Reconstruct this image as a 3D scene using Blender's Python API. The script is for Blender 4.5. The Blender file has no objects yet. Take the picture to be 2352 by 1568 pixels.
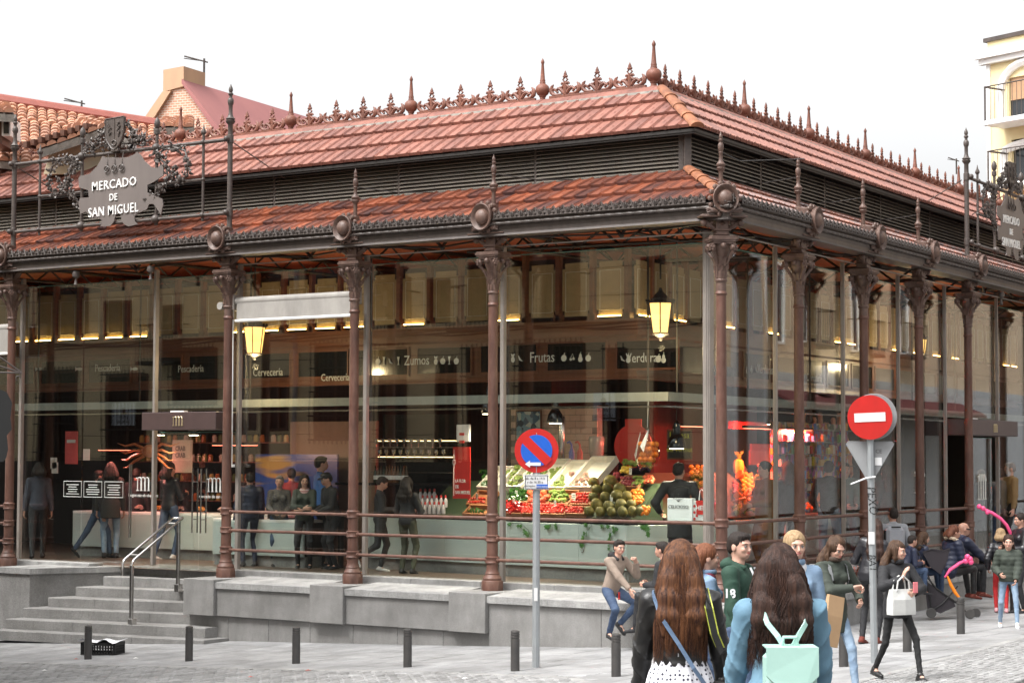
import bpy, bmesh, math, random
import numpy as np
from mathutils import Matrix, Vector
random.seed(7); RNG = np.random.default_rng(5)
scene = bpy.context.scene
COL = scene.collection

# ------------------------------------------------------------------ camera
CAM = np.array([15.7935, -27.6037, 2.1837]); YAW, PIT, ROL, FPX = -0.6205, 0.0556, 0.0033, 4758.6
AL = -0.10052                                   # the right face leans this far off square
_fw = np.array([math.sin(YAW)*math.cos(PIT), math.cos(YAW)*math.cos(PIT), math.sin(PIT)])
_rt = np.array([math.cos(YAW), -math.sin(YAW), 0.0]); _up = np.cross(_rt, _fw)
_r2 = _rt*math.cos(ROL)+_up*math.sin(ROL); _u2 = -_rt*math.sin(ROL)+_up*math.cos(ROL)
cam = bpy.data.objects.new('camera', bpy.data.cameras.new('camera')); COL.objects.link(cam)
cam.data.sensor_width = 36.0; cam.data.lens = FPX/2352*36.0
cam.data.clip_start = 0.1; cam.data.clip_end = 600
cam.matrix_world = Matrix(((_r2[0], _u2[0], -_fw[0], CAM[0]), (_r2[1], _u2[1], -_fw[1], CAM[1]),
                           (_r2[2], _u2[2], -_fw[2], CAM[2]), (0, 0, 0, 1)))
scene.camera = cam

# ------------------------------------------------------------------ world, sun, exposure
SUN_EL, SUN_AZ = math.radians(58), math.radians(200)      # behind and left of the camera, veiled by cloud
w = bpy.data.worlds.new('World'); scene.world = w; w.use_nodes = True
nt = w.node_tree; nt.nodes.clear()
sky = nt.nodes.new('ShaderNodeTexSky'); sky.sky_type = 'NISHITA'; sky.sun_disc = False
sky.sun_elevation = SUN_EL; sky.sun_rotation = SUN_AZ; sky.air_density = 1.0; sky.dust_density = 6.0; sky.ozone_density = 1.0
hsv = nt.nodes.new('ShaderNodeHueSaturation'); hsv.inputs['Saturation'].default_value = 0.06
bg = nt.nodes.new('ShaderNodeBackground'); bg.inputs['Strength'].default_value = 0.15
out = nt.nodes.new('ShaderNodeOutputWorld')
nt.links.new(sky.outputs[0], hsv.inputs['Color']); nt.links.new(hsv.outputs[0], bg.inputs[0]); nt.links.new(bg.outputs[0], out.inputs[0])
sd = bpy.data.lights.new('sun', 'SUN'); sd.energy = 1.2; sd.angle = math.radians(25); sd.color = (1, 0.965, 0.92)
sun = bpy.data.objects.new('sun', sd); COL.objects.link(sun)
_sv = Vector((math.sin(SUN_AZ)*math.cos(SUN_EL), math.cos(SUN_AZ)*math.cos(SUN_EL), math.sin(SUN_EL)))
sun.rotation_euler = _sv.to_track_quat('Z', 'Y').to_euler(); sun.location = (0, -10, 30)
vs = scene.view_settings; vs.view_transform = 'Standard'; vs.look = 'None'; vs.gamma = 1; vs.use_curve_mapping = False
vs.exposure = 1.28

# ------------------------------------------------------------------ helpers: measuring
def ray(u, v): return _fw+_r2*(u-1176)/FPX-_u2*(v-784)/FPX
def on_plane(u, v, n, k):
    n = np.array(n, float); d = ray(u, v); return CAM+d*((k-n@CAM)/(n@d))
def at_depth(u, v, z): return CAM+ray(u, v)*z
CA, SA = math.cos(AL), math.sin(AL)
def ground(x, y): return -0.6537+0.0497*x+0.0121*y-0.0012*x*y+0.0008*x*x if -14 < x < 13 and -24 < y < 18 else \
    ground(min(max(x, -13.99), 12.99), min(max(y, -23.99), 17.99))
def on_ground(u, v):
    lo, hi = 5.0, 90.0
    for _ in range(50):
        m = (lo+hi)/2; P = at_depth(u, v, m)
        if P[2] > ground(P[0], P[1]): lo = m
        else: hi = m
    return P
# each face of the market has a frame: X to the right seen from the street, Y into the hall, Z up, origin at the corner column
FL = Matrix.Identity(4)
FR = Matrix(((SA, -CA, 0, 0), (CA, SA, 0, 0), (0, 0, 1, 0), (0, 0, 0, 1)))
def LP(u, v, d):
    P = on_plane(u, v, (0, 1, 0), d); return P[0], P[2]
def RP(u, v, d):
    P = on_plane(u, v, (-CA, SA, 0), d); return P[0]*SA+P[1]*CA, P[2]
KM = 1.1059                                    # how the mitre runs: X = -KM*d on the left face, +KM*d on the right

# ------------------------------------------------------------------ helpers: materials
MATS = {}
def mat(name, col, rough=0.6, metal=0.0, col2=None, scale=6.0, amt=0.5, bump=0.0, bscale=None, rand=0.0, emit=None, estr=0.0,
        speck=0.0, stretch=None, spec=None, sheen=0.0, coat=0.0, sub=0.0, worldco=False, attr=None, detail=6.0, stain=0.0):
    if name in MATS: return MATS[name]
    m = bpy.data.materials.new(name); m.use_nodes = True; t = m.node_tree; N = t.nodes; L = t.links
    b = N['Principled BSDF']; b.inputs['Roughness'].default_value = rough; b.inputs['Metallic'].default_value = metal
    if spec is not None: b.inputs['Specular IOR Level'].default_value = spec
    if sheen: b.inputs['Sheen Weight'].default_value = sheen
    if coat: b.inputs['Coat Weight'].default_value = coat
    if sub:
        b.inputs['Subsurface Weight'].default_value = sub; b.inputs['Subsurface Radius'].default_value = (0.02, 0.008, 0.005)
    if worldco:
        co = N.new('ShaderNodeNewGeometry').outputs['Position']
    else: co = N.new('ShaderNodeTexCoord').outputs['Object']
    if stretch:
        mp = N.new('ShaderNodeMapping'); mp.inputs['Scale'].default_value = stretch; L.new(co, mp.inputs[0]); co = mp.outputs[0]
    src = None
    rgb = N.new('ShaderNodeMix'); rgb.data_type = 'RGBA'
    rgb.inputs[6].default_value = (*col, 1); c2 = col2 if col2 else tuple(c*0.72 for c in col); rgb.inputs[7].default_value = (*c2, 1)
    nz = N.new('ShaderNodeTexNoise'); nz.inputs['Scale'].default_value = scale; nz.inputs['Detail'].default_value = detail; nz.inputs['Roughness'].default_value = 0.65
    L.new(co, nz.inputs['Vector'])
    mr = N.new('ShaderNodeMapRange'); mr.inputs[1].default_value = 0.35; mr.inputs[2].default_value = 0.65; mr.inputs[3].default_value = 0; mr.inputs[4].default_value = amt
    L.new(nz.outputs['Fac'], mr.inputs[0]); fac = mr.outputs[0]
    if rand:
        oi = N.new('ShaderNodeObjectInfo'); r = oi.outputs['Random']
        if attr:
            at = N.new('ShaderNodeAttribute'); at.attribute_name = attr
            ad = N.new('ShaderNodeMath'); ad.operation = 'ADD'; L.new(r, ad.inputs[0]); L.new(at.outputs['Fac'], ad.inputs[1])
            fr = N.new('ShaderNodeMath'); fr.operation = 'FRACT'; L.new(ad.outputs[0], fr.inputs[0]); r = fr.outputs[0]
        mu = N.new('ShaderNodeMath'); mu.operation = 'MULTIPLY_ADD'; mu.use_clamp = True; L.new(r, mu.inputs[0]); mu.inputs[1].default_value = rand; L.new(fac, mu.inputs[2]); fac = mu.outputs[0]
    L.new(fac, rgb.inputs[0]); colo = rgb.outputs[2]
    if speck:
        sn = N.new('ShaderNodeTexNoise'); sn.inputs['Scale'].default_value = 95; sn.inputs['Detail'].default_value = 2; L.new(co, sn.inputs['Vector'])
        sm = N.new('ShaderNodeMapRange'); sm.inputs[1].default_value = 0.3; sm.inputs[2].default_value = 0.7; sm.inputs[3].default_value = 1-speck; sm.inputs[4].default_value = 1+speck; L.new(sn.outputs['Fac'], sm.inputs[0])
        vm = N.new('ShaderNodeVectorMath'); vm.operation = 'SCALE'; L.new(colo, vm.inputs[0]); L.new(sm.outputs[0], vm.inputs['Scale']); colo = vm.outputs[0]
    if stain:      # grime, streaks and worn places
        mq = N.new('ShaderNodeMapping'); mq.inputs['Scale'].default_value = (1.3, 1.3, .45); L.new(N.new('ShaderNodeNewGeometry').outputs['Position'], mq.inputs[0])
        st = N.new('ShaderNodeTexNoise'); st.inputs['Scale'].default_value = 1.7; st.inputs['Detail'].default_value = 9; st.inputs['Roughness'].default_value = .72; L.new(mq.outputs[0], st.inputs['Vector'])
        sq = N.new('ShaderNodeMapRange'); sq.inputs[1].default_value = .34; sq.inputs[2].default_value = .62; sq.inputs[3].default_value = 1-stain; sq.inputs[4].default_value = 1+stain*.3; L.new(st.outputs['Fac'], sq.inputs[0])
        vm = N.new('ShaderNodeVectorMath'); vm.operation = 'SCALE'; L.new(colo, vm.inputs[0]); L.new(sq.outputs[0], vm.inputs['Scale']); colo = vm.outputs[0]
    L.new(colo, b.inputs['Base Color'])
    if bump:
        bn = N.new('ShaderNodeTexNoise'); bn.inputs['Scale'].default_value = bscale or scale*4; bn.inputs['Detail'].default_value = 4; L.new(co, bn.inputs['Vector'])
        bp = N.new('ShaderNodeBump'); bp.inputs['Strength'].default_value = bump; bp.inputs['Distance'].default_value = 0.01; L.new(bn.outputs['Fac'], bp.inputs['Height']); L.new(bp.outputs[0], b.inputs['Normal'])
    if emit:
        b.inputs['Emission Color'].default_value = (*emit, 1); b.inputs['Emission Strength'].default_value = estr
    MATS[name] = m; return m

def glass_mat(name, tint=(0.95, 0.98, 0.965), r0=0.04, wave=0.03):
    # clear sheet: reflection follows the angle (Schlick), the rest passes straight through
    m = bpy.data.materials.new(name); m.use_nodes = True; t = m.node_tree; N = t.nodes; L = t.links; N.clear()
    o = N.new('ShaderNodeOutputMaterial'); mx = N.new('ShaderNodeMixShader')
    tr = N.new('ShaderNodeBsdfTransparent'); tr.inputs[0].default_value = (*tint, 1); gl = N.new('ShaderNodeBsdfGlossy'); gl.inputs['Roughness'].default_value = 0.0
    co = N.new('ShaderNodeTexCoord'); nz = N.new('ShaderNodeTexNoise'); nz.inputs['Scale'].default_value = 0.55; nz.inputs['Detail'].default_value = 1
    bp = N.new('ShaderNodeBump'); bp.inputs['Strength'].default_value = 0.10; bp.inputs['Distance'].default_value = wave
    L.new(co.outputs['Object'], nz.inputs['Vector']); L.new(nz.outputs['Fac'], bp.inputs['Height']); L.new(bp.outputs[0], gl.inputs['Normal'])
    ge = N.new('ShaderNodeNewGeometry'); dt = N.new('ShaderNodeVectorMath'); dt.operation = 'DOT_PRODUCT'; L.new(ge.outputs['Incoming'], dt.inputs[0]); L.new(ge.outputs['Normal'], dt.inputs[1])
    def mth(op, x, y):
        q = N.new('ShaderNodeMath'); q.operation = op
        for k, v in enumerate((x, y)):
            if v is None: continue
            if isinstance(v, (int, float)): q.inputs[k].default_value = v
            else: L.new(v, q.inputs[k])
        return q.outputs[0]
    c = mth('ABSOLUTE', dt.outputs['Value'], None); f = mth('POWER', mth('SUBTRACT', 1.0, c), 5.0); f = mth('ADD', mth('MULTIPLY', f, 1-r0), r0)
    L.new(f, mx.inputs[0]); L.new(tr.outputs[0], mx.inputs[1]); L.new(gl.outputs[0], mx.inputs[2]); L.new(mx.outputs[0], o.inputs[0])
    return m

# ------------------------------------------------------------------ helpers: meshes
class MB:
    def __init__(s): s.v = []; s.f = []; s.mi = []; s.tint = []
    def add(s, vs, fs, m=0, M=None, tint=0.0):
        o = len(s.v)
        if M is not None: vs = [tuple(M @ Vector(p)) for p in vs]
        s.v += [tuple(p) for p in vs]; s.f += [tuple(i+o for i in f) for f in fs]; s.mi += [m]*len(fs); s.tint += [tint]*len(fs)
        return s
    def join(s, o, M=None, m=None, tint=0.0):
        return s.add(o.v, o.f, m if m is not None else 0, M, tint) if m is not None or not any(o.mi) else s._j(o, M, tint)
    def _j(s, o, M, tint):
        k = len(s.v); s.v += [tuple(M @ Vector(p)) for p in o.v] if M is not None else list(o.v)
        s.f += [tuple(i+k for i in f) for f in o.f]; s.mi += o.mi; s.tint += [tint]*len(o.f); return s
    def box(s, x0, x1, y0, y1, z0, z1, m=0, M=None, tint=0.0):
        vs = [(x0, y0, z0), (x1, y0, z0), (x1, y1, z0), (x0, y1, z0), (x0, y0, z1), (x1, y0, z1), (x1, y1, z1), (x0, y1, z1)]
        return s.add(vs, [(0, 3, 2, 1), (4, 5, 6, 7), (0, 1, 5, 4), (1, 2, 6, 5), (2, 3, 7, 6), (3, 0, 4, 7)], m, M, tint)
    def cbox(s, x0, x1, y0, y1, z0, z1, c=0.01, m=0, M=None, tint=0.0):      # box with its edges chamfered all round
        bm = bmesh.new(); bmesh.ops.create_cube(bm, size=1)
        for q in bm.verts: q.co = Vector(((x0+x1)/2+q.co.x*(x1-x0), (y0+y1)/2+q.co.y*(y1-y0), (z0+z1)/2+q.co.z*(z1-z0)))
        bmesh.ops.bevel(bm, geom=bm.edges[:], offset=c, segments=1, profile=0.5, affect='EDGES')
        bm.verts.index_update(); vs = [tuple(q.co) for q in bm.verts]; fs = [tuple(q.index for q in f.verts) for f in bm.faces]; bm.free()
        return s.add(vs, fs, m, M, tint)
    def lathe(s, prof, n=16, m=0, M=None, phase=0.0, lobes=0, la=0.0):
        vs = []; fs = []
        for r, z in prof:
            for k in range(n):
                a = 2*math.pi*k/n+phase; rr = r*(1+la*math.cos(lobes*a)) if lobes else r
                vs.append((rr*math.cos(a), rr*math.sin(a), z))
        for i in range(len(prof)-1):
            for k in range(n):
                fs.append((i*n+k, i*n+(k+1) % n, (i+1)*n+(k+1) % n, (i+1)*n+k))
        fs.append(tuple(range(n))[::-1]); fs.append(tuple(range((len(prof)-1)*n, len(prof)*n)))
        return s.add(vs, fs, m, M)
    def tube(s, pts, r, n=8, m=0, M=None, closed=False, cap=True):
        P = [Vector(p) for p in pts]; R = r if isinstance(r, (list, tuple)) else [r]*len(P); vs = []; fs = []; N = len(P)
        prev = None
        for i, p in enumerate(P):
            if closed: d = P[(i+1) % N]-P[i-1]
            else: d = P[min(i+1, N-1)]-P[max(i-1, 0)]
            if d.length < 1e-9: d = Vector((0, 0, 1))
            d.normalize()
            if prev is None: a = d.cross(Vector((0, 0, 1)) if abs(d.z) < 0.9 else Vector((1, 0, 0))).normalized()
            else:
                a = prev-d*prev.dot(d)
                a = a.normalized() if a.length > 1e-6 else d.orthogonal().normalized()
            prev = a; b = d.cross(a)
            for k in range(n):
                t = 2*math.pi*k/n; q = p+(a*math.cos(t)+b*math.sin(t))*R[i]; vs.append(tuple(q))
        for i in range(N if closed else N-1):
            j = (i+1) % N
            for k in range(n): fs.append((i*n+k, i*n+(k+1) % n, j*n+(k+1) % n, j*n+k))
        if not closed and cap: fs.append(tuple(range(n))[::-1]); fs.append(tuple(range((N-1)*n, N*n)))
        return s.add(vs, fs, m, M)
    def ball(s, c, r, n=10, m=0, M=None, sc=(1, 1, 1)):
        k = n//2+1; prof = [(max(r*math.sin(math.pi*i/k), 1e-4), -r*math.cos(math.pi*i/k)) for i in range(k+1)]
        T = Matrix.Translation(c) @ Matrix.Diagonal((*sc, 1)); T = M @ T if M is not None else T
        return s.lathe(prof, n, m, T)
    def prism(s, poly, y0, y1, m=0, M=None):            # polygon given in X,Z, thickness along Y
        n = len(poly); vs = [(x, y0, z) for x, z in poly]+[(x, y1, z) for x, z in poly]
        fs = [tuple(range(n)), tuple(range(n, 2*n))[::-1]]+[(i, n+i, n+(i+1) % n, (i+1) % n) for i in range(n)]
        return s.add(vs, fs, m, M)
    def mesh(s, name, mats, smooth=False, tint=False):
        me = bpy.data.meshes.new(name); me.from_pydata(s.v, [], s.f); me.validate()
        bm = bmesh.new(); bm.from_mesh(me); bmesh.ops.recalc_face_normals(bm, faces=bm.faces)
        if smooth:
            for f in bm.faces: f.smooth = True
            for e in bm.edges:
                if len(e.link_faces) == 2 and e.calc_face_angle(0) > 0.7: e.smooth = False
        bm.to_mesh(me); bm.free()
        for mm in (mats if isinstance(mats, (list, tuple)) else [mats]): me.materials.append(mm)
        if len(me.polygons) == len(s.mi): me.polygons.foreach_set('material_index', s.mi)
        if tint and len(me.polygons) == len(s.tint):
            a = me.attributes.new('tint', 'FLOAT', 'FACE'); a.data.foreach_set('value', s.tint)
        return me
def link(name, me, parent=None, M=None, **kw):
    o = bpy.data.objects.new(name, me); COL.objects.link(o)
    if parent is not None: o.parent = parent
    if M is not None: o.matrix_basis = M
    for k, v in kw.items():
        if v: o['category' if k == 'cat' else k] = v
    return o
def obj(name, mb, mats, parent=None, M=None, smooth=False, tint=False, **kw):
    return link(name, mb.mesh(name, mats, smooth, tint), parent, M, **kw)
def empty(name, loc=(0, 0, 0), rz=0.0, **kw):
    o = bpy.data.objects.new(name, None); COL.objects.link(o); o.location = loc; o.rotation_euler = (0, 0, rz); o.empty_display_size = 0.2
    for k, v in kw.items():
        if v: o['category' if k == 'cat' else k] = v
    return o
def clone(root, M=None, name=None, **kw):                # a thing with its parts and their sub-parts
    def cp(o, par):
        c = o.copy(); COL.objects.link(c); c.parent = par
        for ch in KIDS.get(o.name, []): pass
        return c
    r = root.copy(); COL.objects.link(r)
    for ch in root.children:
        c = ch.copy(); COL.objects.link(c); c.parent = r; c.matrix_basis = ch.matrix_basis.copy()
        for g in ch.children:
            d = g.copy(); COL.objects.link(d); d.parent = c; d.matrix_basis = g.matrix_basis.copy()
    if M is not None: r.matrix_basis = M
    for k, v in kw.items(): r['category' if k == 'cat' else k] = v
    return r
T = Matrix.Translation
def RZ(a): return Matrix.Rotation(a, 4, 'Z')
def RX(a): return Matrix.Rotation(a, 4, 'X')
def RY(a): return Matrix.Rotation(a, 4, 'Y')
def pieces(name, items, mats, parent, limit=300, smooth=False):
    """items: (mesh MB shared, matrix, tint). The nearest ones are objects sharing mesh data, the rest one joined part."""
    items = sorted(items, key=lambda it: (Vector(it[1].translation)-Vector(CAM)).length)
    cache = {}
    for mb, M, tn in items[:limit]:
        if id(mb) not in cache: cache[id(mb)] = mb.mesh(name, mats, smooth)
        link(name, cache[id(mb)], parent, M)
    rest = items[limit:]
    if rest:
        J = MB()
        for mb, M, tn in rest: J._j(mb, M, tn)
        obj(name+'_field', J, mats, parent, smooth=smooth, tint=True, kind='stuff')
def text_mb(txt, size, depth, font_w=1.0, bold=0.0, align='CENTER', spacing=1.0, shear=0.0):
    cu = bpy.data.curves.new('t', 'FONT'); cu.body = txt; cu.size = size; cu.extrude = depth/2; cu.offset = bold; cu.align_x = align; cu.align_y = 'CENTER'
    cu.resolution_u = 2; cu.space_character = spacing; cu.shear = shear
    o = bpy.data.objects.new('t', cu); COL.objects.link(o); bpy.context.view_layer.update()
    me = bpy.data.meshes.new_from_object(o.evaluated_get(bpy.context.evaluated_depsgraph_get())); bpy.data.objects.remove(o)
    b = MB(); # text lies in XY: stand it up in XZ facing -Y
    b.add([(q.co.x*font_w, -q.co.z, q.co.y) for q in me.vertices], [tuple(p.vertices) for p in me.polygons]); bpy.data.meshes.remove(me); return b
KIDS = {}
# ================================================================== materials
m_iron = mat('iron_brown', (0.092, 0.038, 0.026), 0.52, col2=(0.155, 0.082, 0.06), scale=7, amt=0.85, bump=0.25, stretch=(1, 1, 0.35), spec=0.4, stain=0.4)
m_iron2 = mat('iron_ornament', (0.085, 0.046, 0.035), 0.52, col2=(0.15, 0.092, 0.07), scale=14, amt=0.8, bump=0.3, stain=0.35)
m_grey = mat('iron_grey', (0.060, 0.046, 0.040), 0.5, col2=(0.10, 0.080, 0.070), scale=9, amt=0.6, bump=0.15, stain=0.3)
m_dark = mat('iron_dark', (0.020, 0.016, 0.014), 0.6)
m_slat = mat('louvre_paint', (0.15, 0.132, 0.11), 0.5, col2=(0.21, 0.185, 0.155), scale=1.5, amt=0.8, stretch=(0.5, 4, 4), bump=0.1)
m_tileU = mat('tile_clay_upper', (0.325, 0.132, 0.092), 0.6, col2=(0.14, 0.056, 0.045), scale=4, amt=0.5, rand=0.55, bump=0.3, attr='tint', stain=0.25)
m_tileL = mat('tile_clay_lower', (0.31, 0.088, 0.04), 0.42, col2=(0.06, 0.028, 0.026), scale=5, amt=0.45, rand=0.75, bump=0.3, attr='tint', stain=0.35)
m_ridge = mat('ridge_clay', (0.29, 0.115, 0.08), 0.65, col2=(0.16, 0.062, 0.05), scale=3, amt=0.7, bump=0.35, rand=0.2, stain=0.45)
m_crest = mat('crest_clay', (0.22, 0.08, 0.047), 0.6, col2=(0.12, 0.042, 0.028), scale=9, amt=0.7, bump=0.3, rand=0.3, stain=0.3)
m_hip = mat('hip_clay', (0.37, 0.14, 0.06), 0.6, col2=(0.21, 0.08, 0.04), scale=6, amt=0.7, bump=0.3, rand=0.4, stain=0.35)
m_mort = mat('mortar', (0.26, 0.24, 0.21), 0.9, col2=(0.12, 0.11, 0.10), scale=9, amt=0.8, bump=0.6)
m_gran = mat('granite', (0.265, 0.26, 0.252), 0.75, col2=(0.175, 0.17, 0.163), scale=1.6, amt=0.8, bump=0.35, bscale=60, speck=0.35, rand=0.25, stain=0.2)
m_granL = mat('granite_light', (0.34, 0.337, 0.33), 0.7, col2=(0.23, 0.227, 0.22), scale=3, amt=0.7, bump=0.3, bscale=60, speck=0.3, rand=0.2, stain=0.35)
m_pave = mat('pavement_stone', (0.345, 0.345, 0.35), 0.7, col2=(0.20, 0.20, 0.20), scale=.8, amt=0.8, bump=0.3, bscale=40, speck=0.16, rand=0.4, attr='tint', worldco=True, stain=0.24)
m_sett = mat('road_sett', (0.32, 0.318, 0.316), 0.72, col2=(0.165, 0.163, 0.16), scale=2.2, amt=0.6, bump=0.5, bscale=30, speck=0.2, rand=0.5, attr='tint', worldco=True, stain=0.22)
m_joint = mat('joint_dirt', (0.075, 0.072, 0.068), 0.95, col2=(0.13, 0.125, 0.12), scale=3, amt=0.7, bump=0.6, worldco=True)
m_alu = mat('mullion_metal', (0.30, 0.265, 0.235), 0.45, metal=0.2, col2=(0.16, 0.145, 0.13), scale=2, amt=0.5, stain=0.2)
m_steel = mat('stainless_steel', (0.62, 0.60, 0.58), 0.22, metal=1.0)
m_glass = glass_mat('shop_glass', r0=0.115)
m_edge = mat('glass_edge', (0.10, 0.22, 0.18), 0.2)
m_ceil = mat('veranda_board', (0.36, 0.085, 0.03), 0.6, col2=(0.22, 0.05, 0.02), scale=5, amt=0.7, rand=0.3)
m_white = mat('white_paint', (0.78, 0.77, 0.75), 0.5, amt=0.15)
m_black = mat('black_paint', (0.012, 0.012, 0.012), 0.5)
m_awn = mat('awning_cloth', (0.33, 0.31, 0.285), 0.7, col2=(0.26, 0.245, 0.225), scale=2, amt=0.6, bump=0.15, stain=0.2)
m_floor = mat('hall_floor', (0.15, 0.105, 0.08), 0.3, col2=(0.10, 0.07, 0.055), scale=1.5, amt=0.6)
m_wood = mat('stall_wood', (0.16, 0.058, 0.028), 0.45, col2=(0.085, 0.032, 0.018), scale=3, amt=0.8, stretch=(0.4, 3, 3))
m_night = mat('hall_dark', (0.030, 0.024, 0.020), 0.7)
m_panel = mat('counter_panel', (0.46, 0.52, 0.50), 0.35, col2=(0.38, 0.44, 0.43), scale=1.2, amt=0.6, stretch=(0.4, 1, 3))
m_text = mat('vinyl_white', (0.72, 0.74, 0.70), 0.6)

# ================================================================== ground
def grid_mesh(x0, x1, y0, y1, n, m, zoff):
    b = MB(); vs = [(x0+(x1-x0)*i/n, y0+(y1-y0)*j/m, 0) for j in range(m+1) for i in range(n+1)]
    vs = [(x, y, ground(x, y)+zoff) for x, y, _ in vs]
    b.add(vs, [(j*(n+1)+i, j*(n+1)+i+1, (j+1)*(n+1)+i+1, (j+1)*(n+1)+i) for j in range(m) for i in range(n)]); return b
def road_sheet_mat():
    m = mat('road_far', (0.22, 0.215, 0.205), 0.8, col2=(0.14, 0.135, 0.13), scale=2, amt=0.6, bump=0.4, worldco=True, speck=0.2); return m
gb = grid_mesh(-40, 45, -45, 45, 60, 60, -0.035)
ob = gb.v[:]; far = 260
gb.add([(-far, -far, -1.6), (far, -far, -1.6), (far, far, -1.6), (-far, far, -1.6)], [(0, 1, 2, 3)])
obj('ground', gb, [m_joint], smooth=True, kind='structure')

def grad(x, y):
    e = 0.2; gx = (ground(x+e, y)-ground(x-e, y))/(2*e); gy = (ground(x, y+e)-ground(x, y-e))/(2*e)
    return gx, gy
def on_slope(x, y, dz, rz):
    gx, gy = grad(x, y); n = Vector((-gx, -gy, 1)).normalized(); a = Vector((math.cos(rz), math.sin(rz), 0)); a = (a-n*a.dot(n)).normalized(); b = n.cross(a)
    M = Matrix(((a.x, b.x, n.x, x), (a.y, b.y, n.y, y), (a.z, b.z, n.z, ground(x, y)+dz), (0, 0, 0, 1))); return M
def uv_of(x, y, z):
    d = np.array([x, y, z])-CAM; zz = d@_fw; return (1176+FPX*(d@_r2)/zz, 784-FPX*(d@_u2)/zz, zz)
def visible(x, y, z=None, mrg=60):
    u, v, zz = uv_of(x, y, ground(x, y) if z is None else z); return zz > 1 and -mrg < u < 2352+mrg and -mrg < v < 1568+mrg
def inside(x, y, poly):
    c = False
    for i in range(len(poly)):
        (x1, y1), (x2, y2) = poly[i], poly[i-1]
        if (y1 > y) != (y2 > y) and x < (x2-x1)*(y-y1)/(y2-y1)+x1: c = not c
    return c
KERB = [(-34, -4.45), (-2.5, -4.45), (0.6, -5.0), (1.9, -6.3), (4.55, -6.5), (4.95, -5.9), (3.1, 12), (1.3, 30)]
PAVED = KERB+[(-6, 30), (-.6, -.4), (-34, -.4)]
pave = empty('pavement', kind='structure')
bedb = MB(); cs = .2
for i_ in range(-170, 30):
    for j_ in range(-36, 150):
        x_, y_ = i_*cs, j_*cs
        if inside(x_+cs/2, y_+cs/2, PAVED) and (j_ < 60): bedb.add([(x_, y_, ground(x_, y_)-.010), (x_+cs, y_, ground(x_+cs, y_)-.010), (x_+cs, y_+cs, ground(x_+cs, y_+cs)-.010), (x_, y_+cs, ground(x_, y_+cs)-.010)], [(0, 1, 2, 3)])
obj('mortar_bed', bedb, [m_pave], pave, kind='stuff')
for row in range(-1, 12):
    pass
def slab_mb(a, b, h=0.04, c=0.006):
    m = MB(); m.cbox(-a/2, a/2, -b/2, b/2, -h, 0, c); return m
variants = [slab_mb(0.455, 0.70), slab_mb(0.455, 0.80), slab_mb(0.452, 0.60)]
vis, hid = [], []
for i in range(-75, 14):
    x = i*0.462; y = -7.2+0.31*(i % 3); k = 0
    while y < 30:
        vb = (i*7+k*5) % 3; L = (0.70, 0.80, 0.60)[vb]; yc = y+L/2
        if inside(x, yc, PAVED) :
            M = on_slope(x, yc, random.uniform(-.002, .003), random.uniform(-.003, .003)) @ RX(random.uniform(-.003, .003)) @ RY(random.uniform(-.003, .003))
            (vis if visible(x, yc) else hid).append((variants[vb], M, random.random()))
        y += L+0.007; k += 1
pieces('paving_slab', vis, [m_pave], pave, 300)
J = MB()
for mb_, M_, t_ in hid: J._j(mb_, M_, t_)
if hid: obj('paving_slab_field', J, [m_pave], pave, tint=True, kind='stuff')
kb = MB(); kb.cbox(-0.49, 0.49, -0.07, 0.07, -0.06, 0.0, 0.006); kme = kb.mesh('kerb_stone', [m_granL]); n = 0
for i in range(len(KERB)-1):
    (xa, ya), (xb, yb) = KERB[i], KERB[i+1]; Ls = math.hypot(xb-xa, yb-ya); cnt = max(1, round(Ls)); a = math.atan2(yb-ya, xb-xa)
    for k in range(cnt):
        f = (k+.5)/cnt; x, y = xa+(xb-xa)*f, ya+(yb-ya)*f
        if visible(x, y, mrg=200): link('kerb_stone', kme, pave, on_slope(x, y, 0.004, a) @ Matrix.Diagonal((Ls/cnt, 1, 1, 1)))
# setts of the roadway
road = empty('roadway', kind='structure')
sv = []
for k in range(5):
    m = MB(); a, b = random.uniform(.19, .23), random.uniform(.088, .10)
    m.cbox(-a/2, a/2, -b/2, b/2, -.05, random.uniform(-.003, .004), .012); sv.append(m)
vis = []
def sett_rows(region, x0, x1, y0, y1, rz):
    ca, sa = math.cos(rz), math.sin(rz); nn = int((y1-y0)/.107); mm = int((x1-x0)/.235)
    for j in range(nn):
        for i in range(mm):
            lx = x0+i*.235+(j % 2)*.117+random.uniform(-.01, .01); ly = y0+j*.107; x = lx*ca-ly*sa; y = lx*sa+ly*ca
            if region(x, y) and not inside(x, y, PAVED) and visible(x, y, mrg=260):
                M = on_slope(x, y, random.uniform(-.004, .006), rz+random.uniform(-.05, .05)) @ RX(random.uniform(-.03, .03)) @ RY(random.uniform(-.03, .03))
                vis.append((random.choice(sv), M, random.random()))
sett_rows(lambda x, y: x < 1.2 and y < -4.5, -10, -3, -1.5, 16, math.pi/2-0.0)
sett_rows(lambda x, y: x >= 1.2, -12, 26, -6.2, 0, math.pi/2+0.1)
pieces('sett', vis, [m_sett], road, 300)

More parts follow.
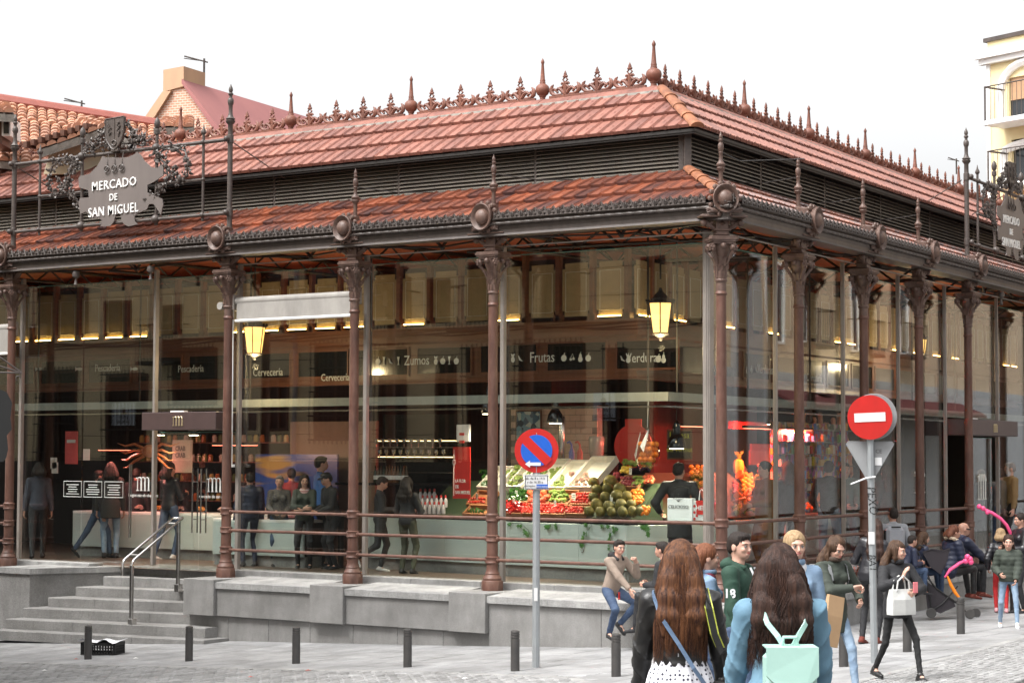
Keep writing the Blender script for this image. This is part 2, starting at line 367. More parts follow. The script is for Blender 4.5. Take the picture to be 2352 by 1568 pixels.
# ================================================================== the market hall
hall = empty('market_hall', (0, 0, 0), label='iron and glass market hall with red clay tile roofs, ornate brown columns and granite plinth', cat='market hall')
XL = [-4.317, -7.295, -10.279, -16.125, -19.10, -22.08]
XR = [3.152, 6.244, 9.273, 12.348, 18.2, 21.28, 24.4]
def frame(side): return FL if side == 'L' else FR
def xm(side, d): return -KM*d if side == 'L' else KM*d      # mitre abscissa for inward distance d
XFAR = {'L': -24.0, 'R': 31.0}
def sweep(side, prof, xfar=None, x_end=None, m=0, mb=None):
    """prof: closed polygon of (d, z); swept from the far end to the mitre (or x_end)"""
    b = mb or MB(); xf = XFAR[side] if xfar is None else xfar; n = len(prof)
    vs = [(xf, d, z) for d, z in prof]+[((xm(side, d) if x_end is None else x_end), d, z) for d, z in prof]
    b.add(vs, [(i, (i+1) % n, n+(i+1) % n, n+i) for i in range(n)]+[tuple(range(n))[::-1], tuple(range(n, 2*n))], m); return b
def rect(d0, d1, z0, z1): return [(d0, z0), (d1, z0), (d1, z1), (d0, z1)]

# ---- plinth, ledges, kerb under the glass
def wall_block(side, x0, x1, d0, d1, z0, z1, name='granite_block', mtl=None, c=0.008):
    b = MB(); b.cbox(0, x1-x0, 0, d1-d0, 0, z1-z0, c); return obj(name, b, [mtl or m_gran], hall, frame(side) @ T((x0, d0, z0)))
GAP = 0.004
def ledge(side, x0, x1):
    n = max(1, round((x1-x0)/1.25)); w_ = (x1-x0)/n
    for i in range(n):
        b = MB(); a0, a1 = GAP/2, w_-GAP/2
        vs = [(a0, -.66, -.155), (a1, -.66, -.155), (a1, .25, -.155), (a0, .25, -.155), (a0, -.66, -.05), (a1, -.66, -.05), (a1, .25, .03), (a0, .25, .03)]
        b.add(vs, [(0, 3, 2, 1), (4, 5, 6, 7), (0, 1, 5, 4), (1, 2, 6, 5), (2, 3, 7, 6), (3, 0, 4, 7)])
        obj('ledge_slab', b, [m_granL], hall, frame(side) @ T((x0+i*w_, 0, 0)))
def panel_row(side, x0, x1, d0, d1, z0, z1, step):
    n = max(1, round((x1-x0)/step)); w_ = (x1-x0)/n
    for i in range(n): wall_block(side, x0+i*w_+GAP/2, x0+(i+1)*w_-GAP/2, d0, d1, z0, z1)
PW = 0.37
def bays(cols, end): return cols
# left face, stair to corner: piers under the columns, panels between, recessed base west of the fourth column
for x in XL[:3]+XL[3:]:
    wall_block('L', x-PW, x+PW, -.70, .24, -.64, 0.0, name='pier_block')
for xa, xb in ((XL[2], XL[1]), (XL[1], XL[0])):
    panel_row('L', xa+PW, xb-PW, -.62, .2, -.64, -.157, 3.0); ledge('L', xa+PW, xb-PW)
panel_row('L', -10.64, XL[0]+PW, -.55, .2, -1.5, -.643, .95)
panel_row('L', XL[0]+PW, -0.30+.66, -.60, .2, -1.3, -.157, 1.9); ledge('L', XL[0]+PW, 0.72*1.1)
panel_row('R', -.55, 12.35, -.60, .2, -1.2, -.157, 1.9); ledge('R', -.45, 12.0)
wall_block('R', 12.0, 12.8, -.70, .24, -1.2, 0.02, name='pier_block')
panel_row('R', 18.0, 29, -.60, .2, -1.2, -.157, 1.9); ledge('R', 18.0, 29)
# left of the stair
def stone_poly(name, P, z0, z1, m): n = len(P); q = MB(); q.add([(x, y, z0) for x, y in P]+[(x, y, z1) for x, y in P], [tuple(range(n))[::-1], tuple(range(n, 2*n))]+[(i, (i+1) % n, n+(i+1) % n, n+i) for i in range(n)]); return obj(name, q, [m], hall)
stone_poly('granite_block', [(-15.4, -.90), (-14.47, -.90), (-13.9, .22), (-13.55, .90), (-15.4, .9)], -1.6, -.06, m_gran); stone_poly('granite_block', [(-15.42, -.94), (-14.43, -.94), (-13.52, .90), (-15.42, .9)], -.055, .052, m_granL)
wall_block('L', -16.6, -15.66, -.95, .24, -1.6, -.004, name='pier_block')
panel_row('L', -24, -16.64, -.60, .2, -1.6, -.157, 1.9); ledge('L', -24, -16.6)
# stair: seven risers, the fronts slightly askew to the building line
SL = [(-13.60, .80), (-13.72, .27), (-13.90, -.27), (-14.09, -.78), (-14.27, -1.22), (-14.30, -1.62), (-14.36, -1.97)]; SR = [(-10.66, .70), (-10.66, .72), (-10.66, .32), (-10.66, -.10), (-10.66, -.42), (-9.94, -.86), (-9.66, -1.17)]
for k in range(7):
    zt = .06-.18*k; (xl, yl), (xr, yr) = SL[k], SR[k]; yr = min(yr, yl+.75) if k < 2 else yr; cuts = [0, random.uniform(.22, .42), random.uniform(.58, .8), 1]
    for a, c in zip(cuts[:-1], cuts[1:]):
        a_, c_ = a+.0008, c-.0008; f0 = (xl+(xr-xl)*a_, yl+(yr-yl)*a_); f1 = (xl+(xr-xl)*c_, yl+(yr-yl)*c_); q = MB(); e_ = .012
        q.add([(f0[0], f0[1], zt-.176), (f1[0], f1[1], zt-.176), (f1[0], f1[1], zt-e_), (f0[0], f0[1], zt-e_), (f0[0], f0[1]+e_, zt), (f1[0], f1[1]+e_, zt), (f1[0], f1[1]+.9, zt), (f0[0], f0[1]+.9, zt), (f1[0], f1[1]+.9, zt-.176), (f0[0], f0[1]+.9, zt-.176)],
            [(0, 1, 2, 3), (3, 2, 5, 4), (4, 5, 6, 7), (1, 8, 6, 5, 2), (0, 3, 4, 7, 9), (0, 9, 8, 1), (7, 6, 8, 9)]); obj('step_stone', q, [m_gran], hall)
# kerb below the glass
for side, a, b_ in (('L', -24, -14.1), ('L', -10.66, -.30), ('R', .30, 13.0), ('R', 17.6, 30)):
    n = max(1, round((b_-a)/1.5)); w_ = (b_-a)/n
    for i in range(n): wall_block(side, a+i*w_+GAP/2, a+(i+1)*w_-GAP/2, .25, .62, -.1, .115, name='sill_stone', mtl=m_granL)
# hall floor
fb = MB(); fb.add([(-26, .6, .04), (-.7, .6, .04), (3.2*SA*0-.66, .6, .04), (-4.2, 30, .04), (-26, 30, .04)], [(0, 1, 3, 4)])
obj('hall_floor', fb, [m_floor], hall)

# ---- columns
def shaft_mb():
    b = MB()
    b.lathe([(.182, 0), (.182, .15), (.172, .165)], 8, phase=math.pi/8)
    b.lathe([(.150, .165), (.155, .20), (.135, .23), (.118, .26), (.122, .28), (.104, .31), (.098, .36), (.098, .44), (.118, .445), (.120, .455), (.108, .47), (.108, .52),
             (.120, .535), (.120, .545), (.094, .56), (.092, .79), (.112, .80), (.114, .81), (.104, .825), (.104, .875), (.114, .885), (.114, .895), (.090, .91),
             (.088, 1.11), (.108, 1.13), (.110, 1.14), (.104, 1.15), (.104, 1.21), (.112, 1.225), (.112, 1.235), (.088, 1.26), (.078, 4.66), (.092, 4.675), (.096, 4.69), (.084, 4.71), (.078, 4.73)], 20)
    return b
def neck_mb():
    b = MB()
    b.lathe([(.079, 4.73), (.079, 4.86), (.094, 4.872), (.098, 4.89), (.094, 4.905), (.08, 4.915), (.082, 4.93), (.086, 5.04)], 20, lobes=0)
    for k in range(10):
        a = 2*math.pi*k/10; b.tube([(.084*math.cos(a), .084*math.sin(a), 4.93), (.088*math.cos(a), .088*math.sin(a), 5.03)], .012, 5)
    return b
def leaf_strip(b, a, z0, z1, r0, r1, w, curl=.05):
    # an upright acanthus-like leaf bending outwards at its tip
    ca, sa = math.cos(a), math.sin(a); pts = []
    for i in range(6):
        f = i/5; r = r0+(r1-r0)*f**2+(curl*f**4); z = z0+(z1-z0)*(f if f < .85 else .85-(f-.85)*.6); pts.append((r, z, w*(math.sin(math.pi*(.18+.72*f)))))
    vs = []
    for r, z, hw in pts:
        for s_, dr in ((-1, 0), (-.35, .010), (0, .020), (.35, .010), (1, 0)):
            rr = r+dr; vs.append((rr*ca-s_*hw*sa, rr*sa+s_*hw*ca, z))
    fs = [(i*5+j, i*5+j+1, (i+1)*5+j+1, (i+1)*5+j) for i in range(5) for j in range(4)]
    b.add(vs, fs)
def capital_mb():
    b = MB()
    b.lathe([(.088, 5.03), (.088, 5.10), (.092, 5.18), (.11, 5.26), (.14, 5.34), (.165, 5.42), (.165, 5.45)], 16)
    for k in range(8):
        a = 2*math.pi*k/8; leaf_strip(b, a, 5.04, 5.13, .092, .108, .030, .02)
        leaf_strip(b, a+math.pi/8, 5.10, 5.28, .092, .15, .045, .04)
    for k in range(4):
        a = math.pi/4+k*math.pi/2; ca, sa = math.cos(a), math.sin(a)
        b.tube([(.10*ca, .10*sa, 5.14), (.14*ca, .14*sa, 5.22), (.19*ca, .19*sa, 5.29), (.235*ca, .235*sa, 5.335)], [.022, .024, .026, .03], 6)
        b.ball((.225*ca, .225*sa, 5.385), .064, 10, sc=(.8, .8, 1))
        for i in range(6):
            t = i*math.pi/3; px, pz = .04*math.cos(t), .04*math.sin(t)
            b.ball((.262*ca-px*sa, .262*sa+px*ca, 5.385+pz), .022, 6)
        b.ball((.285*ca, .285*sa, 5.385), .016, 6)
        b.ball((.19*math.cos(a+math.pi/4), .19*math.sin(a+math.pi/4), 5.41), .045, 8)
    # abacus: square with hollowed sides
    def ab(s, z0, z1, c=.03):
        P = []
        for k in range(4):
            a = math.pi/4+k*math.pi/2; nx = math.cos(a)*s*1.414; ny = math.sin(a)*s*1.414; tx, ty = -math.sin(a), math.cos(a)
            P += [(nx-tx*c, ny-ty*c), (nx+tx*c, ny+ty*c)]
            am = a+math.pi/4; P += [(math.cos(am)*s*.86-math.sin(am)*-s*.0, math.sin(am)*s*.86)]
        n = len(P); b.add([(x, y, z0) for x, y in P]+[(x, y, z1) for x, y in P], [tuple(range(n))[::-1], tuple(range(n, 2*n))]+[(i, (i+1) % n, n+(i+1) % n, n+i) for i in range(n)])
    ab(.175, 5.44, 5.475); ab(.20, 5.475, 5.50); ab(.215, 5.503, 5.535); ab(.20, 5.537, 5.56)
    return b
def head_mb():
    b = MB()
    b.cbox(-.10, .10, -.10, .10, 5.56, 5.84, .012); b.cbox(-.125, .125, -.125, .125, 5.645, 5.672, .006); b.cbox(-.115, .115, -.115, .115, 5.58, 5.60, .005)
    # diamond boss, brackets with balls, wide plate
    b.add([(-.045, -.10, 5.76), (0, -.10, 5.80), (.045, -.10, 5.76), (0, -.10, 5.72), (0, -.145, 5.76)], [(0, 1, 4), (1, 2, 4), (2, 3, 4), (3, 0, 4)])
    for s in (-1, 1):
        b.tube([(s*.09, -.04, 5.66), (s*.17, -.05, 5.72), (s*.25, -.06, 5.775), (s*.30, -.06, 5.80)], [.03, .04, .045, .04], 7)
        b.ball((s*.285, -.09, 5.765), .055, 9); b.ball((s*.16, -.08, 5.775), .035, 7); b.ball((s*.21, -.02, 5.72), .03, 7)
    b.cbox(-.37, .37, -.24, .20, 5.842, 5.866, .006); b.cbox(-.34, .34, -.21, .18, 5.866, 5.885, .005)
    return b
def medallion_mb():
    b = MB(); R = Matrix.Translation((0, -.30, 6.115)) @ Matrix.Rotation(math.pi/2, 4, 'X') @ Matrix.Diagonal((1, 1.1, 1, 1))
    b.lathe([(.001, -.06), (.17, -.06), (.185, .0), (.20, .04), (.205, .065), (.195, .078), (.18, .07), (.155, .035), (.125, .022), (.12, .03), (.115, .06), (.10, .085), (.07, .108), (.035, .122), (.001, .127)], 28, M=R)
    for s in (-1, 1):      # leaves round the dish
        for k in range(7):
            t = math.radians(-70+k*24) if s > 0 else math.radians(250-k*24); cx, cz = .225*math.cos(t), .245*math.sin(t)
            b.ball((cx, -.25, 6.115+cz), .042, 7, sc=(1, .9, 1))
        for k in range(3):
            b.tube([(s*.10, -.26, 5.93), (s*(.20+.02*k), -.26, 5.93+.015*k), (s*(.27+.01*k), -.25, 5.90+.03*k)], [.02, .032, .008], 6)
    b.cbox(-.12, .12, -.27, -.02, 5.885, 6.33, .01)
    return b
def pinnacle_mb():
    b = MB()
    b.cbox(-.05, .05, -.05, .05, 6.30, 6.36, .006)
    b.lathe([(.036, 6.36), (.034, 6.56), (.038, 6.57), (.062, 6.60), (.068, 6.62), (.056, 6.635), (.072, 6.66), (.075, 6.68), (.056, 6.70), (.036, 6.73), (.030, 6.76), (.030, 6.85),
             (.034, 6.855), (.034, 6.865), (.030, 6.87), (.040, 6.90), (.046, 6.92), (.046, 6.97), (.038, 7.0), (.026, 7.01), (.024, 7.03), (.036, 7.05), (.036, 7.06), (.022, 7.075), (.030, 7.10), (.026, 7.13), (.012, 7.155), (.002, 7.19)], 12)
    return b
def tallpole_mb():
    b = MB()
    b.lathe([(.055, 6.33), (.05, 6.40), (.05, 6.54), (.062, 6.55), (.062, 6.68), (.05, 6.69), (.048, 7.88), (.062, 7.89), (.062, 8.03), (.048, 8.04), (.046, 8.22), (.06, 8.24), (.085, 8.27), (.092, 8.295), (.07, 8.31), (.09, 8.335), (.06, 8.36), (.045, 8.40),
             (.038, 8.44), (.038, 8.58), (.05, 8.60), (.058, 8.63), (.058, 8.68), (.045, 8.71), (.03, 8.72), (.03, 8.76), (.048, 8.78), (.048, 8.80), (.028, 8.82), (.042, 8.86), (.036, 8.90), (.016, 8.94), (.002, 8.98)], 12)
    b.ball((0, -.10, 7.96), .055, 8); b.ball((0, -.10, 6.61), .055, 8)
    return b
C_me = dict(shaft=shaft_mb().mesh('shaft', [m_iron], True), neck=neck_mb().mesh('neck', [m_iron2], True), capital=capital_mb().mesh('capital', [m_iron2], True), bracket=head_mb().mesh('bracket', [m_iron2], True),
            medallion=medallion_mb().mesh('medallion', [m_iron2], True), pinnacle=pinnacle_mb().mesh('pinnacle', [m_iron2], True), tall=tallpole_mb().mesh('pole', [m_grey], True))
def column(M, tall=False):
    c = link('column', C_me['shaft'], hall, M)
    for k in ('neck', 'capital', 'bracket', 'medallion'): link(k, C_me[k], c, Matrix.Identity(4))
    link('sign_pole' if tall else 'pinnacle', C_me['tall' if tall else 'pinnacle'], c, Matrix.Identity(4))
column(FL @ T((0, 0, 0)) @ RZ(math.radians(42)))
for i, x in enumerate(XL): column(FL @ T((x, 0, 0)), tall=i in (2, 3))
for i, x in enumerate(XR): column(FR @ T((x, 0, 0)), tall=i in (3, 4))

# ---- handrails between the columns (three pipes a bay)
def rail(side, x0, x1):
    b = MB(); L_ = x1-x0
    b.tube([(0, 0, 0), (L_, 0, 0)], .029, 10)
    for e in (0, L_-.04): b.tube([(e, 0, 0), (e+.04, 0, 0)], .043, 10)
    me = b.mesh('rail', [m_iron], True)
    for z in (1.18, .845, .495): link('rail', me, hall, frame(side) @ T((x0, 0, z)))
r_ = .095
rail('L', XL[0]+r_, -r_); rail('L', XL[1]+r_, XL[0]-r_); rail('L', XL[2]+r_, XL[1]-r_); rail('L', XL[4]+r_, XL[3]-r_)
xs = [0]+XR[:4]
for a, b_ in zip(xs[:-1], xs[1:]): rail('R', a+r_, b_-r_)
rail('R', XR[4]+r_, XR[5]-r_)

# ---- beam, cornice, moulding, cresting of leaves
for side in 'LR':
    obj('eaves_beam', sweep(side, [(-.24, 5.80), (.10, 5.80), (.10, 5.96), (-.24, 5.96), (-.22, 5.90), (-.22, 5.84)]), [m_grey], hall, frame(side))
    obj('gutter', sweep(side, [(-.27, 5.965), (.0, 5.965), (.0, 6.06), (-.30, 6.06), (-.30, 6.045), (-.27, 6.03)]), [m_grey], hall, frame(side))
    # bead moulding: a pipe whose radius swells and pinches
    pts = []; rr = []; x = xm(side, -.28); s = -1 if side == 'L' else 1; e = XFAR[side]; k = 0
    while (x-e)*s < 0:
        pts.append((x, -.285, 5.992)); rr.append((.030, .030, .018, .027, .018)[k % 5]); x += s*(.085, .03, .025, .025, .03)[k % 5]; k += 1
    b = MB(); b.tube(pts, rr, 6); obj('bead_moulding', b, [m_grey], hall, frame(side), smooth=True)
def antefix_mb():
    b = MB(); h = .135; w_ = .09
    b.tube([(-w_, -.012, 0), (0, -.016, h), ], .010, 4); b.tube([(0, -.016, h), (w_, -.012, 0)], .010, 4)
    b.tube([(-w_, -.014, .004), (w_, -.014, .004)], .010, 4)
    b.add([(-w_-.001, 0, 0), (w_+.001, 0, 0), (w_+.001, .0, h*.72), (w_*.45, 0, h*.80), (0, 0, h+.02), (-w_*.45, 0, h*.80), (-w_-.001, 0, h*.72)], [tuple(range(7))])
    for a in (-38, 0, 38):
        t = math.radians(a); b.tube([(0, -.01, .012), (.03*math.sin(t), -.022, .012+.05*math.cos(t)), (.045*math.sin(t), -.012, .012+.072*math.cos(t))], [.006, .015, .003], 5)
    for s in (-1, 1):
        b.tube([(s*w_, -.01, h*.95), (s*w_*.75, -.022, h*.55), (s*w_*.95, -.012, .03)], [.004, .015, .004], 4)
        b.tube([(s*w_, -.012, h*.72), (s*w_*.5, -.02, h*.80), (0, -.016, h+.02)], .008, 4)
    return b
ame = antefix_mb().mesh('antefix', [m_grey]); pitch = .182
for side, n in (('L', 112), ('R', 112)):
    s = -1 if side == 'L' else 1
    for k in range(n):
        x = xm(side, -.30)+s*(.06+pitch*(k+.5)); cols = XL if side == 'L' else XR
        if any(abs(x-c) < .17 for c in cols+[0]): continue
        link('antefix', ame, hall, frame(side) @ T((x, -.315, 6.055)) @ RX(math.radians(-14)))

# ---- tile roofs
def tile_mb(w, l):
    b = MB(); t = .045; nseg = 5
    # pan with scalloped, slightly drooping lower edge; raised side rolls; diamond boss
    low = []
    for i in range(nseg+1):
        f = i/nseg; low.append((-w/2+.03+(w-.06)*f, -.012*math.sin(f*math.pi*5)**2-.004))
    top = [(x, l) for x, _ in low]; n = len(low)
    vs = [(x, y, .008) for x, y in low]+[(x, y, .008) for x, y in top]+[(x, y, -t) for x, y in low]
    fs = [(i, i+1, n+i+1, n+i) for i in range(n-1)]+[(2*n+i, 2*n+i+1, i+1, i) for i in range(n-1)]
    b.add(vs, fs)
    for s, wd in ((-1, .030), (1, .022)):
        x0, x1 = (-w/2, -w/2+wd) if s < 0 else (w/2-wd, w/2)
        b.add([(x0, -.014, -t), (x1, -.014, -t), (x1, -.014, .012), ((x0+x1)/2, -.014, .030), (x0, -.014, .012), (x0, l, -t), (x1, l, -t), (x1, l, .012), ((x0+x1)/2, l, .030), (x0, l, .012)],
              [(0, 1, 2, 3, 4), (4, 3, 8, 9), (3, 2, 7, 8), (1, 6, 7, 2), (0, 4, 9, 5)])
    c = (0, l*.42); b.add([(c[0]-.022, c[1], .009), (c[0], c[1]-.055, .009), (c[0]+.022, c[1], .009), (c[0], c[1]+.055, .009), (c[0], c[1], .024)], [(0, 1, 4), (1, 2, 4), (2, 3, 4), (3, 0, 4)])
    for sx in (-.3, .3):
        b.add([(sx*w-.012, .004, .009), (sx*w+.012, .004, .009), (sx*w+.008, .05, .009), (sx*w-.008, .05, .009), (sx*w, .012, .020), (sx*w, .045, .012)], [(0, 1, 4), (1, 2, 5, 4), (3, 0, 4, 5), (2, 3, 5)])
    return b
def slope_tiles(side, d0, z0, d1, z1, rows, mtl, w=.252):
    L_ = math.hypot(d1-d0, z1-z0); ang = math.atan2(z1-z0, d1-d0); step = L_/rows; tm = tile_mb(w, step+.05); out = []
    s = -1 if side == 'L' else 1; xe = -22 if side == 'L' else 29
    for r in range(rows):
        dd = d0+(d1-d0)*r/rows; zz = z0+(z1-z0)*r/rows; dn = d0+(d1-d0)*(r+1)/rows
        x = xm(side, dd)-s*.3; k = 0
        while (x-xe)*s < 0:
            x += s*w; k += 1
            T_ = frame(side) @ T((x, dd, zz+.075)) @ RX(ang-.095) @ RZ(random.uniform(-.008, .008)) @ T((0, 0, random.uniform(-.003, .003)))
            lim = [(x-w/2-xm(side, dn))*-s, (x+w/2-xm(side, dn))*-s]
            if s*(x+s*w/2-xm(side, dd)) <= 0: continue
            if min(s*(x-w/2-xm(side, dn)), s*(x+w/2-xm(side, dn))) < 0:      # cut along the hip
                bm = bmesh.new(); vv = [bm.verts.new(frame(side).inverted() @ (T_ @ Vector(p))) for p in tm.v]
                for f in tm.f:
                    try: bm.faces.new([vv[i] for i in f])
                    except ValueError: pass
                nn = Vector((s, -KM, 0)) if s > 0 else Vector((-1, -KM, 0))
                bmesh.ops.bisect_plane(bm, geom=bm.verts[:]+bm.edges[:]+bm.faces[:], plane_co=(0, 0, 0), plane_no=nn, clear_inner=True)
                bm.verts.index_update(); c = MB(); c.add([tuple(q.co) for q in bm.verts], [tuple(q.index for q in f.verts) for f in bm.faces]); bm.free()
                if c.f: CUT.append((c, frame(side), mtl))
            else: out.append((tm, T_, random.random()))
    return out
CUT = []
up = slope_tiles('L', .86, 7.44, 2.22, 8.40, 3, m_tileU)+slope_tiles('R', .86, 7.44, 2.22, 8.40, 3, m_tileU)
lo = slope_tiles('L', -.22, 6.10, 1.18, 6.80, 3, m_tileL)+slope_tiles('R', -.22, 6.10, 1.18, 6.80, 3, m_tileL)
key = lambda it: (Vector(it[1].translation)-Vector(CAM)).length
up.sort(key=key); lo.sort(key=key); nu = 150
pieces('roof_tile', up, [m_tileU], hall, nu); pieces('roof_tile', lo, [m_tileL], hall, 300-nu-len(CUT))
for c, F, mt in CUT: obj('roof_tile', c, [mt], hall, F)
# boards below the tiles, soffits, ceiling of the veranda
for side in 'LR':
    F = frame(side)
    obj('roof_deck', sweep(side, [(.90, 7.40), (2.30, 8.39), (2.30, 8.44), (.90, 7.445)]), [m_dark], hall, F)
    obj('roof_deck', sweep(side, [(-.16, 6.06), (1.22, 6.74), (1.22, 6.79), (-.16, 6.10)]), [m_dark], hall, F)
    obj('eaves_board', sweep(side, rect(.92, .96, 7.37, 7.42)), [m_dark], hall, F)  # shadow under the eave is put into this board's dark colour
    obj('wall_plate', sweep(side, rect(1.20, 1.34, 7.46, 7.60)), [m_dark], hall, F)
    obj('flashing', sweep(side, [(1.14, 6.815), (1.24, 6.825), (1.24, 6.85), (1.22, 6.85)]), [m_grey], hall, F)
    b = MB()
    for r in range(22):
        d0 = .10+r*.25; d1 = d0+.243
        sweep(side, rect(d0, d1, 6.02+.003*(r % 2), 6.05), mb=b)
        obj('ceiling_board', b, [m_ceil], hall, F); b = MB()
    # upper walls above the glass, inside
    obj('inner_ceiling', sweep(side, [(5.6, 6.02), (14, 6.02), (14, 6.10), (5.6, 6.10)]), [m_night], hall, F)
    # trusses under the veranda roof
    cols = [0]+(XL if side == 'L' else XR); tb = MB()
    s = -1 if side == 'L' else 1
    for c in cols[:7]:
        for q in (.5, 1.5): pass
    x = -1.6*1 if side == 'L' else 1.6
    while abs(x) < 24:
        t = MB(); t.tube([(0, .12, 5.97), (0, 5.5, 5.97)], .035, 4); t.tube([(0, .12, 5.72), (0, 5.5, 5.72)], .028, 4)
        for yy in (.5, 1.3, 2.1, 2.9, 3.7, 4.5): t.tube([(0, yy-.35, 5.72), (0, yy, 5.97)], .022, 4); t.tube([(0, yy, 5.97), (0, yy+.4, 5.72)], .022, 4)
        obj('truss', t, [m_dark], hall, F @ T((x, 0, 0))); x += s*2.98
    for j, c in enumerate(cols[:-1]):
        x0, x1 = sorted((cols[j], cols[j+1])); mid = (x0+x1)/2; t = MB(); L_ = x1-x0
        t.tube([(x0+.1, .05, 5.80), (mid, .55, 5.78)], .018, 5); t.tube([(x1-.1, .05, 5.80), (mid, .55, 5.78)], .018, 5)
        t.tube([(mid-.25, .5, 6.0), (mid, .55, 5.78)], .028, 5); t.tube([(mid+.25, .5, 6.0), (mid, .55, 5.78)], .028, 5); t.ball((mid, .55, 5.77), .05, 8)
        t.tube([(x0, .9, 5.96), (x1, .9, 5.96)], .03, 4); obj('tie_rod', t, [m_dark], hall, F)
        if not (side == 'L' and j == 3):
            t = MB(); t.tube([(x0+.12, .12, 5.66), (x1-.12, .12, 5.66)], .014, 6); obj('awning_rod', t, [m_alu], hall, F)
    # louvres
    studs = [xm(side, 1.2)]; step = 2.98 if side == 'L' else 3.06
    while abs(studs[-1]) < 22: studs.append(studs[-1]+s*step)
    for a, b_ in zip(studs[:-1], studs[1:]):
        x0, x1 = sorted((a, b_)); w_ = x1-x0; mb = MB()
        mb.add([(0.02, -.02, 0), (w_-.02, -.02, 0), (w_-.02, .06, .05), (0.02, .06, .05), (0.02, -.02, -.012), (w_-.02, -.02, -.012), (w_-.02, .06, .038), (.02, .06, .038)],
               [(0, 1, 2, 3), (7, 6, 5, 4), (4, 5, 1, 0), (5, 6, 2, 1), (6, 7, 3, 2), (7, 4, 0, 3)])
        sme = mb.mesh('louvre_slat', [m_slat])
        for k in range(9): link('louvre_slat', sme, hall, F @ T((x0, 1.20, 6.85+k*.066)) @ RX(random.uniform(-.02, .02)))
        p = MB(); p.box(-.022, .022, 1.19, 1.33, 6.80, 7.5); obj('louvre_post', p, [m_grey], hall, F @ T((a, 0, 0)))
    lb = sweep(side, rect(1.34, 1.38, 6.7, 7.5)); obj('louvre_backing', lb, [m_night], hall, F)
p = MB(); p.cbox(-.06, .06, -.06, .06, 6.72, 7.5, .01); obj('corner_post', p, [m_grey], hall, T((-KM*1.17, 1.17, 0)) @ RZ(.74))
# ridge: curved cap tiles in lengths, crest ornaments, finials
def crest_mb():
    b = MB(); y0, y1 = -.022, .022
    def band(pts, r): # flat band along a planar path
        b.tube([(x, 0, z) for x, z in pts], [q*1.25 for q in (r if isinstance(r, list) else [r]*len(pts))], 6)
    b.box(-.235, .235, -.02, .02, 0, .035)
    for s in (-1, 1):
        # outer scroll
        sp = [(s*.06, .045), (s*.12, .04), (s*.17, .05), (s*.205, .085), (s*.215, .13), (s*.20, .175), (s*.175, .20)]
        band(sp, [.014, .018, .022, .024, .022, .016, .006])
        band([(s*.205, .10), (s*.175, .14), (s*.15, .125), (s*.155, .10)], [.018, .016, .014, .016])
        band([(s*.02, .05), (s*.06, .11), (s*.105, .135), (s*.135, .105), (s*.11, .075)], [.018, .022, .020, .018, .014])
        band([(s*.02, .17), (s*.05, .14), (s*.085, .15)], [.018, .018, .012])
        band([(0, .20), (s*.045, .205), (s*.065, .19)], [.016, .018, .008])
    band([(0, .03), (0, .20)], .022)
    # open diamond and spike
    b.tube([(0, 0, .215), (.036, 0, .255), (0, 0, .295), (-.036, 0, .255)], .013, 5, closed=True)
    band([(0, .19), (0, .225)], .02); band([(-.03, .30), (.03, .30)], .014); band([(0, .29), (0, .335), (0, .385)], [.016, .018, .003])
    return b
def finial_mb():
    b = MB()
    b.lathe([(.16, -.06), (.155, .0), (.115, .12), (.075, .26), (.062, .275), (.05, .285), (.048, .32), (.062, .335), (.062, .35), (.098, .38), (.122, .43), (.126, .47), (.115, .515), (.082, .55), (.058, .56),
             (.052, .575), (.056, .585), (.046, .60), (.05, .63), (.042, .65), (.022, .92), (.026, .93), (.034, .96), (.022, .99), (.002, 1.03)], 18)
    return b
cme = crest_mb().mesh('crest_ornament', [m_crest], True); fme = finial_mb().mesh('roof_finial', [m_crest], True)
def ridge(side, xs_f, between):
    F = frame(side); s = -1 if side == 'L' else 1; x = xm(side, 2.2); e = -24 if side == 'L' else 31
    while (x-e)*s < 0:
        L_ = .62; x0, x1 = sorted((x+s*.004, x+s*(L_-.004))); b = MB(); pr = [(2.08, 8.345), (2.16, 8.43), (2.30, 8.50), (2.46, 8.53), (2.62, 8.50), (2.80, 8.36), (2.80, 8.30), (2.08, 8.30)]
        b = sweep(side, pr, xfar=x1 if s > 0 else x0, x_end=x0 if s > 0 else x1)
        if abs(x-xm(side, 2.2)) < .01: b = sweep(side, pr, xfar=x+s*L_)
        o = obj('ridge_tile', b, [m_ridge], hall, F @ T((0, 0, random.uniform(-.006, .006))), smooth=True); x += s*L_
    obj('ridge_mortar', sweep(side, [(2.04, 8.26), (2.2, 8.26), (2.2, 8.40), (2.10, 8.385)]), [m_mort], hall, F)
    prev = xm(side, 2.46)
    for f, n in zip(xs_f, between):
        link('roof_finial', fme, hall, F @ T((f, 2.46, 8.52-.28)))
        w_ = (abs(f-prev)-.30)/n
        for k in range(n):
            xx = prev+s*(.15+w_*(k+.5)); link('crest_ornament', cme, hall, F @ T((xx, 2.46, 8.525)) @ Matrix.Diagonal((w_/.475, 1.25, 1.22, 1)))
        prev = f
link('roof_finial', fme, hall, T((-KM*2.46, 2.46, 8.52-.28)) @ Matrix.Diagonal((1.1, 1.1, 1.06, 1)))
ridge('L', [-5.04, -8.02, -11.0, -13.98, -16.96, -19.94], [3, 4, 4, 4, 4, 4]); ridge('R', [6.61, 9.86, 13.12, 16.37, 19.6, 22.9, 26.1], [6, 5, 5, 5, 5, 5, 5])
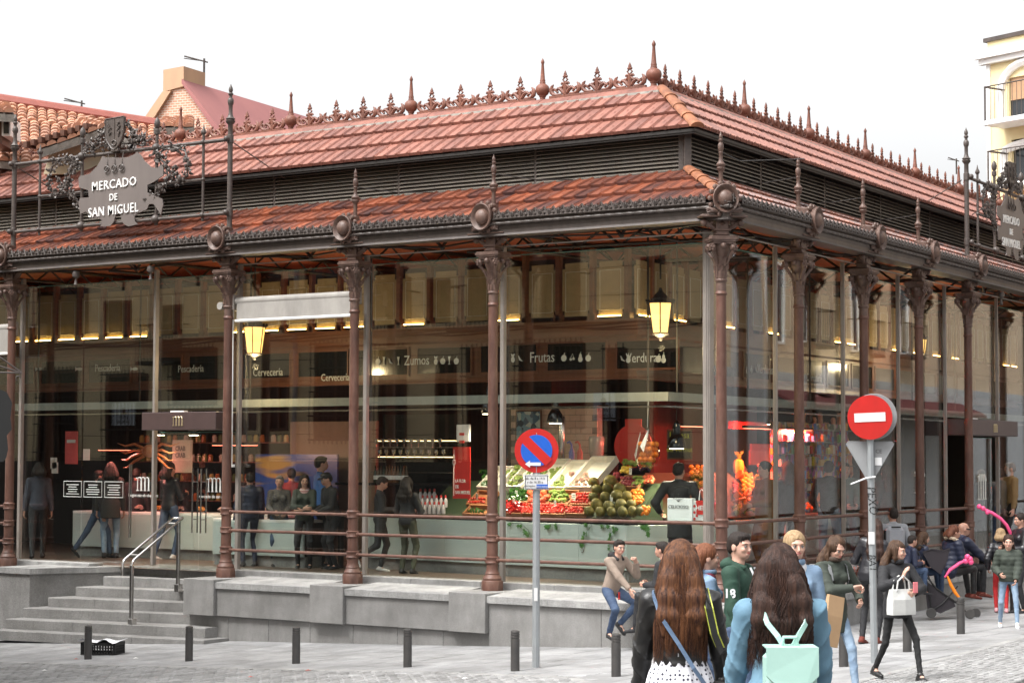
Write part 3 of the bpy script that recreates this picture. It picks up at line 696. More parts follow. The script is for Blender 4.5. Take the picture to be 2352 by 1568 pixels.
# hips of half-round tiles
def hip(d0, z0, d1, z1, n):
    P0 = Vector((-KM*d0, d0, z0)); P1 = Vector((-KM*d1, d1, z1)); D = (P1-P0); L_ = D.length/n; u = D.normalized(); side = u.cross(Vector((0, 0, 1))).normalized(); nn = side.cross(u)
    M = Matrix(((side.x, u.x, nn.x, 0), (side.y, u.y, nn.y, 0), (side.z, u.z, nn.z, 0), (0, 0, 0, 1)))
    b = MB(); seg = 8; vs = []; fs = []
    for y, r in ((-.02, .105), (.03, .11), (.035, .10), (L_+.05, .078)):
        for k in range(seg+1):
            a = math.pi*k/seg; vs.append((r*1.15*math.cos(a), y, r*.8*math.sin(a)-.02))
    for j in range(3):
        for k in range(seg): fs.append((j*(seg+1)+k, j*(seg+1)+k+1, (j+1)*(seg+1)+k+1, (j+1)*(seg+1)+k))
    fs.append(tuple(range(seg+1))[::-1]); b.add(vs, fs); me = b.mesh('hip_tile', [m_hip], True)
    for k in range(n): link('hip_tile', me, hall, T(P0+u*L_*k+Vector((0, 0, .05))) @ M @ RZ(random.uniform(-.03, .03)))
hip(.80, 7.42, 2.1, 8.36, 4); hip(.05, 6.24, 1.12, 6.80, 4)

# ---- glazing
MUL_L = [-.51, -4.445, -7.406, -10.427, -12.59, -16.34, -19.3]; MUL_R = [.50, 3.23, 6.39, 9.37, 12.23, 15.86, 18.4, 21.5]
def mull(side, x, wd=.075, dp=.09, z0=.115, z1=5.72, mt=None, d=.46):
    b = MB(); b.cbox(-wd/2, wd/2, 0, dp, z0, z1, .006); b.box(-wd/2-.012, -wd/2, .03, .05, z0, z1); obj('mullion', b, [mt or m_alu], hall, frame(side) @ T((x, d-.04, 0)))
for x in MUL_L:
    if x != -12.59: mull('L', x, .075 if x != -.51 else .13, .09 if x != -.51 else .13)
mull('L', -12.59, .06, .10)
for x in MUL_R: mull('R', x, .06 if x != .50 else .10, .07)
def pane(side, x0, x1, z0=.12, z1=5.54, d=.50):
    b = MB(); b.cbox(x0+.004, x1-.004, 0, .018, z0, z1, .002); o = obj('glass_pane', b, [m_glass], hall, frame(side) @ T((0, d, 0)))
    e = MB(); e.box(x0, x1, -.004, .022, z1, z1+.012); obj('pane_edge', e, [m_edge], hall, frame(side) @ T((0, d, 0))); return o
PL = [(-4.39, -.60), (-7.35, -4.50), (-10.37, -7.46), (-12.55, -11.58), (-16.28, -14.62), (-14.60, -12.63), (-19.25, -16.4)]
for a, b_ in ((-4.39, -.60), (-7.35, -4.50), (-10.37, -7.46), (-16.28, -14.62), (-14.60, -12.63), (-19.25, -16.4), (-24, -19.35)): pane('L', a, b_)
pane('L', -12.55, -10.5, 3.02, 5.54)
pane('L', -12.53, -11.52, .07, 2.62, d=.56); pane('L', -11.50, -10.5, .07, 2.62, d=.56)
for a, b_ in ((.60, 3.17), (3.29, 6.33), (6.45, 9.31), (9.43, 12.17), (18.5, 21.4), (21.6, 28)): pane('R', a, b_)
pane('R', 12.3, 15.8, 3.05); pane('R', 15.9, 18.3); pane('R', 14.1, 15.8, .07, 2.62, d=.56)
# door canopies with the market's emblem
def arch_m(b, x, z, h, r, y0=-.012, n=3, w_=None):
    # three joined arches, drawn with a fine stem and a heavier one, serif feet
    w_ = w_ or h*.36; x0 = x-w_*n/2
    for k in range(n+1): b.box(x0+k*w_-r*(1.6 if k else .8), x0+k*w_+r*(1.6 if k else .8), y0, 0, z, z+h*.78)
    for k in range(n):
        pts = [(x0+k*w_+w_*.5*(1-math.cos(t)), y0/2, z+h*.72+h*.26*math.sin(t)) for t in [math.pi*i/8 for i in range(9)]]
        b.tube(pts, [r*.8+r*.7*abs(math.cos(math.pi*i/8)) for i in range(9)], 4)
    for k in range(n+1): b.box(x0+k*w_-r*3.2, x0+k*w_+r*3.2, y0, 0, z-.004, z+r*1.2)
    b.box(x0-r*4, x0, y0, 0, z+h*.86, z+h*.94)
def canopy(side, x0, x1):
    b = MB(); b.cbox(x0, x1, -.05, .50, 2.66, 2.99, .01); o = obj('door_canopy', b, [mat('canopy_brown', (.075, .048, .045), .4)], hall, frame(side))
    e = MB(); arch_m(e, (x0+x1)/2, 2.74, .17, .006, n=3, w_=.075); obj('emblem', e, [mat('brass_letter', (.75, .62, .38), .35, metal=.6)], o, T((0, -.052, 0)))
    l = MB(); l.box(x0+.6, x0+.95, .1, .2, 2.99, 3.02); obj('lamp_fitting', l, [m_white], o)
canopy('L', -12.42, -10.52); canopy('R', 12.35, 15.7)
for x in (-14.60, -12.0): pass
def door_handle(side, x):
    b = MB()
    for dy in (-.06, .08): b.tube([(x, dy, .75), (x, dy, 1.95)], .014, 8)
    for z in (1.0, 1.7): b.tube([(x, -.06, z), (x, .08, z)], .009, 6)
    obj('door_handle', b, [m_steel], hall, frame(side) @ T((0, .56, 0)), smooth=True)
door_handle('L', -11.62); door_handle('L', -11.40)
b = MB()
for dx in (0, .045): b.tube([(-13.32+dx*2.2, .44+(.0 if dx else .14), .62), (-13.32+dx*2.2, .44+(0 if dx else .14), 2.02)], .014, 8)
for z in (.9, 1.75): b.tube([(-13.32, .58, z), (-13.22, .44, z)], .009, 6)
obj('door_handle', b, [m_steel], hall, FL, smooth=True)
# words on the glass
def words(side, txt, x, z, size, d=.485, mt=None, w_=1.0, **k):
    obj('lettering', text_mb(txt, size, .003, font_w=w_, **k), [mt or m_text], hall, frame(side) @ T((x, d, z)))
e = MB(); arch_m(e, -11.10, 1.52, .26, .009, n=3, w_=.10); obj('emblem', e, [m_text], hall, FL @ T((0, .55, 0)))
e = MB(); arch_m(e, -12.90, 1.52, .26, .009, n=3, w_=.10); obj('emblem', e, [m_text], hall, FL @ T((0, .49, 0)))
words('L', 'mercado de san miguel', -11.10, 1.43, .085, .548); words('L', 'mercado de san miguel', -12.90, 1.43, .085, mt=m_text, w_=-1.0)
for x in (-14.85, -14.28, -13.70):
    b = MB(); P = [(-.25, 0), (.25, 0), (.25, .30), (-.25, .30)]
    for (a, c), (a2, c2) in zip(P, P[1:]+P[:1]): b.tube([(a, 0, c), (a2, 0, c2)], .005, 4)
    for k in range(5): wv = random.uniform(.1, .19); b.box(-wv, wv, -.001, .001, .05+k*.045, .062+k*.045)
    obj('glass_notice', b, [m_text], hall, FL @ T((x, .488, 1.38)))
e = MB(); arch_m(e, 15.0, 1.3, .55, .018, n=3, w_=.16); obj('emblem', e, [m_text], hall, FR @ T((0, .55, 0)))
e = MB(); arch_m(e, 10.7, 1.5, .45, .018, n=3, w_=.16); obj('emblem', e, [m_text], hall, FR @ T((0, .49, 0)))

# ---- roller blinds
def blind(side, x0, x1, z=4.99, drop=.34):
    b = MB(); b.tube([(x0, .10, z), (x1, .10, z)], .075, 14); o = obj('roller_blind', b, [m_awn], hall, frame(side), smooth=True)
    c = MB(); c.box(x0+.05, x1-.05, .035, .05, z-drop, z); obj('cloth', c, [m_awn], o)
    c = MB(); c.tube([(x0+.02, .04, z-drop-.02), (x1-.02, .04, z-drop-.02)], .028, 8); obj('bottom_bar', c, [m_white], o)
    c = MB(); c.cbox(x0-.05, x0+.0, .0, .22, z-.16, z+.12, .01); c.cbox(x1, x1+.05, .0, .22, z-.16, z+.12, .01); obj('bracket', c, [m_alu], o)
blind('L', XL[2]+.12, XL[1]-.06); blind('L', XL[4]+.1, XL[3]-.1, 4.72, .5)
b = MB(); b.tube([(-10.52, .02, 4.92), (-10.52, 1.2, 4.92)], .07, 12); o = obj('roller_blind', b, [m_awn], hall, FL, smooth=True)
b = MB(); b.box(-10.60, -10.44, .30, .32, 2.02, 4.9); obj('cloth', b, [m_white], o); b = MB(); b.cbox(-10.64, -10.40, .27, .35, 1.98, 2.03, .005); obj('bottom_bar', b, [m_white], o)
# ================================================================== buildings across the street (seen in the glass)
def VL(u, v, off=10.5):
    P = on_plane(u, v, (0, 1, 0), 1.0+off); return P[0], P[2]
def VR(u, v, off=8.0):
    return RP(u, v, 1.0+off)
m_cream = mat('render_cream', (0.74, 0.60, 0.38), 0.8, col2=(0.62, 0.50, 0.32), scale=.7, amt=.7, bump=.2)
m_beige = mat('render_beige', (0.60, 0.46, 0.32), 0.8, col2=(0.5, 0.38, 0.27), scale=.7, amt=.7, bump=.2)
m_stoneg = mat('stone_grey', (0.34, 0.34, 0.35), 0.8, amt=.5)
m_shut = mat('shutter_brown', (0.09, 0.035, 0.02), 0.5)
m_pane = mat('window_glass_dark', (0.02, 0.022, 0.025), 0.08)
m_red = mat('red_paint', (0.50, 0.025, 0.02), 0.45)
def far_window(par, M, x0, x1, z0, z1, frame_m, balcony=False, bars=False, depth=.16):
    b = MB(); t = .07
    b.box(x0, x0+t, -.03, depth, z0, z1); b.box(x1-t, x1, -.03, depth, z0, z1); b.box(x0+t, x1-t, -.03, depth, z1-t, z1); b.box(x0+t, x1-t, -.03, depth, z0, z0+t)
    b.box((x0+x1)/2-.03, (x0+x1)/2+.03, -.01, depth, z0+t, z1-t)
    wf = obj('window', b, [frame_m], par, M)
    p = MB(); p.box(x0+t, x1-t, .05, .08, z0+t, z1-t); obj('pane', p, [m_pane], wf)
    if balcony:
        c = MB(); c.cbox(x0-.25, x1+.25, -.55, -.03, z0-.12, z0-.02, .02)
        n = int((x1-x0+.5)/.11)
        for k in range(n+1): c.tube([(x0-.25+k*(x1-x0+.5)/n, -.52, z0-.02), (x0-.25+k*(x1-x0+.5)/n, -.52, z0+.95)], .011, 4)
        c.tube([(x0-.27, -.52, z0+.96), (x1+.27, -.52, z0+.96)], .022, 5); c.tube([(x0-.25, -.52, z0+.96), (x0-.25, 0, z0+.96)], .02, 4); c.tube([(x1+.25, -.52, z0+.96), (x1+.25, 0, z0+.96)], .02, 4)
        obj('balcony', c, [m_dark], par, M)
    if bars:
        c = MB(); n = int((x1-x0)/.14)
        for k in range(n+1): c.tube([(x0+k*(x1-x0)/n, -.18, z0-.1), (x0+k*(x1-x0)/n, -.18, z1+.1)], .016, 4)
        for zz in np.linspace(z0, z1, 5): c.tube([(x0-.05, -.18, zz), (x1+.05, -.18, zz)], .018, 4)
        obj('window_grille', c, [m_black], par, M)
# left-hand street: facade plane y = -10.5, faces +y
bl = empty('apartment_building', (0, 0, 0), label='cream building with shuttered windows, mirrored in the left glass', cat='building')
MLb = Matrix(((-1, 0, 0, 0), (0, -1, 0, -10.5), (0, 0, 1, 0), (0, 0, 0, 1)))     # local X runs to the viewer's right when facing it
XE = VL(1640, 900)[0]
def solid_wall(par, M, x0, x1, z0, z1, holes, m, th=.3, extra=0):
    # wall skin with real openings: cut into vertical strips at hole edges
    xs = sorted(set([x0, x1]+[h[0] for h in holes]+[h[1] for h in holes])); b = MB()
    for a, c in zip(xs[:-1], xs[1:]):
        if c-a < 1e-4: continue
        hs = sorted([h for h in holes if h[0] < (a+c)/2 < h[1]], key=lambda h: h[2]); z = z0
        for h in hs:
            if h[2] > z: b.box(a, c, 0, th, z, h[2])
            z = max(z, h[3])
        if z < z1: b.box(a, c, 0, th, z, z1)
    b.box(x0, x1, th, th+.05+extra, z0, z1)
    obj('wall', b, [m], par, M)
hl = []
for (u0, u1, v0, v1, kind) in [(85, 205, 665, 770, 'bars'), (632, 674, 640, 762, ''), (858, 945, 640, 765, 'bal'), (1076, 1130, 600, 752, 'bal'), (1245, 1334, 580, 728, 'bal'), (1470, 1530, 590, 720, ''),
        (360, 420, 700, 830, 'bal'), (90, 180, 850, 1100, 'bars'), (400, 500, 800, 930, 'bars'), (615, 665, 862, 990, ''), (725, 815, 790, 1010, 'bars'), (870, 935, 800, 1050, 'bars'), (1190, 1345, 790, 985, 'bars'), (1000, 1050, 830, 1120, ''), (1500, 1570, 800, 1130, ''), (245, 340, 860, 1110, 'bars'), (430, 505, 960, 1120, ''), (1072, 1150, 800, 1060, 'bars'), (700, 790, 610, 755, 'bal'), (980, 1035, 640, 750, ''), (1395, 1440, 800, 1120, 'bars'), (240, 300, 690, 780, '')]:  # last windows of the list are added to darken the mirrored facade
    um = (u0+u1)/2; x0 = -VL(u0, v0)[0]; x1 = -VL(u1, v0)[0]; z1 = VL(um, v0)[1]; z0 = VL(um, v1)[1]; x0, x1 = min(x0, x1), max(x0, x1)
    hl.append((x0, x1, z0, z1, kind))
solid_wall(bl, MLb, -XE, 46, -2.2, 13, hl, m_cream, .25, 4)
for h in hl: far_window(bl, MLb, *h[:4], m_shut, h[4] == 'bal', h[4] == 'bars')
zs = VL(1000, 748)[1]
b = MB(); b.box(-XE-.03, 46, -.06, -.004, -1.4, 2.05); obj('base_course', b, [mat('stone_dark', (.05, .048, .045), .7)], bl, MLb)  # dark stone base; street shadow and passers-by also put into its tone
b = MB(); b.box(-XE-.02, 46, -.10, .0, zs-.06, zs+.05); obj('string_course', b, [m_cream], bl, MLb)
b = MB()
for q in range(3): b.tube([(-XE+k*1.0, -.13-.02*q, zs-.12-.05*q+.05*math.sin(k*1.3+q)) for k in range(40)], .02, 4)
obj('cable', b, [m_black], bl, MLb)
b = MB(); b.tube([(-VL(686, 700)[0], -.1, -1.2), (-VL(686, 700)[0], -.1, 12)], .06, 8); obj('drainpipe', b, [m_stoneg], bl, MLb)
b = MB()
for z in np.arange(-1, 12.8, .62): b.box(-XE-.01, 46, -.006, .0, z, z+.012)
obj('joint_line', b, [m_dark], bl, MLb)
# street name plate of tiles, mirrored in the glass in the photograph: it reads the right way round here
def plate(px, lines, par):
    x0 = -VL(px[0], px[2])[0]; x1 = -VL(px[1], px[2])[0]; x0, x1 = min(x0, x1), max(x0, x1); z1 = VL(px[0], px[2])[1]; z0 = VL(px[0], px[3])[1]
    b = MB(); b.box(x0, x1, -.04, 0, z0, z1); o = obj('name_plate', b, [mat('glazed_tile', (.62, .68, .78), .2)], par, MLb)
    for i, t in enumerate(lines): obj('lettering', text_mb(t, (z1-z0)*.2, .004, font_w=.7), [m_black], o, T(((x0+x1)/2, -.045, z0+(z1-z0)*(.36-.2*i))))
    b = MB(); b.ball(((x0+x1)/2, -.045, z0+(z1-z0)*.68), .12*(z1-z0), 8, sc=(1, .1, 1.2)); b.box((x0+x1)/2-.2*(z1-z0), (x0+x1)/2+.2*(z1-z0), -.046, -.04, z0+(z1-z0)*.5, z0+(z1-z0)*.56); obj('picture', b, [m_shut], o)
plate((1365, 1412, 902, 965), ['CAVA DE', 'SAN MIGUEL'], bl); plate((258, 312, 924, 975), ['CAVA DE', 'SAN MIGUEL'], bl)
# across the square on the right: faces the right side of the hall
br = empty('apartment_building', (0, 0, 0), label='beige building with iron balconies above a shop, mirrored in the right glass', cat='building')
MRb = FR @ Matrix(((-1, 0, 0, 0), (0, -1, 0, -8.0), (0, 0, 1, 0), (0, 0, 0, 1)))
hr = []
for (u0, u1, v0, v1, kind) in [(1838, 1872, 610, 790, 'bal'), (1955, 1990, 640, 810, 'bal'), (2050, 2085, 650, 815, 'bal'), (1760, 1800, 600, 790, ''), (1780, 1900, 930, 1120, ''), (1985, 2040, 930, 1120, ''), (2120, 2170, 900, 1120, '')]:
    um = (u0+u1)/2; x0 = -VR(u0, v0)[0]; x1 = -VR(u1, v0)[0]; x0, x1 = min(x0, x1), max(x0, x1); hr.append((x0, x1, VR(um, v1)[1], VR(um, v0)[1], kind))
solid_wall(br, MRb, -56, -13, -1.5, 13, hr, m_beige, .25, 5)
for h in hr: far_window(br, MRb, *h[:4], m_white, h[4] == 'bal')
x = -VR(1712, 800)[0]; b = MB(); b.cbox(x-.9, x+.9, -.14, 0, -1.4, 13, .02); obj('pilaster', b, [m_stoneg], br, MRb)
zt = VR(1850, 860)[1]; b = MB(); b.box(-56, -13, -.10, -.002, -1.4, zt); obj('shop_front', b, [mat('stone_pale', (.45, .46, .48), .6)], br, MRb)
b = MB(); b.add([(-40, -.1, zt-.5), (-23, -.1, zt-.5), (-23, -1.0, zt-.9), (-40, -1.0, zt-.9), (-40, -.1, zt-.54), (-23, -.1, zt-.54), (-23, -1.0, zt-1.0), (-40, -1.0, zt-1.0)], [(0, 1, 2, 3), (7, 6, 5, 4), (3, 2, 6, 7), (0, 3, 7, 4), (1, 5, 6, 2)]); obj('shop_awning', b, [mat('awning_maroon', (.10, .015, .015), .7)], br, MRb)
xa, za = VR(1872, 868); b = MB(); b.cbox(-xa-.4, -xa+.4, -.45, -.1, za-.45, za+.35, .03); b.lathe([(.22, 0), (.22, .02)], 14, M=T((-xa, -.46, za)) @ RX(math.pi/2)); obj('air_conditioner', b, [m_white], br, MRb)
# behind the photographer, closing the square
bb = empty('apartment_building', (0, 0, 0), label='stone coloured building closing the square, behind the photographer', cat='building')
MBb = T((4, -52, 0)) @ RZ(math.radians(180-8))
hh = [(-20+4*i, -18.6+4*i, z, z+2.3, 'bal') for i in range(12) for z in (5.2, 9.2)]
solid_wall(bb, MBb, -30, 40, -1, 14, hh, m_beige, .25, 5)
for h in hh: far_window(bb, MBb, *h[:4], m_shut, True)

# ================================================================== roofs beyond the hall
m_rtile = mat('old_roof_tile', (0.55, 0.28, 0.17), 0.75, col2=(0.30, 0.15, 0.10), scale=6, amt=.5, rand=.7, bump=.4, attr='tint')
m_plasterp = mat('plaster_peach', (0.52, 0.33, 0.20), 0.8, col2=(0.42, 0.26, 0.17), scale=1.5, amt=.8, bump=.2, stretch=(1, 1, .3))
def brick_mat():
    m = mat('brick_pale', (0.5, 0.3, 0.2), 0.8); t = m.node_tree; N = t.nodes; L = t.links; b = N['Principled BSDF']
    br_ = N.new('ShaderNodeTexBrick'); br_.inputs['Color1'].default_value = (.56, .27, .17, 1); br_.inputs['Color2'].default_value = (.47, .21, .13, 1); br_.inputs['Mortar'].default_value = (.62, .50, .40, 1)
    br_.inputs['Scale'].default_value = 1.0; br_.inputs['Mortar Size'].default_value = .012; br_.inputs['Brick Width'].default_value = .15; br_.inputs['Row Height'].default_value = .062
    co = N.new('ShaderNodeTexCoord'); mp = N.new('ShaderNodeMapping'); mp.inputs['Rotation'].default_value = (math.pi/2, 0, 0); L.new(co.outputs['Object'], mp.inputs[0]); L.new(mp.outputs[0], br_.inputs['Vector'])
    L.new(br_.outputs[0], b.inputs['Base Color']); return m
m_brick = brick_mat()
m_tarred = mat('roof_membrane', (0.34, 0.135, 0.125), 0.7, col2=(0.26, 0.10, 0.10), scale=.6, amt=.7)
# house with a gable of pale brick and a big rendered chimney: gable faces the camera
D0 = 52.0
hb = empty('brick_house', (0, 0, 0), label='pale brick gable house with purple red roof and big rendered chimney', cat='house')
def AD(u, v, d=D0): return Vector(at_depth(u, v, d))
gd = Vector((_rt[0], _rt[1], 0)); gi = Vector((_fw[0], _fw[1], 0)).normalized()
# local frame: X right along the gable, Y away, Z up; the gable is turned so that its right flank shows
rot = math.radians(24); gx = gd*math.cos(rot)-gi*math.sin(rot)*-1; gx = (gd*math.cos(rot)-gi*math.sin(rot)).normalized(); gy = Vector((-gx.y, gx.x, 0))
O = AD(420, 200); MG = Matrix(((gx.x, gy.x, 0, O.x), (gx.y, gy.y, 0, O.y), (0, 0, 1, 0), (0, 0, 0, 1))); MGi = MG.inverted()
def GL(u, v):      # pixel onto the gable plane, local coordinates
    P = on_plane(u, v, tuple(gy), float(gy.dot(O))); q = MGi @ Vector(P); return q.x, q.z
pts = [GL(*q) for q in ((318, 300), (378, 215), (423, 197), (520, 330), (520, 420), (318, 420))]
b = MB(); b.prism([pts[0], pts[1], pts[2], pts[3], pts[4], pts[5]], 0, .4); obj('gable_wall', b, [m_brick], hb, MG)
q0, q1 = GL(423, 194), GL(522, 334); LEN = 16
b = MB(); b.add([(q0[0], -.12, q0[1]), (q1[0], -.12, q1[1]), (q1[0], LEN, q1[1]), (q0[0], LEN, q0[1]), (q0[0], -.12, q0[1]+.12), (q1[0]+.1, -.12, q1[1]+.12), (q1[0]+.1, LEN, q1[1]+.12), (q0[0], LEN, q0[1]+.12)],
    [(0, 3, 2, 1), (4, 5, 6, 7), (0, 1, 5, 4), (1, 2, 6, 5), (2, 3, 7, 6), (3, 0, 4, 7)]); obj('roof', b, [m_tarred], hb, MG)
p0, p1 = GL(378, 212), GL(316, 302)
b = MB(); b.add([(p0[0], -.1, p0[1]), (p0[0], LEN, p0[1]), (p1[0], LEN, p1[1]), (p1[0], -.1, p1[1]), (p0[0]+.25, -.1, p0[1]+.0), (p0[0]+.25, LEN, p0[1]), (p1[0]+.25, LEN, p1[1]-.1), (p1[0]+.25, -.1, p1[1]-.1)], [(0, 1, 2, 3), (0, 3, 7, 4), (4, 7, 6, 5), (1, 5, 6, 2)]); obj('roof_edge', b, [m_plasterp], hb, MG)
c0, c1, ct = GL(377, 212), GL(424, 190), GL(424, 153)
b = MB(); w_ = c1[0]-c0[0]; b.add([(c0[0], -.05, c0[1]), (c1[0], -.05, c1[1]-.1), (c1[0], .95, c1[1]-.5), (c0[0], .95, c0[1]), (c0[0], -.05, ct[1]-.05), (c1[0], -.05, ct[1]-.0), (c1[0], .95, ct[1]), (c0[0], .95, ct[1])],
    [(0, 3, 2, 1), (4, 5, 6, 7), (0, 1, 5, 4), (1, 2, 6, 5), (2, 3, 7, 6), (3, 0, 4, 7)]); ch = obj('chimney', b, [m_plasterp], hb, MG)
# aerials
def aerial(u, v, vt, d, L_, name_lbl, flip=-1):
    P = AD(u, v, d); Pt = AD(u, vt, d); h = Pt.z-P.z; b = MB(); b.tube([(0, 0, 0), (0, 0, h)], .03, 5)
    e = empty('tv_aerial', P, rz=math.atan2(_rt[1], _rt[0]), label=name_lbl, cat='aerial'); e['group'] = 'television aerials on the roofs'
    obj('mast', b, [m_grey], e); b = MB(); b.tube([(.1, 0, h-.1), (flip*L_, 0, h+.12*L_)], .02, 4); obj('boom', b, [m_grey], e); b = MB()
    for k in range(9): x = flip*L_*(k+1)/9.5; b.tube([(x, -.18, h-.1+.2*L_*(k+1)/9.5*.7), (x, .18, h-.1+.2*L_*(k+1)/9.5*.7+.06)], .013, 4)
    obj('element', b, [m_grey], e)
aerial(468, 215, 134, 54, .52, 'thin television aerial beside the big rendered chimney'); aerial(187, 268, 231, 60, .50, 'thin television aerial rising behind the old tiled roof on the left'); aerial(2197, 400, 364, 75, .3, 'small television aerial beside the far right ridge finial')
# old tiled roofs on the left
tr = empty('old_house', (0, 0, 0), label='old house with weathered curved roof tiles and a cream dormer, left behind the market sign', cat='house')
def barrel(w, l, r0=.5, seg=5):
    b = MB(); vs = []
    for y, s_ in ((0, 1.0), (l, .82)):
        for k in range(seg+1): a = math.pi*k/seg; vs.append((w/2*s_*math.cos(a), y, w*.42*s_*math.sin(a)))
    n = seg+1; b.add(vs, [(k, k+1, n+k+1, n+k) for k in range(seg)]+[tuple(range(n))[::-1]]); return b
def tiled_slope(par, P00, P10, P01, P11, name='roof_tile', w=.24, l=.34, limit=150, mtl=None, back=True):
    """corners: lower left, lower right, upper left, upper right"""
    P00, P10, P01, P11 = map(Vector, (P00, P10, P01, P11)); nr = max(1, round(((P01-P00).length+(P11-P10).length)/2/l)); items = []; bt = barrel(w, l*1.25)
    nv = (P10-P00).cross(P01-P00).normalized(); nv = nv if nv.z > 0 else -nv
    for r in range(nr):
        f = r/nr; A = P00.lerp(P01, f); B = P10.lerp(P11, f); n = max(1, round((B-A).length/w))
        for k in range(n):
            g = (k+.5)/n; p = A.lerp(B, g); upv = (P00.lerp(P10, g)-P01.lerp(P11, g))*-1; upv.normalize(); sx = upv.cross(nv).normalized()
            M = Matrix(((sx.x, upv.x, nv.x, p.x), (sx.y, upv.y, nv.y, p.y), (sx.z, upv.z, nv.z, p.z), (0, 0, 0, 1))) @ RX(-.06) @ RZ(random.uniform(-.06, .06)) @ T((0, 0, random.uniform(0, .03)))
            items.append((bt, M, random.random()))
    b = MB(); q = [P00-nv*.02, P10-nv*.02, P11-nv*.02, P01-nv*.02]; b.add([tuple(v) for v in q]+[tuple(v-nv*.15) for v in q], [(0, 1, 2, 3), (7, 6, 5, 4), (0, 4, 5, 1), (1, 5, 6, 2), (2, 6, 7, 3), (3, 7, 4, 0)]); obj('roof_deck', b, [m_mort], par)
    pieces(name, items, [mtl or m_rtile], par, limit)
tiled_slope(tr, AD(-30, 365, 44), AD(430, 420, 44), AD(-30, 228, 50), AD(430, 300, 50), limit=190)
# red ridge cap
b = MB(); b.tube([AD(-30, 226, 49.8), AD(120, 250, 49.8), AD(430, 298, 49.8)], .16, 8); obj('ridge_cap', b, [mat('ridge_red', (.25, .065, .045), .7, amt=.5)], tr, smooth=True)
# dormer: cream wall with a small tiled roof
dm = empty('dormer', label='dormer with peeling cream plaster under a small tiled roof', cat='dormer')
a_, b_, c_, d_ = AD(95, 330, 42.5), AD(272, 355, 42.5), AD(272, 286, 42.5), AD(110, 333, 42.5)
nb = MB(); f_ = [AD(100, 400, 42.4), AD(272, 400, 42.4), AD(272, 292, 42.4), AD(205, 296, 42.4), AD(118, 336, 42.4)]; bk = [p+gi*2.0 for p in f_]
nb.add([tuple(p) for p in f_+bk], [(0, 1, 2, 3, 4), (9, 8, 7, 6, 5)]+[(i, 5+i, 5+(i+1) % 5, (i+1) % 5) for i in range(5)]); obj('wall', nb, [mat('plaster_cream', (.62, .52, .34), .85, col2=(.45, .42, .38), scale=1.2, amt=.8)], dm)
tiled_slope(dm, AD(84, 345, 41.8), AD(250, 290, 41.8), AD(110, 322, 43.6), AD(192, 272, 43.6), name='roof_tile', w=.22, l=.32, limit=60)
tiled_slope(dm, AD(250, 292, 41.6), AD(300, 322, 41.6), AD(192, 272, 43.6), AD(290, 300, 43.6), name='roof_tile', w=.22, l=.32, limit=40)
nb = MB()
for k in range(9):
    P = AD(100+k*17, 340-k*5.2, 42.2); nb.box(P.x-.06, P.x+.06, P.y-.5, P.y+.4, P.z-.05, P.z+.07)
obj('rafter', nb, [m_shut], dm, kind='stuff')
nb = MB(); P = AD(178, 345, 42.3); 
def card(par, name, u0, u1, v0, v1, d, m, th=.12):
    a, b2, c2, e2 = AD(u0, v1, d), AD(u1, v1, d), AD(u1, v0, d), AD(u0, v0, d); nb = MB(); v_ = [a, b2, c2, e2]; bk = [p+gi*th for p in v_]
    nb.add([tuple(p) for p in v_+bk], [(0, 1, 2, 3), (7, 6, 5, 4)]+[(i, 4+i, 4+(i+1) % 4, (i+1) % 4) for i in range(4)]); return obj(name, nb, [m], par)
card(dm, 'corner_post', 262, 280, 286, 400, 42.3, m_shut, .5); wv = card(dm, 'window', 290, 312, 300, 350, 42.2, m_white, .1); card(wv, 'pane', 293, 309, 304, 350, 42.15, m_pane, .04)
wv = card(tr, 'window', 4, 24, 268, 312, 43.0, m_white, .9); card(wv, 'pane', 8, 20, 272, 307, 42.95, m_pane, .04); card(tr, 'dormer_cheek', -30, 4, 262, 330, 43.1, m_shut, 1.2)
tiled_slope(tr, AD(-40, 258, 42.6), AD(34, 262, 42.6), AD(-40, 236, 44.6), AD(20, 240, 44.6), w=.22, l=.32, limit=30)
tiled_slope(hb, AD(352, 292, 45), AD(446, 292, 45), AD(374, 276, 46.4), AD(446, 268, 46.4), w=.22, l=.32, limit=30)
# yellow house at the right edge
yh = empty('yellow_house', label='pale yellow house with white cornice and iron balconies, right edge', cat='house')
m_yel = mat('render_yellow', (0.80, 0.68, 0.40), 0.8, col2=(0.72, 0.56, 0.27), scale=.5, amt=.5)
zt_ = 2.18+(1049-96)*62/FPX
def on_z(u, v, z):
    d = ray(u, v); return CAM+d*((z-CAM[2])/d[2])
A_ = Vector(on_z(2268, 98, zt_)); B_ = Vector(on_z(2352, 80, zt_)); yx = (B_-A_).normalized(); yy_ = Vector((-yx.y, yx.x, 0)); MY = Matrix(((yx.x, yy_.x, 0, A_.x), (yx.y, yy_.y, 0, A_.y), (0, 0, 1, 0), (0, 0, 0, 1))); MYi = MY.inverted()
def YL(u, v):
    P = on_plane(u, v, tuple(yy_), float(yy_.dot(A_))); q = MYi @ Vector(P); return q.x, q.z
x0w, z1w = YL(2316, 180); x0b, z0b = YL(2316, 283); x1w = x0w+1.5
hy = [(x0w, x1w, z0b, z1w, ''), (x0w+.1, x1w+.2, YL(2322, 430)[1], YL(2322, 322)[1], '')]
solid_wall(yh, MY, 0, 3.6, -1, zt_, hy, m_yel, .35, 7)
b = MB(); za_, zb_ = YL(2268, 150)[1], YL(2268, 126)[1]; b.box(-.2, 3.6, -.18, 0, za_, zb_); b.box(-.3, 3.6, -.3, -.18, zb_-.15, zb_); obj('cornice', b, [m_white], yh, MY)
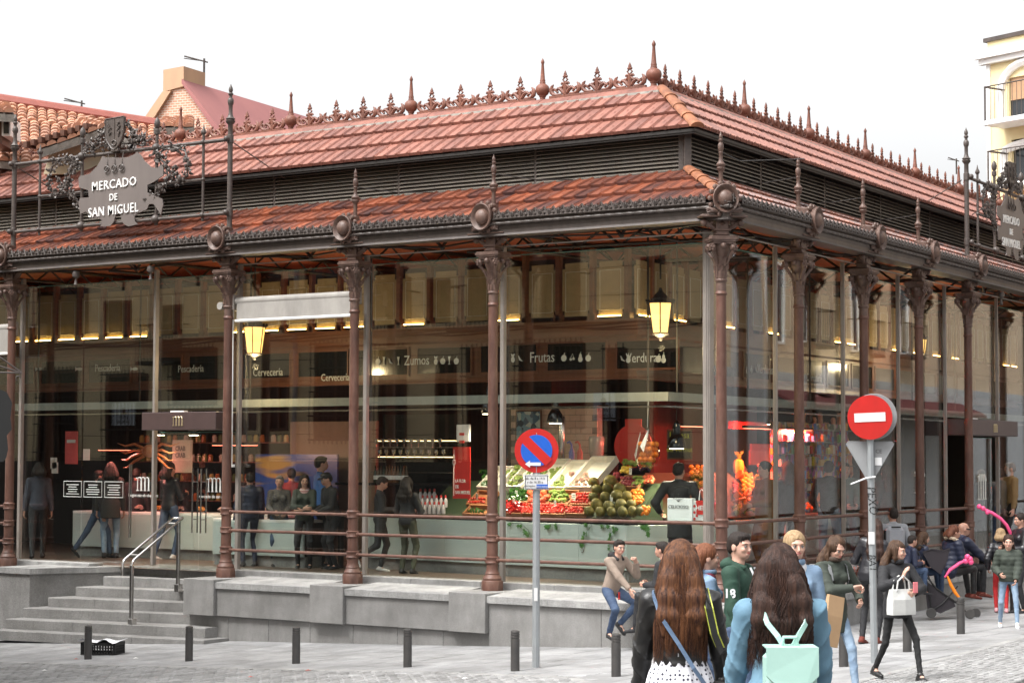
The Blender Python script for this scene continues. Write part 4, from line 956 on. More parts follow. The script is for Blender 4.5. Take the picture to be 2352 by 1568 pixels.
b = MB(); b.box(-.02, .12, -.05, 0, -1, za_); obj('bright_edge_strip', b, [m_white], yh, MY)  # overexposed wall edge, put in as a white strip
b = MB(); b.box(-.1, 3.6, -.08, .3, zt_, zt_+.12); obj('parapet_cap', b, [m_grey], yh, MY)
for i, h in enumerate(hy):
    b = MB(); b.box(h[0], h[1], .1, .16, h[2], h[3]); wv = obj('window', b, [m_pane], yh, MY); b = MB(); b.box(h[0]+.05, h[1]-.05, .05, .1, (h[2]+h[3])/2+(.0 if i == 0 else .9), h[3]); obj('blind', b, [mat('blind_tan', (.42, .25, .14), .7)], wv)
    b = MB()
    for k in range(9): t = math.pi*k/8; 
    pr = [((h[0]+h[1])/2+(h[1]-h[0]+.5)/2*math.cos(math.pi*k/10), h[3]-.35+(.75 if i == 0 else .2)*math.sin(math.pi*k/10)) for k in range(11)]
    b.tube([(pr[0][0], -.03, h[2])]+[(x, -.03, z) for x, z in pr]+[(pr[-1][0], -.03, h[2])], .13, 6); obj('window_surround', b, [m_white], yh, MY)
    b = MB(); xx0, xx1, zz = h[0]-.17, h[1]+1.2, h[2]; b.cbox(xx0, xx1, -.9, 0, zz-.16, zz, .03); bb_ = obj('balcony', b, [m_white], yh, MY); b = MB()
    for k in range(18): b.tube([(xx0+.05+k*.17, -.85, zz), (xx0+.05+k*.17, -.85, zz+1.0)], .011, 4)
    b.tube([(xx0, -.85, zz+1.0), (xx1, -.85, zz+1.0)], .02, 5); b.tube([(xx0+.02, -.85, zz+1.0), (xx0+.02, 0, zz+1.0)], .03, 4); b.tube([(xx0+.02, -.85, zz), (xx0+.02, -.85, zz+1)], .03, 4); obj('railing', b, [m_grey], bb_)
# pale wall closing the view beyond the far end of the square
# ================================================================== market signs on their frames
m_sign = mat('sign_plate', (0.125, 0.105, 0.098), 0.5, col2=(0.16, 0.135, 0.125), scale=3, amt=.7, stretch=(1, 1, .25), bump=.1)
def market_sign(side, xa, xb, lbl):
    F = frame(side); e = empty('market_sign', label=lbl, cat='sign'); e['group'] = 'signs of the market above its entrances'; e.matrix_world = F @ T((xa, 0, 0)); W = xb-xa
    def o_(name, b, m=m_grey, **k): return obj(name, b, [m], e, smooth=True, **k)
    for z, r in ((7.96, .036), (6.61, .034)):
        b = MB(); b.tube([(0, 0, z), (W, 0, z)], r, 8); o_('rail', b)
    for f in (.128, .333, .679, .885):
        big = .3 < f < .7; b = MB(); b.tube([(W*f, 0, 6.5), (W*f, 0, 8.25 if big else 8.12)], .032 if big else .026, 8)
        for z in (7.96, 6.61): b.ball((W*f, -.02, z), .085 if big else .05, 10)
        if big:
            b.lathe([(.03, 8.2), (.05, 8.22), (.05, 8.3), (.03, 8.32), (.05, 8.36), (.06, 8.42), (.045, 8.49), (.005, 8.54)], 10, M=T((W*f, 0, 0)))
        else:
            b.lathe([(.026, 8.1), (.05, 8.13), (.05, 8.16), (.02, 8.22), (.004, 8.3)], 8, M=T((W*f, 0, 0))); b.ball((W*f, 0, 7.27), .04, 8)
        o_('post', b)
        if big:
            b = MB(); b.lathe([(.03, 5.42), (.045, 5.45), (.03, 5.48), (.02, 5.56), (.07, 5.60), (.075, 5.66), (.06, 5.70)], 10, M=T((W*f, -.12, .02))); o_('pendant_knob', b)
    for s_, x0 in ((0, 0.0), (1, W)):
        b = MB(); fx = W*.128 if s_ == 0 else W*.885; b.tube([(fx, 0, 7.27), ((W*.333 if s_ == 0 else W*.679), 0, 7.27)], .026, 7); o_('rail', b)
    # hide shaped plate, slightly curling at its edge
    cx = W*.50
    ZP = [(688,545),(655,610),(600,665),(535,680),(527,695),(530,755),(592,775),(596,822),(536,826),(528,870),(540,935),(575,918),(605,938),(612,963),(655,960),(682,975),(684,1000),(672,1018),(740,1015),(765,985),(778,930),(806,928),(818,975),(832,1002),(862,1018),(925,1003),(905,985),(903,950),(920,933),(985,903),(1002,868),(1030,865),(1058,905),(1080,940),(1095,870),(1090,832),(1040,815),(990,790),(990,740),(1040,715),(1097,675),(1097,620),(1080,598),(1060,625),(1015,620),(970,580),(945,540),(918,516),(905,532),(860,552),(800,557),(750,553),(715,556)]
    me = MB(); n_ = len(ZP); PP = []
    for zx, zy in ZP:
        X_, Z_ = LP(zx/1.68*.5742, (zy/1.68+300)*.5742, -.07); PP.append((X_-XL[3], Z_))
    yy = [-.07]*n_
    me.prism(PP, -.07, -.05); pl = obj('plate', me, [m_sign], e)
    for t, x, z, s_, wf in (('MERCADO', -.01, 7.34, .195, 1.16), ('DE', -.02, 7.09, .15, 1.1), ('SAN MIGUEL', -.02, 6.84, .205, 1.04)):
        obj('lettering', text_mb(t, s_*1.25, .02, font_w=wf*.84, bold=.001, spacing=1.1), [m_white], pl, T((cx+x, -.08, z)) @ RY(math.radians(-1.2)))
    b = MB()
    for dx in (-.2, 0, .2):
        b.tube([(cx+dx, -.05, 7.94), (cx+dx, -.085, 7.70)], .012, 5)
        b.tube([(cx+dx+.06*math.sin(t), -.10, 7.64+.06*math.cos(t)) for t in [2*math.pi*i/12 for i in range(12)]], .014, 5, closed=True)
    obj('hanging_ring', b, [m_grey], pl, smooth=True)
    # coat of arms
    b = MB(); S_ = [(-.25, 8.60), (.25, 8.62), (.25, 8.35), (.20, 8.18), (.08, 8.04), (0, 8.00), (-.08, 8.04), (-.20, 8.18), (-.25, 8.35)]
    b.prism([(cx+x, z) for x, z in S_], -.10, -.04); 
    b.tube([(cx+x, -.10, z) for x, z in S_], .014, 5, closed=True); b.box(cx-.008, cx+.008, -.112, -.10, 8.22, 8.60)
    b.tube([(cx+.065*math.sin(t), -.108, 8.13+.05*math.cos(t)) for t in [2*math.pi*i/10 for i in range(10)]], .012, 5, closed=True)
    for k in range(7): b.ball((cx+.12+.03*math.sin(k*2.1), -.11, 8.30+.035*k), .026, 6); b.ball((cx-.13+.035*math.sin(k*1.9), -.11, 8.30+.03*k), .022, 6)
    b.tube([(cx+.12, -.11, 8.24), (cx+.12, -.11, 8.34)], .014, 5); b.cbox(cx-.10, cx+.10, -.10, -.03, 7.96, 8.03, .01); o_('coat_of_arms', b)
    # foliage beside the shield and two wreaths
    def spray(path, n, seed, sz=.05):
        rnd = random.Random(seed); b = MB(); P_ = [Vector(p) for p in path]; b.tube(path, .022, 5)
        for k in range(n):
            f = rnd.random()*(len(P_)-1); i = int(f); p = P_[i].lerp(P_[i+1], f-i); a = rnd.uniform(0, 6.28); q = p+Vector((.055*math.cos(a), rnd.uniform(-.05, .03), .055*math.sin(a)))
            if k % 3 == 0: b.ball(q, sz*rnd.uniform(.5, .9), 6)
            else:
                d = Vector((math.cos(a), rnd.uniform(-.3, .3), math.sin(a))); tip = q+d*rnd.uniform(.07, .12); s2 = d.cross(Vector((0, 1, 0))).normalized()*.028; m2 = (q+tip)/2+Vector((0, -.02, 0))
                b.add([tuple(q), tuple(m2+s2), tuple(tip), tuple(m2-s2), tuple(m2+Vector((0, -.012, 0)))], [(0, 1, 4), (1, 2, 4), (2, 3, 4), (3, 0, 4)])
        return b
    for s_ in (-1, 1):
        o_('leaf_spray', spray([(cx+s_*.20, -.03, 8.55), (cx+s_*.36, -.03, 8.35), (cx+s_*.55, -.03, 8.18), (cx+s_*.85, -.03, 8.10)], 60, 3+s_))
        o_('leaf_spray', spray([(cx+s_*.15, -.03, 8.10), (cx+s_*.45, -.03, 8.12), (cx+s_*.70, -.03, 8.02)], 26, 8+s_))
        wx = cx+s_*1.52
        W_ = [(wx-s_*.48, -.02, 7.80), (wx-s_*.28, -.02, 7.90), (wx, -.02, 7.93), (wx+s_*.28, -.02, 7.84), (wx+s_*.37, -.02, 7.60), (wx+s_*.33, -.02, 7.36), (wx+s_*.1, -.02, 7.28), (wx-s_*.06, -.02, 7.42), (wx+s_*.10, -.02, 7.55)]
        o_('wreath', spray(W_, 110, 21+s_)); o_('wreath', spray([(wx-s_*.50, -.02, 7.86), (wx-s_*.22, -.02, 7.62), (wx-s_*.15, -.02, 7.35), (wx-s_*.35, -.02, 7.15), (wx-s_*.60, -.02, 7.0)], 80, 31+s_))
    for x in (0, W*.5, W):      # stays running back to the roof
        b = MB(); b.tube([(x, .1, 7.9), (x+.25, 1.25, 7.35)], .012, 5); o_('stay', b)
    return e
market_sign('L', XL[3], XL[2], 'left sign reading MERCADO DE SAN MIGUEL, above the stairs')
market_sign('R', XR[3], XR[4], 'sign reading MERCADO DE SAN MIGUEL seen obliquely at the right border')
# stays of the small pinnacles
for side, cols in (('L', [0]+XL[:2]), ('R', XR[:3])):
    for c in cols:
        b = MB(); s = 1; b.tube([(c+.02, 0, 6.86), (c+(.45 if side == 'L' else -.0)+(-.45 if c == 0 else 0), .6, 6.80), (c+(.8 if side == 'L' else 0), 1.2, 6.84)], .009, 5)
        obj('stay', b, [m_dark], hall, frame(side))
# ================================================================== inside the hall
def LPZ(u, v, z): P = on_z(u, v, z); return float(P[0]), float(P[1])
def xmb(d): return -KM*d
m_led = mat('warm_led', (1, .7, .3), .5, emit=(1.0, .62, .18), estr=14)
m_etch = mat('etched_panel', (0.30, 0.225, 0.115), 0.5)
m_blackg = mat('black_gloss', (0.008, 0.008, 0.009), 0.15)
m_tilew = mat('wall_tile', (0.62, 0.45, 0.36), 0.3, col2=(0.55, 0.39, 0.31), scale=2, amt=.5, rand=.3)
m_cardb = mat('card_brown', (0.42, 0.27, 0.14), 0.8)
hin = empty('hall_interior', kind='structure')
for side in 'LR':
    F = frame(side)
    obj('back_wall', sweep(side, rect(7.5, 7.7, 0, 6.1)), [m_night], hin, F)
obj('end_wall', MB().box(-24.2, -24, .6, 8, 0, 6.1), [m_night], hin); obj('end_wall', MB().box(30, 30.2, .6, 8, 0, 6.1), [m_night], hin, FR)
# market stalls: a long carved fascia with dark windows, lit glass panels standing on it, a pale rail lower down
def stall_row(side, lbl, d=3.2, xa=-23.5, xb=None):
    F = frame(side); e = empty('stall_fascia', label=lbl, cat='stall front'); s = -1 if side == 'L' else 1
    rngx = (xa, xm(side, d)) if side == 'L' else (xm(side, d), xa)
    obj('fascia_board', sweep(side, [(d, 3.60), (d+.25, 3.60), (d+.25, 4.42), (d-.06, 4.42), (d-.06, 4.34), (d, 4.30)], xfar=xa), [m_wood], e, F)
    obj('fascia_moulding', sweep(side, [(d-.05, 3.56), (d+.2, 3.56), (d+.2, 3.64), (d-.03, 3.64)], xfar=xa), [m_wood], e, F)
    x = rngx[0]+.2; n = 0
    while x < rngx[1]-.3:
        w_ = 1.25; b = MB(); b.box(x, x+w_, d-.012, d-.002, 3.74, 4.22); f = obj('fascia_window', b, [m_blackg], e, F)
        b = MB(); 
        for (a0, a1, c0, c1) in ((x-.03, x+w_+.03, 4.22, 4.26), (x-.03, x+w_+.03, 3.70, 3.74), (x-.03, x, 3.74, 4.22), (x+w_, x+w_+.03, 3.74, 4.22)): b.box(a0, a1, d-.03, d-.003, c0, c1)
        obj('window_frame', b, [m_wood], f)
        if n % 2 == 1:   # lit panels in pairs between dark posts
            pass
        x += 1.49; n += 1
    # edge-lit etched panels with stepped lower corners
    x = rngx[0]; k = 0
    while x < rngx[1]-.2:
        w_ = .60; P = [(0, 4.86), (.05, 4.86), (.05, 4.76), (w_-.05, 4.76), (w_-.05, 4.86), (w_, 4.86), (w_, 5.62), (w_-.06, 5.62), (w_-.06, 5.72), (.06, 5.72), (.06, 5.62), (0, 5.62)]
        b = MB(); b.prism([(x+p, z-.06) for p, z in P], d+.02, d+.04); o = obj('etched_panel', b, [m_etch], e, F)
        b = MB(); b.box(x+.06, x+w_-.06, d-.03, d-.015, 4.675, 4.69)
        if random.random() < (.72 if side == 'L' else .45): obj('light_strip', b, [m_led], o)
        b = MB(); b.tube([(x+.08, d+.012, 4.79), (x+w_-.08, d+.012, 4.79), (x+w_-.08, d+.012, 5.5), (x+.08, d+.012, 5.5)], .004, 4, closed=True); obj('etched_line', b, [m_text], o)
        b = MB(); b.box(x+w_+.01, x+w_+.09, d-.02, d+.10, 4.42, 5.9); b.box(x+w_-.03, x+w_+.13, d-.02, d+.1, 4.62, 4.74); obj('panel_post', b, [m_wood], e, F)
        x += .735; k += 1
    obj('panel_shelf', sweep(side, rect(d-.05, d+.2, 4.42, 4.62), xfar=xa), [m_wood], e, F)
    obj('rail_beam', sweep(side, rect(1.9, 1.96, 3.12, 3.27), xfar=xa), [mat('beam_grey', (.28, .29, .26), .5)], e, F)
    obj('pipe', sweep(side, rect(2.0, 2.03, 3.02, 3.05), xfar=xa), [m_steel], e, F)
    for k in range(7):
        xx = xm(side, 2.0)+s*(.3+3.0*k); b = MB(); b.tube([(xx, 1.93, 3.2), (xx, 1.93, 5.9)], .02, 5); obj('hanger', b, [m_dark], e, F)
    return e
e1 = stall_row('L', 'wooden stall fascia along the left glass, lettered Zumos, Frutas and Pescadería', xa=-23.5)
e2 = stall_row('R', 'wooden stall fascia behind the right glass, lettered Verduras', xa=27)
def fascia_word(side, e, t, u, v, sz=.26, d=3.16):
    x, z = (LP if side == 'L' else RP)(u, v, d); obj('lettering', text_mb(t, sz, .004, font_w=.82), [m_text], e, frame(side) @ T((x, d, z)))
def icon(side, e, kind, u, v, d=3.165):
    x, z = (LP if side == 'L' else RP)(u, v, d); b = MB(); M = T((x, d, z))
    if kind == 'apple': b.ball((0, 0, -.01), .06, 10, M=M, sc=(1, .08, 1)); b.tube([(0, 0, .04), (.02, 0, .085)], .006, 4, M=M)
    elif kind == 'pear': b.ball((0, 0, -.03), .05, 10, M=M, sc=(1, .08, 1)); b.ball((0, 0, .03), .03, 8, M=M, sc=(1, .08, 1.4)); b.tube([(0, 0, .06), (.01, 0, .10)], .005, 4, M=M)
    elif kind == 'glass': b.prism([(-.03, .08), (.03, .08), (.01, 0), (.006, -.05), (.03, -.07), (-.03, -.07), (-.006, -.05), (-.01, 0)], -.004, 0, M=M)
    elif kind == 'fish': b.ball((0, 0, 0), .06, 10, M=M, sc=(1.4, .06, .6)); b.prism([(-.07, 0), (-.13, .045), (-.13, -.045)], -.004, 0, M=M)
    elif kind == 'banana': b.tube([(-.05, 0, .05), (-.02, 0, -.02), (.04, 0, -.05)], [.006, .018, .005], 6, M=M)
    elif kind == 'cherry': b.ball((-.03, 0, -.03), .026, 8, M=M, sc=(1, .1, 1)); b.ball((.03, 0, -.02), .026, 8, M=M, sc=(1, .1, 1)); b.tube([(-.03, 0, 0), (.01, 0, .07), (.03, 0, 0)], .004, 4, M=M)
    elif kind == 'pineapple': b.ball((0, 0, -.02), .045, 8, M=M, sc=(1, .08, 1.3)); b.prism([(-.03, .04), (.03, .04), (.04, .09), (0, .065), (-.04, .09)], -.004, 0, M=M)
    obj('emblem', b, [m_text], e, frame(side))
fascia_word('L', e1, 'Zumos', 957, 828); fascia_word('L', e1, 'Frutas', 1245, 821, .27); fascia_word('L', e1, 'Verduras', 1478, 822, .24); fascia_word('L', e1, 'Pescadería', 247, 845, .22); fascia_word('L', e1, 'Pescadería', 438, 847, .21); fascia_word('L', e1, 'Cervecería', 615, 855, .22)
fascia_word('L', e1, 'Cervecería', 770, 867, .2)
for k, u in zip(('apple', 'glass', 'banana', 'glass'), (868, 882, 898, 915)): icon('L', e1, k, u, 829)
for k, u in zip(('pineapple', 'apple', 'glass', 'apple'), (1001, 1017, 1032, 1048)): icon('L', e1, k, u, 828)
for k, u in zip(('pineapple', 'banana'), (1178, 1196)): icon('L', e1, k, u, 823)
for k, u in zip(('apple', 'cherry', 'pear', 'apple'), (1295, 1314, 1333, 1351)): icon('L', e1, k, u, 821)
for k, u in zip(('banana', 'pear', 'apple', 'pear'), (1431, 1443, 1512, 1524)): icon('L', e1, k, u, 823)
for k, u in zip(('fish', 'fish', 'fish'), (91, 183, 310)): icon('L', e1, k, u, 847)
fascia_word('R', e2, 'Verduras', 1758, 849, .26); fascia_word('R', e2, 'Charcutería', 1870, 868, .22)
for k, u in zip(('pear', 'apple', 'banana'), (1716, 1726, 1738)): icon('R', e2, k, u, 849)
# lit lanterns hanging from the ceiling
def lantern(u, vt, vb, d, lbl, side='L'):
    x, z1 = (LP if side == 'L' else RP)(u, vt, d); z0 = (LP if side == 'L' else RP)(u, vb, d)[1]; h = z1-z0; F = frame(side)
    e = empty('hanging_lantern', label=lbl, cat='lantern'); e['group'] = 'lit lanterns hanging inside the hall'; e.matrix_world = F @ T((x, d, 0))
    b = MB(); b.lathe([(h*.28, z0), (h*.42, z1-.02), (h*.42, z1)], 6); obj('lamp_glass', b, [mat('lantern_glass', (1, .8, .45), .5, emit=(1, .52, .13), estr=1.1)], e)
    b = MB(); b.ball((0, 0, (z0+z1)/2+.05), h*.62, 10, sc=(.62, .62, .62)); obj('bulb', b, [mat('bulb_hot', (1, .9, .6), .5, emit=(1, .8, .4), estr=5)], e) if 0 else None
    b = MB()
    for k in range(6):
        a = k*math.pi/3; b.tube([(h*.29*math.cos(a), h*.29*math.sin(a), z0-.01), (h*.43*math.cos(a), h*.43*math.sin(a), z1)], .012, 4)
    b.lathe([(.02, z0-.12), (h*.1, z0-.06), (h*.32, z0-.01), (h*.32, z0+.01)], 6); obj('lamp_frame', b, [m_dark], e)
    b = MB(); b.lathe([(h*.46, z1), (h*.48, z1+.02), (h*.34, z1+.05), (h*.30, z1+.09), (h*.16, z1+.16), (h*.08, z1+.2), (.02, z1+.26)], 12); b.tube([(0, 0, z1+.4), (0, 0, 6.0)], .015, 5)
    for k in range(8): a = k*math.pi/4; b.ball((h*.46*math.cos(a), h*.46*math.sin(a), z1+.05), .03, 5)
    obj('lamp_cap', b, [m_dark], e)
    l = bpy.data.lights.new('bulb', 'POINT'); l.energy = 45; l.color = (1, .72, .38); l.shadow_soft_size = .06; lo_ = bpy.data.objects.new('bulb', l); COL.objects.link(lo_); lo_.parent = e; lo_.location = (0, 0, z0-.25)
lantern(1517, 697, 766, 1.35, 'lit warm lantern hanging behind the corner glass, right of the word Frutas')
lantern(585, 752, 812, 1.35, 'lit warm lantern hanging just under the roller blind')
lantern(2115, 780, 812, 2.2, 'small lit lantern seen through the right side glass', 'R')
# produce stall counter
A0 = Vector((-9.75, 3.30, 0)); B0 = Vector((-3.30, 2.50, 0)); E1 = (B0-A0).normalized(); E2 = Vector((-E1.y, E1.x, 0))
def local_frame(o, ex):
    ey = Vector((-ex.y, ex.x, 0)); return Matrix(((ex.x, ey.x, 0, o.x), (ex.y, ey.y, 0, o.y), (0, 0, 1, o.z), (0, 0, 0, 1)))
def counter(o, p, lbl, h0=.25, h1=1.02, name='market_counter', depth=.8, knob=True, top=m_blackg):
    ex = (p-o).normalized(); L_ = (p-o).length; M = local_frame(o, ex); e = empty(name, label=lbl, cat='counter'); e.matrix_world = M; n = max(1, round(L_/1.1))
    b = MB(); b.box(0, L_, .06, depth, .04, h0); obj('counter_plinth', b, [m_gran], e)
    for k in range(n):
        b = MB(); b.cbox(k*L_/n+.003, (k+1)*L_/n-.003, 0, .04, h0, h1, .004); q = obj('counter_panel', b, [m_panel], e)
        if knob and k % 2: b = MB(); b.tube([(k*L_/n+.1, -.02, h0+.35+.03*math.sin(t)) if 0 else (k*L_/n+.1+.03*math.sin(t), -.015, h0+.32+.045*math.cos(t)) for t in [2*math.pi*i/10 for i in range(10)]], .008, 4, closed=True); obj('pull_ring', b, [m_steel], q)
    b = MB(); b.box(0, L_, .04, depth, h0, h1); obj('counter_core', b, [m_night], e)
    b = MB(); b.cbox(-.02, L_+.02, .02, depth+.02, h1, h1+.05, .008); obj('counter_top', b, [top], e); return e
c1_ = counter(A0, B0, 'pale counter of the fruit stall with ring pulls, behind the middle glass')
counter(B0, Vector((-2.35, 3.9, 0)), 'short return of the pale fruit stall counter behind the corner glass', depth=.7, knob=False)
def RW(t, d, z=0): return Vector(FR @ Vector((t, d, z)))
counter(RW(3.7, 2.6), RW(8.6, 2.6), 'pale counter of the fruit stall behind the right side glass')
counter(RW(8.9, 2.6), RW(12.1, 2.6), 'pale butcher counter under pink light behind the right side glass', top=mat('pink_marble', (.6, .25, .22), .3))
counter(Vector((-17.9, 3.3, 0)), Vector((-12.2, 3.6, 0)), 'long pale fish counter behind the left glass', knob=False, h1=.95, top=m_white)
counter(Vector((-13.0, 2.5, 0)), Vector((-10.7, 2.6, 0)), 'short pale counter of the crab stall behind the glass doors', knob=False, h1=.9, top=m_white)
# display slope behind the counter front: produce lies on this plane
DZ0, DZ1, DD = 1.07, 1.78, .95
Pn = (E1.cross(E2*DD+Vector((0, 0, DZ1-DZ0)))).normalized(); P0_ = B0+E2*.06+Vector((0, 0, DZ0))
UPV = (E2*DD+Vector((0, 0, DZ1-DZ0))).normalized()
def zA(x, y): return 1004.9+x*.2746, 890+y*.2746          # detail view to picture
def zB(x, y): return 1550.3+x*.2746, 861.3+y*.2746
def disp(u, v, lift=0.0): return Vector(on_plane(u, v, tuple(Pn), float(Pn.dot(P0_))))+Pn*lift*(1 if Pn.z > 0 else -1)
if Pn.z < 0: Pn = -Pn
MD = Matrix(((E1.x, UPV.x, Pn.x, 0), (E1.y, UPV.y, Pn.y, 0), (E1.z, UPV.z, Pn.z, 0), (0, 0, 0, 1)))
b = MB(); q = [disp(1040, 1192), disp(1500, 1192), disp(1500, 1040), disp(1085, 1040)]
q = [A0+E1*1.4+E2*.05+Vector((0, 0, DZ0-.05)), B0+E2*.05+Vector((0, 0, DZ0-.05)), B0+E2*(.05+DD)+Vector((0, 0, DZ1-.05)), A0+E1*1.4+E2*(.05+DD)+Vector((0, 0, DZ1-.05))]
b.add([tuple(v) for v in q]+[(v.x, v.y, .3) for v in q], [(0, 1, 2, 3), (1, 5, 6, 2), (0, 3, 7, 4), (3, 2, 6, 7), (0, 4, 5, 1)]); st = obj('display_stand', b, [mat('stand_green', (.03, .05, .02), .8)], None, label='sloping dark stand that carries the crates of fruit and vegetables', cat='display stand')
def crate(name, u0, u1, v0, v1, mt, lbl, cat='crate', depth=.10, th=.02):
    a = disp((u0+u1)/2, v1); c = disp((u0+u1)/2, v0); l = disp(u0, (v0+v1)/2); r = disp(u1, (v0+v1)/2); w_ = (r-l).dot(E1); h_ = (c-a).dot(UPV); o = a-E1*w_/2
    M = T(o) @ MD; b = MB(); b.box(0, w_, 0, h_, .01, .025); b.box(0, th, 0, h_, .025, depth); b.box(w_-th, w_, 0, h_, .025, depth); b.box(th, w_-th, 0, th, .025, depth); b.box(th, w_-th, h_-th, h_, .025, depth)
    return obj(name, b, [mt], None, M, label=lbl, cat=cat), M, w_, h_
m_poly = mat('polystyrene', (.72, .68, .60), .7, amt=.3); m_crate = mat('crate_wood', (.36, .15, .06), .7, col2=(.26, .10, .04), amt=.6)
def mfruit(name, c, c2, r=.35, sc=9, **k): return mat(name, c, r, col2=c2, scale=sc, amt=.8, rand=.4, **k)
F_ = dict(tomato=mfruit('tomato', (.55, .025, .012), (.38, .02, .01)), pepperR=mfruit('red_pepper', (.40, .012, .010), (.22, .008, .008), .2), pepperG=mfruit('green_pepper', (.035, .11, .015), (.015, .05, .01), .2), orange=mfruit('orange_skin', (.80, .24, .015), (.68, .17, .01), .45),
          melon=mfruit('melon_rind', (.055, .060, .012), (.17, .13, .02), .55, 30, bump=.5), green=mfruit('leafy_green', (.10, .20, .03), (.25, .32, .06), .6, 14, bump=.5), lime=mfruit('artichoke', (.26, .32, .08), (.14, .20, .05), .6, 20, bump=.6), plum=mfruit('plum', (.16, .015, .03), (.30, .04, .05), .3),
          yellow=mfruit('lemon_skin', (.75, .50, .04), (.6, .42, .06), .4), grape=mfruit('netted_grape', (.30, .12, .14), (.45, .30, .22), .4), peach=mfruit('peach_skin', (.75, .22, .07), (.5, .05, .03), .6), aub=mfruit('aubergine', (.03, .008, .03), (.02, .01, .03), .15), papaya=mfruit('papaya_flesh', (.55, .15, .02), (.40, .2, .04), .4))
def ball_mb(r, kind):
    b = MB()
    if kind == 'tomato': b.lathe([(.001, -r*.75), (r*.6, -r*.65), (r, -.1*r), (r*.95, r*.35), (r*.6, r*.68), (r*.2, r*.66), (.001, r*.6)], 10, lobes=5, la=.05); b.lathe([(r*.35, r*.66), (r*.1, r*.74), (.002, r*.9)], 5)
    elif kind == 'pepper': b.lathe([(.001, -r), (r*.55, -r*.95), (r*.85, -r*.2), (r, r*.4), (r*.75, r*.8), (r*.25, r*.7), (.001, r*.6)], 12, lobes=4, la=.14); b.tube([(0, 0, r*.6), (r*.1, 0, r*1.1)], r*.12, 5)
    elif kind == 'melon': b.lathe([(.001, -r*1.25), (r*.45, -r*1.1), (r*.85, -r*.6), (r, 0), (r*.85, r*.6), (r*.45, r*1.1), (.001, r*1.25)], 20, lobes=10, la=.025); b.tube([(0, 0, r*1.2), (0, 0, r*1.34)], r*.06, 5)
    elif kind == 'arti':
        for k in range(5):
            for j in range(7): a = 2*math.pi*(j+.5*(k % 2))/7; rr = r*(.9-.16*k); b.ball((rr*.6*math.cos(a), rr*.6*math.sin(a), -r*.5+k*r*.3), r*.38, 5)
        b.ball((0, 0, r*.55), r*.5, 6)
    elif kind == 'cabbage':
        for k in range(13):
            a = random.uniform(0, 6.28); e = random.uniform(-.2, 1.2); b.ball((r*.6*math.cos(a)*math.cos(e), r*.6*math.sin(a)*math.cos(e), r*.5*math.sin(e)), r*.5, 6, sc=(1, 1, .7))
    elif kind == 'grape':
        for k in range(16): a = random.uniform(0, 6.28); q_ = random.uniform(0, 1); b.ball((r*.7*q_*math.cos(a), r*.7*q_*math.sin(a), random.uniform(-r*.3, r*.5)), r*.28, 6)
    elif kind == 'long': b.lathe([(.001, -r*2), (r*.5, -r*1.7), (r*.6, 0), (r*.45, r*1.4), (.001, r*2)], 8)
    else: b.lathe([(.001, -r), (r*.6, -r*.8), (r*.97, -r*.2), (r*.97, r*.25), (r*.6, r*.8), (.001, r)], 12)
    return b
FM = {}
def fr(kind, shape, r):
    k = (kind, shape, round(r, 3))
    if k not in FM: FM[k] = ball_mb(r, shape).mesh(shape, [F_[kind]], True)
    return FM[k]
def pile(name, lbl, cat, grp, kind, shape, r, u0, u1, v0, v1, n, lift=.07, skew=0.0):
    # rows filling a region of the slope, upper ones a little proud
    a = disp(u0, (v0+v1)/2); c = disp(u1, (v0+v1)/2); W_ = (c-a).length; lo_ = disp((u0+u1)/2, v1); hi = disp((u0+u1)/2, v0); H_ = (hi-lo_).dot(UPV); nx = max(1, int(W_/(r*1.9))); ny = max(1, int(round(n/nx)))
    for j in range(ny):
        for i in range(nx):
            uu = u0+(u1-u0)*(i+.5+.5*(j % 2)*.8)/(nx+.4); vv = v1+(v0-v1)*(j+.5)/ny
            p = disp(uu, vv, lift)+Vector((random.uniform(-r, r)*.2, random.uniform(-r, r)*.2, random.uniform(-.2, .3)*r))
            o = link(name, fr(kind, shape, r*random.choice((.92, 1, 1.08))), None, T(p) @ Matrix.Rotation(random.uniform(0, 6.28), 4, (random.uniform(-1, 1), random.uniform(-1, 1), 1.2)), label=lbl, cat=cat, group=grp)
def ZR(x0, x1, y0, y1):
    u0, v0 = zA(x0, y0); u1, v1 = zA(x1, y1); return u0, u1, v0, v1
def zc(kind_, m_, lbl, x0, x1, y0, y1, **k): return crate('produce_crate' if m_ is m_crate else 'foam_tray', *ZR(x0, x1, y0, y1), m_, lbl, cat='crate' if m_ is m_crate else 'tray', **k)
zc('', m_poly, 'white foam tray of dark salad leaves, leftmost on the fruit stand', 345, 520, 700, 880, depth=.14, th=.03)
zc('', m_poly, 'white foam tray of yellow green salad, beside the mullion', 585, 720, 630, 875, depth=.14, th=.03)
zc('', m_poly, 'white foam tray partly hidden behind the no parking sign', 745, 935, 640, 870, depth=.14, th=.03)
zc('', m_poly, 'white foam tray of green artichokes', 940, 1085, 650, 885, depth=.14, th=.03)
zc('', m_poly, 'white foam tray of netted purple fruit, right of the artichokes', 1095, 1300, 620, 880, depth=.14, th=.03)
zc('', m_crate, 'wooden crate of small tomatoes at the left end of the stand', 250, 420, 890, 1010); zc('', m_crate, 'wooden crate of courgettes, lowest at the left end', 220, 420, 1012, 1090)
zc('', m_crate, 'wooden crate of green peppers', 600, 770, 885, 985); zc('', m_crate, 'wooden crate of large ribbed tomatoes', 775, 945, 885, 1005); zc('', m_crate, 'wooden crate of small cabbages', 950, 1110, 890, 1005)
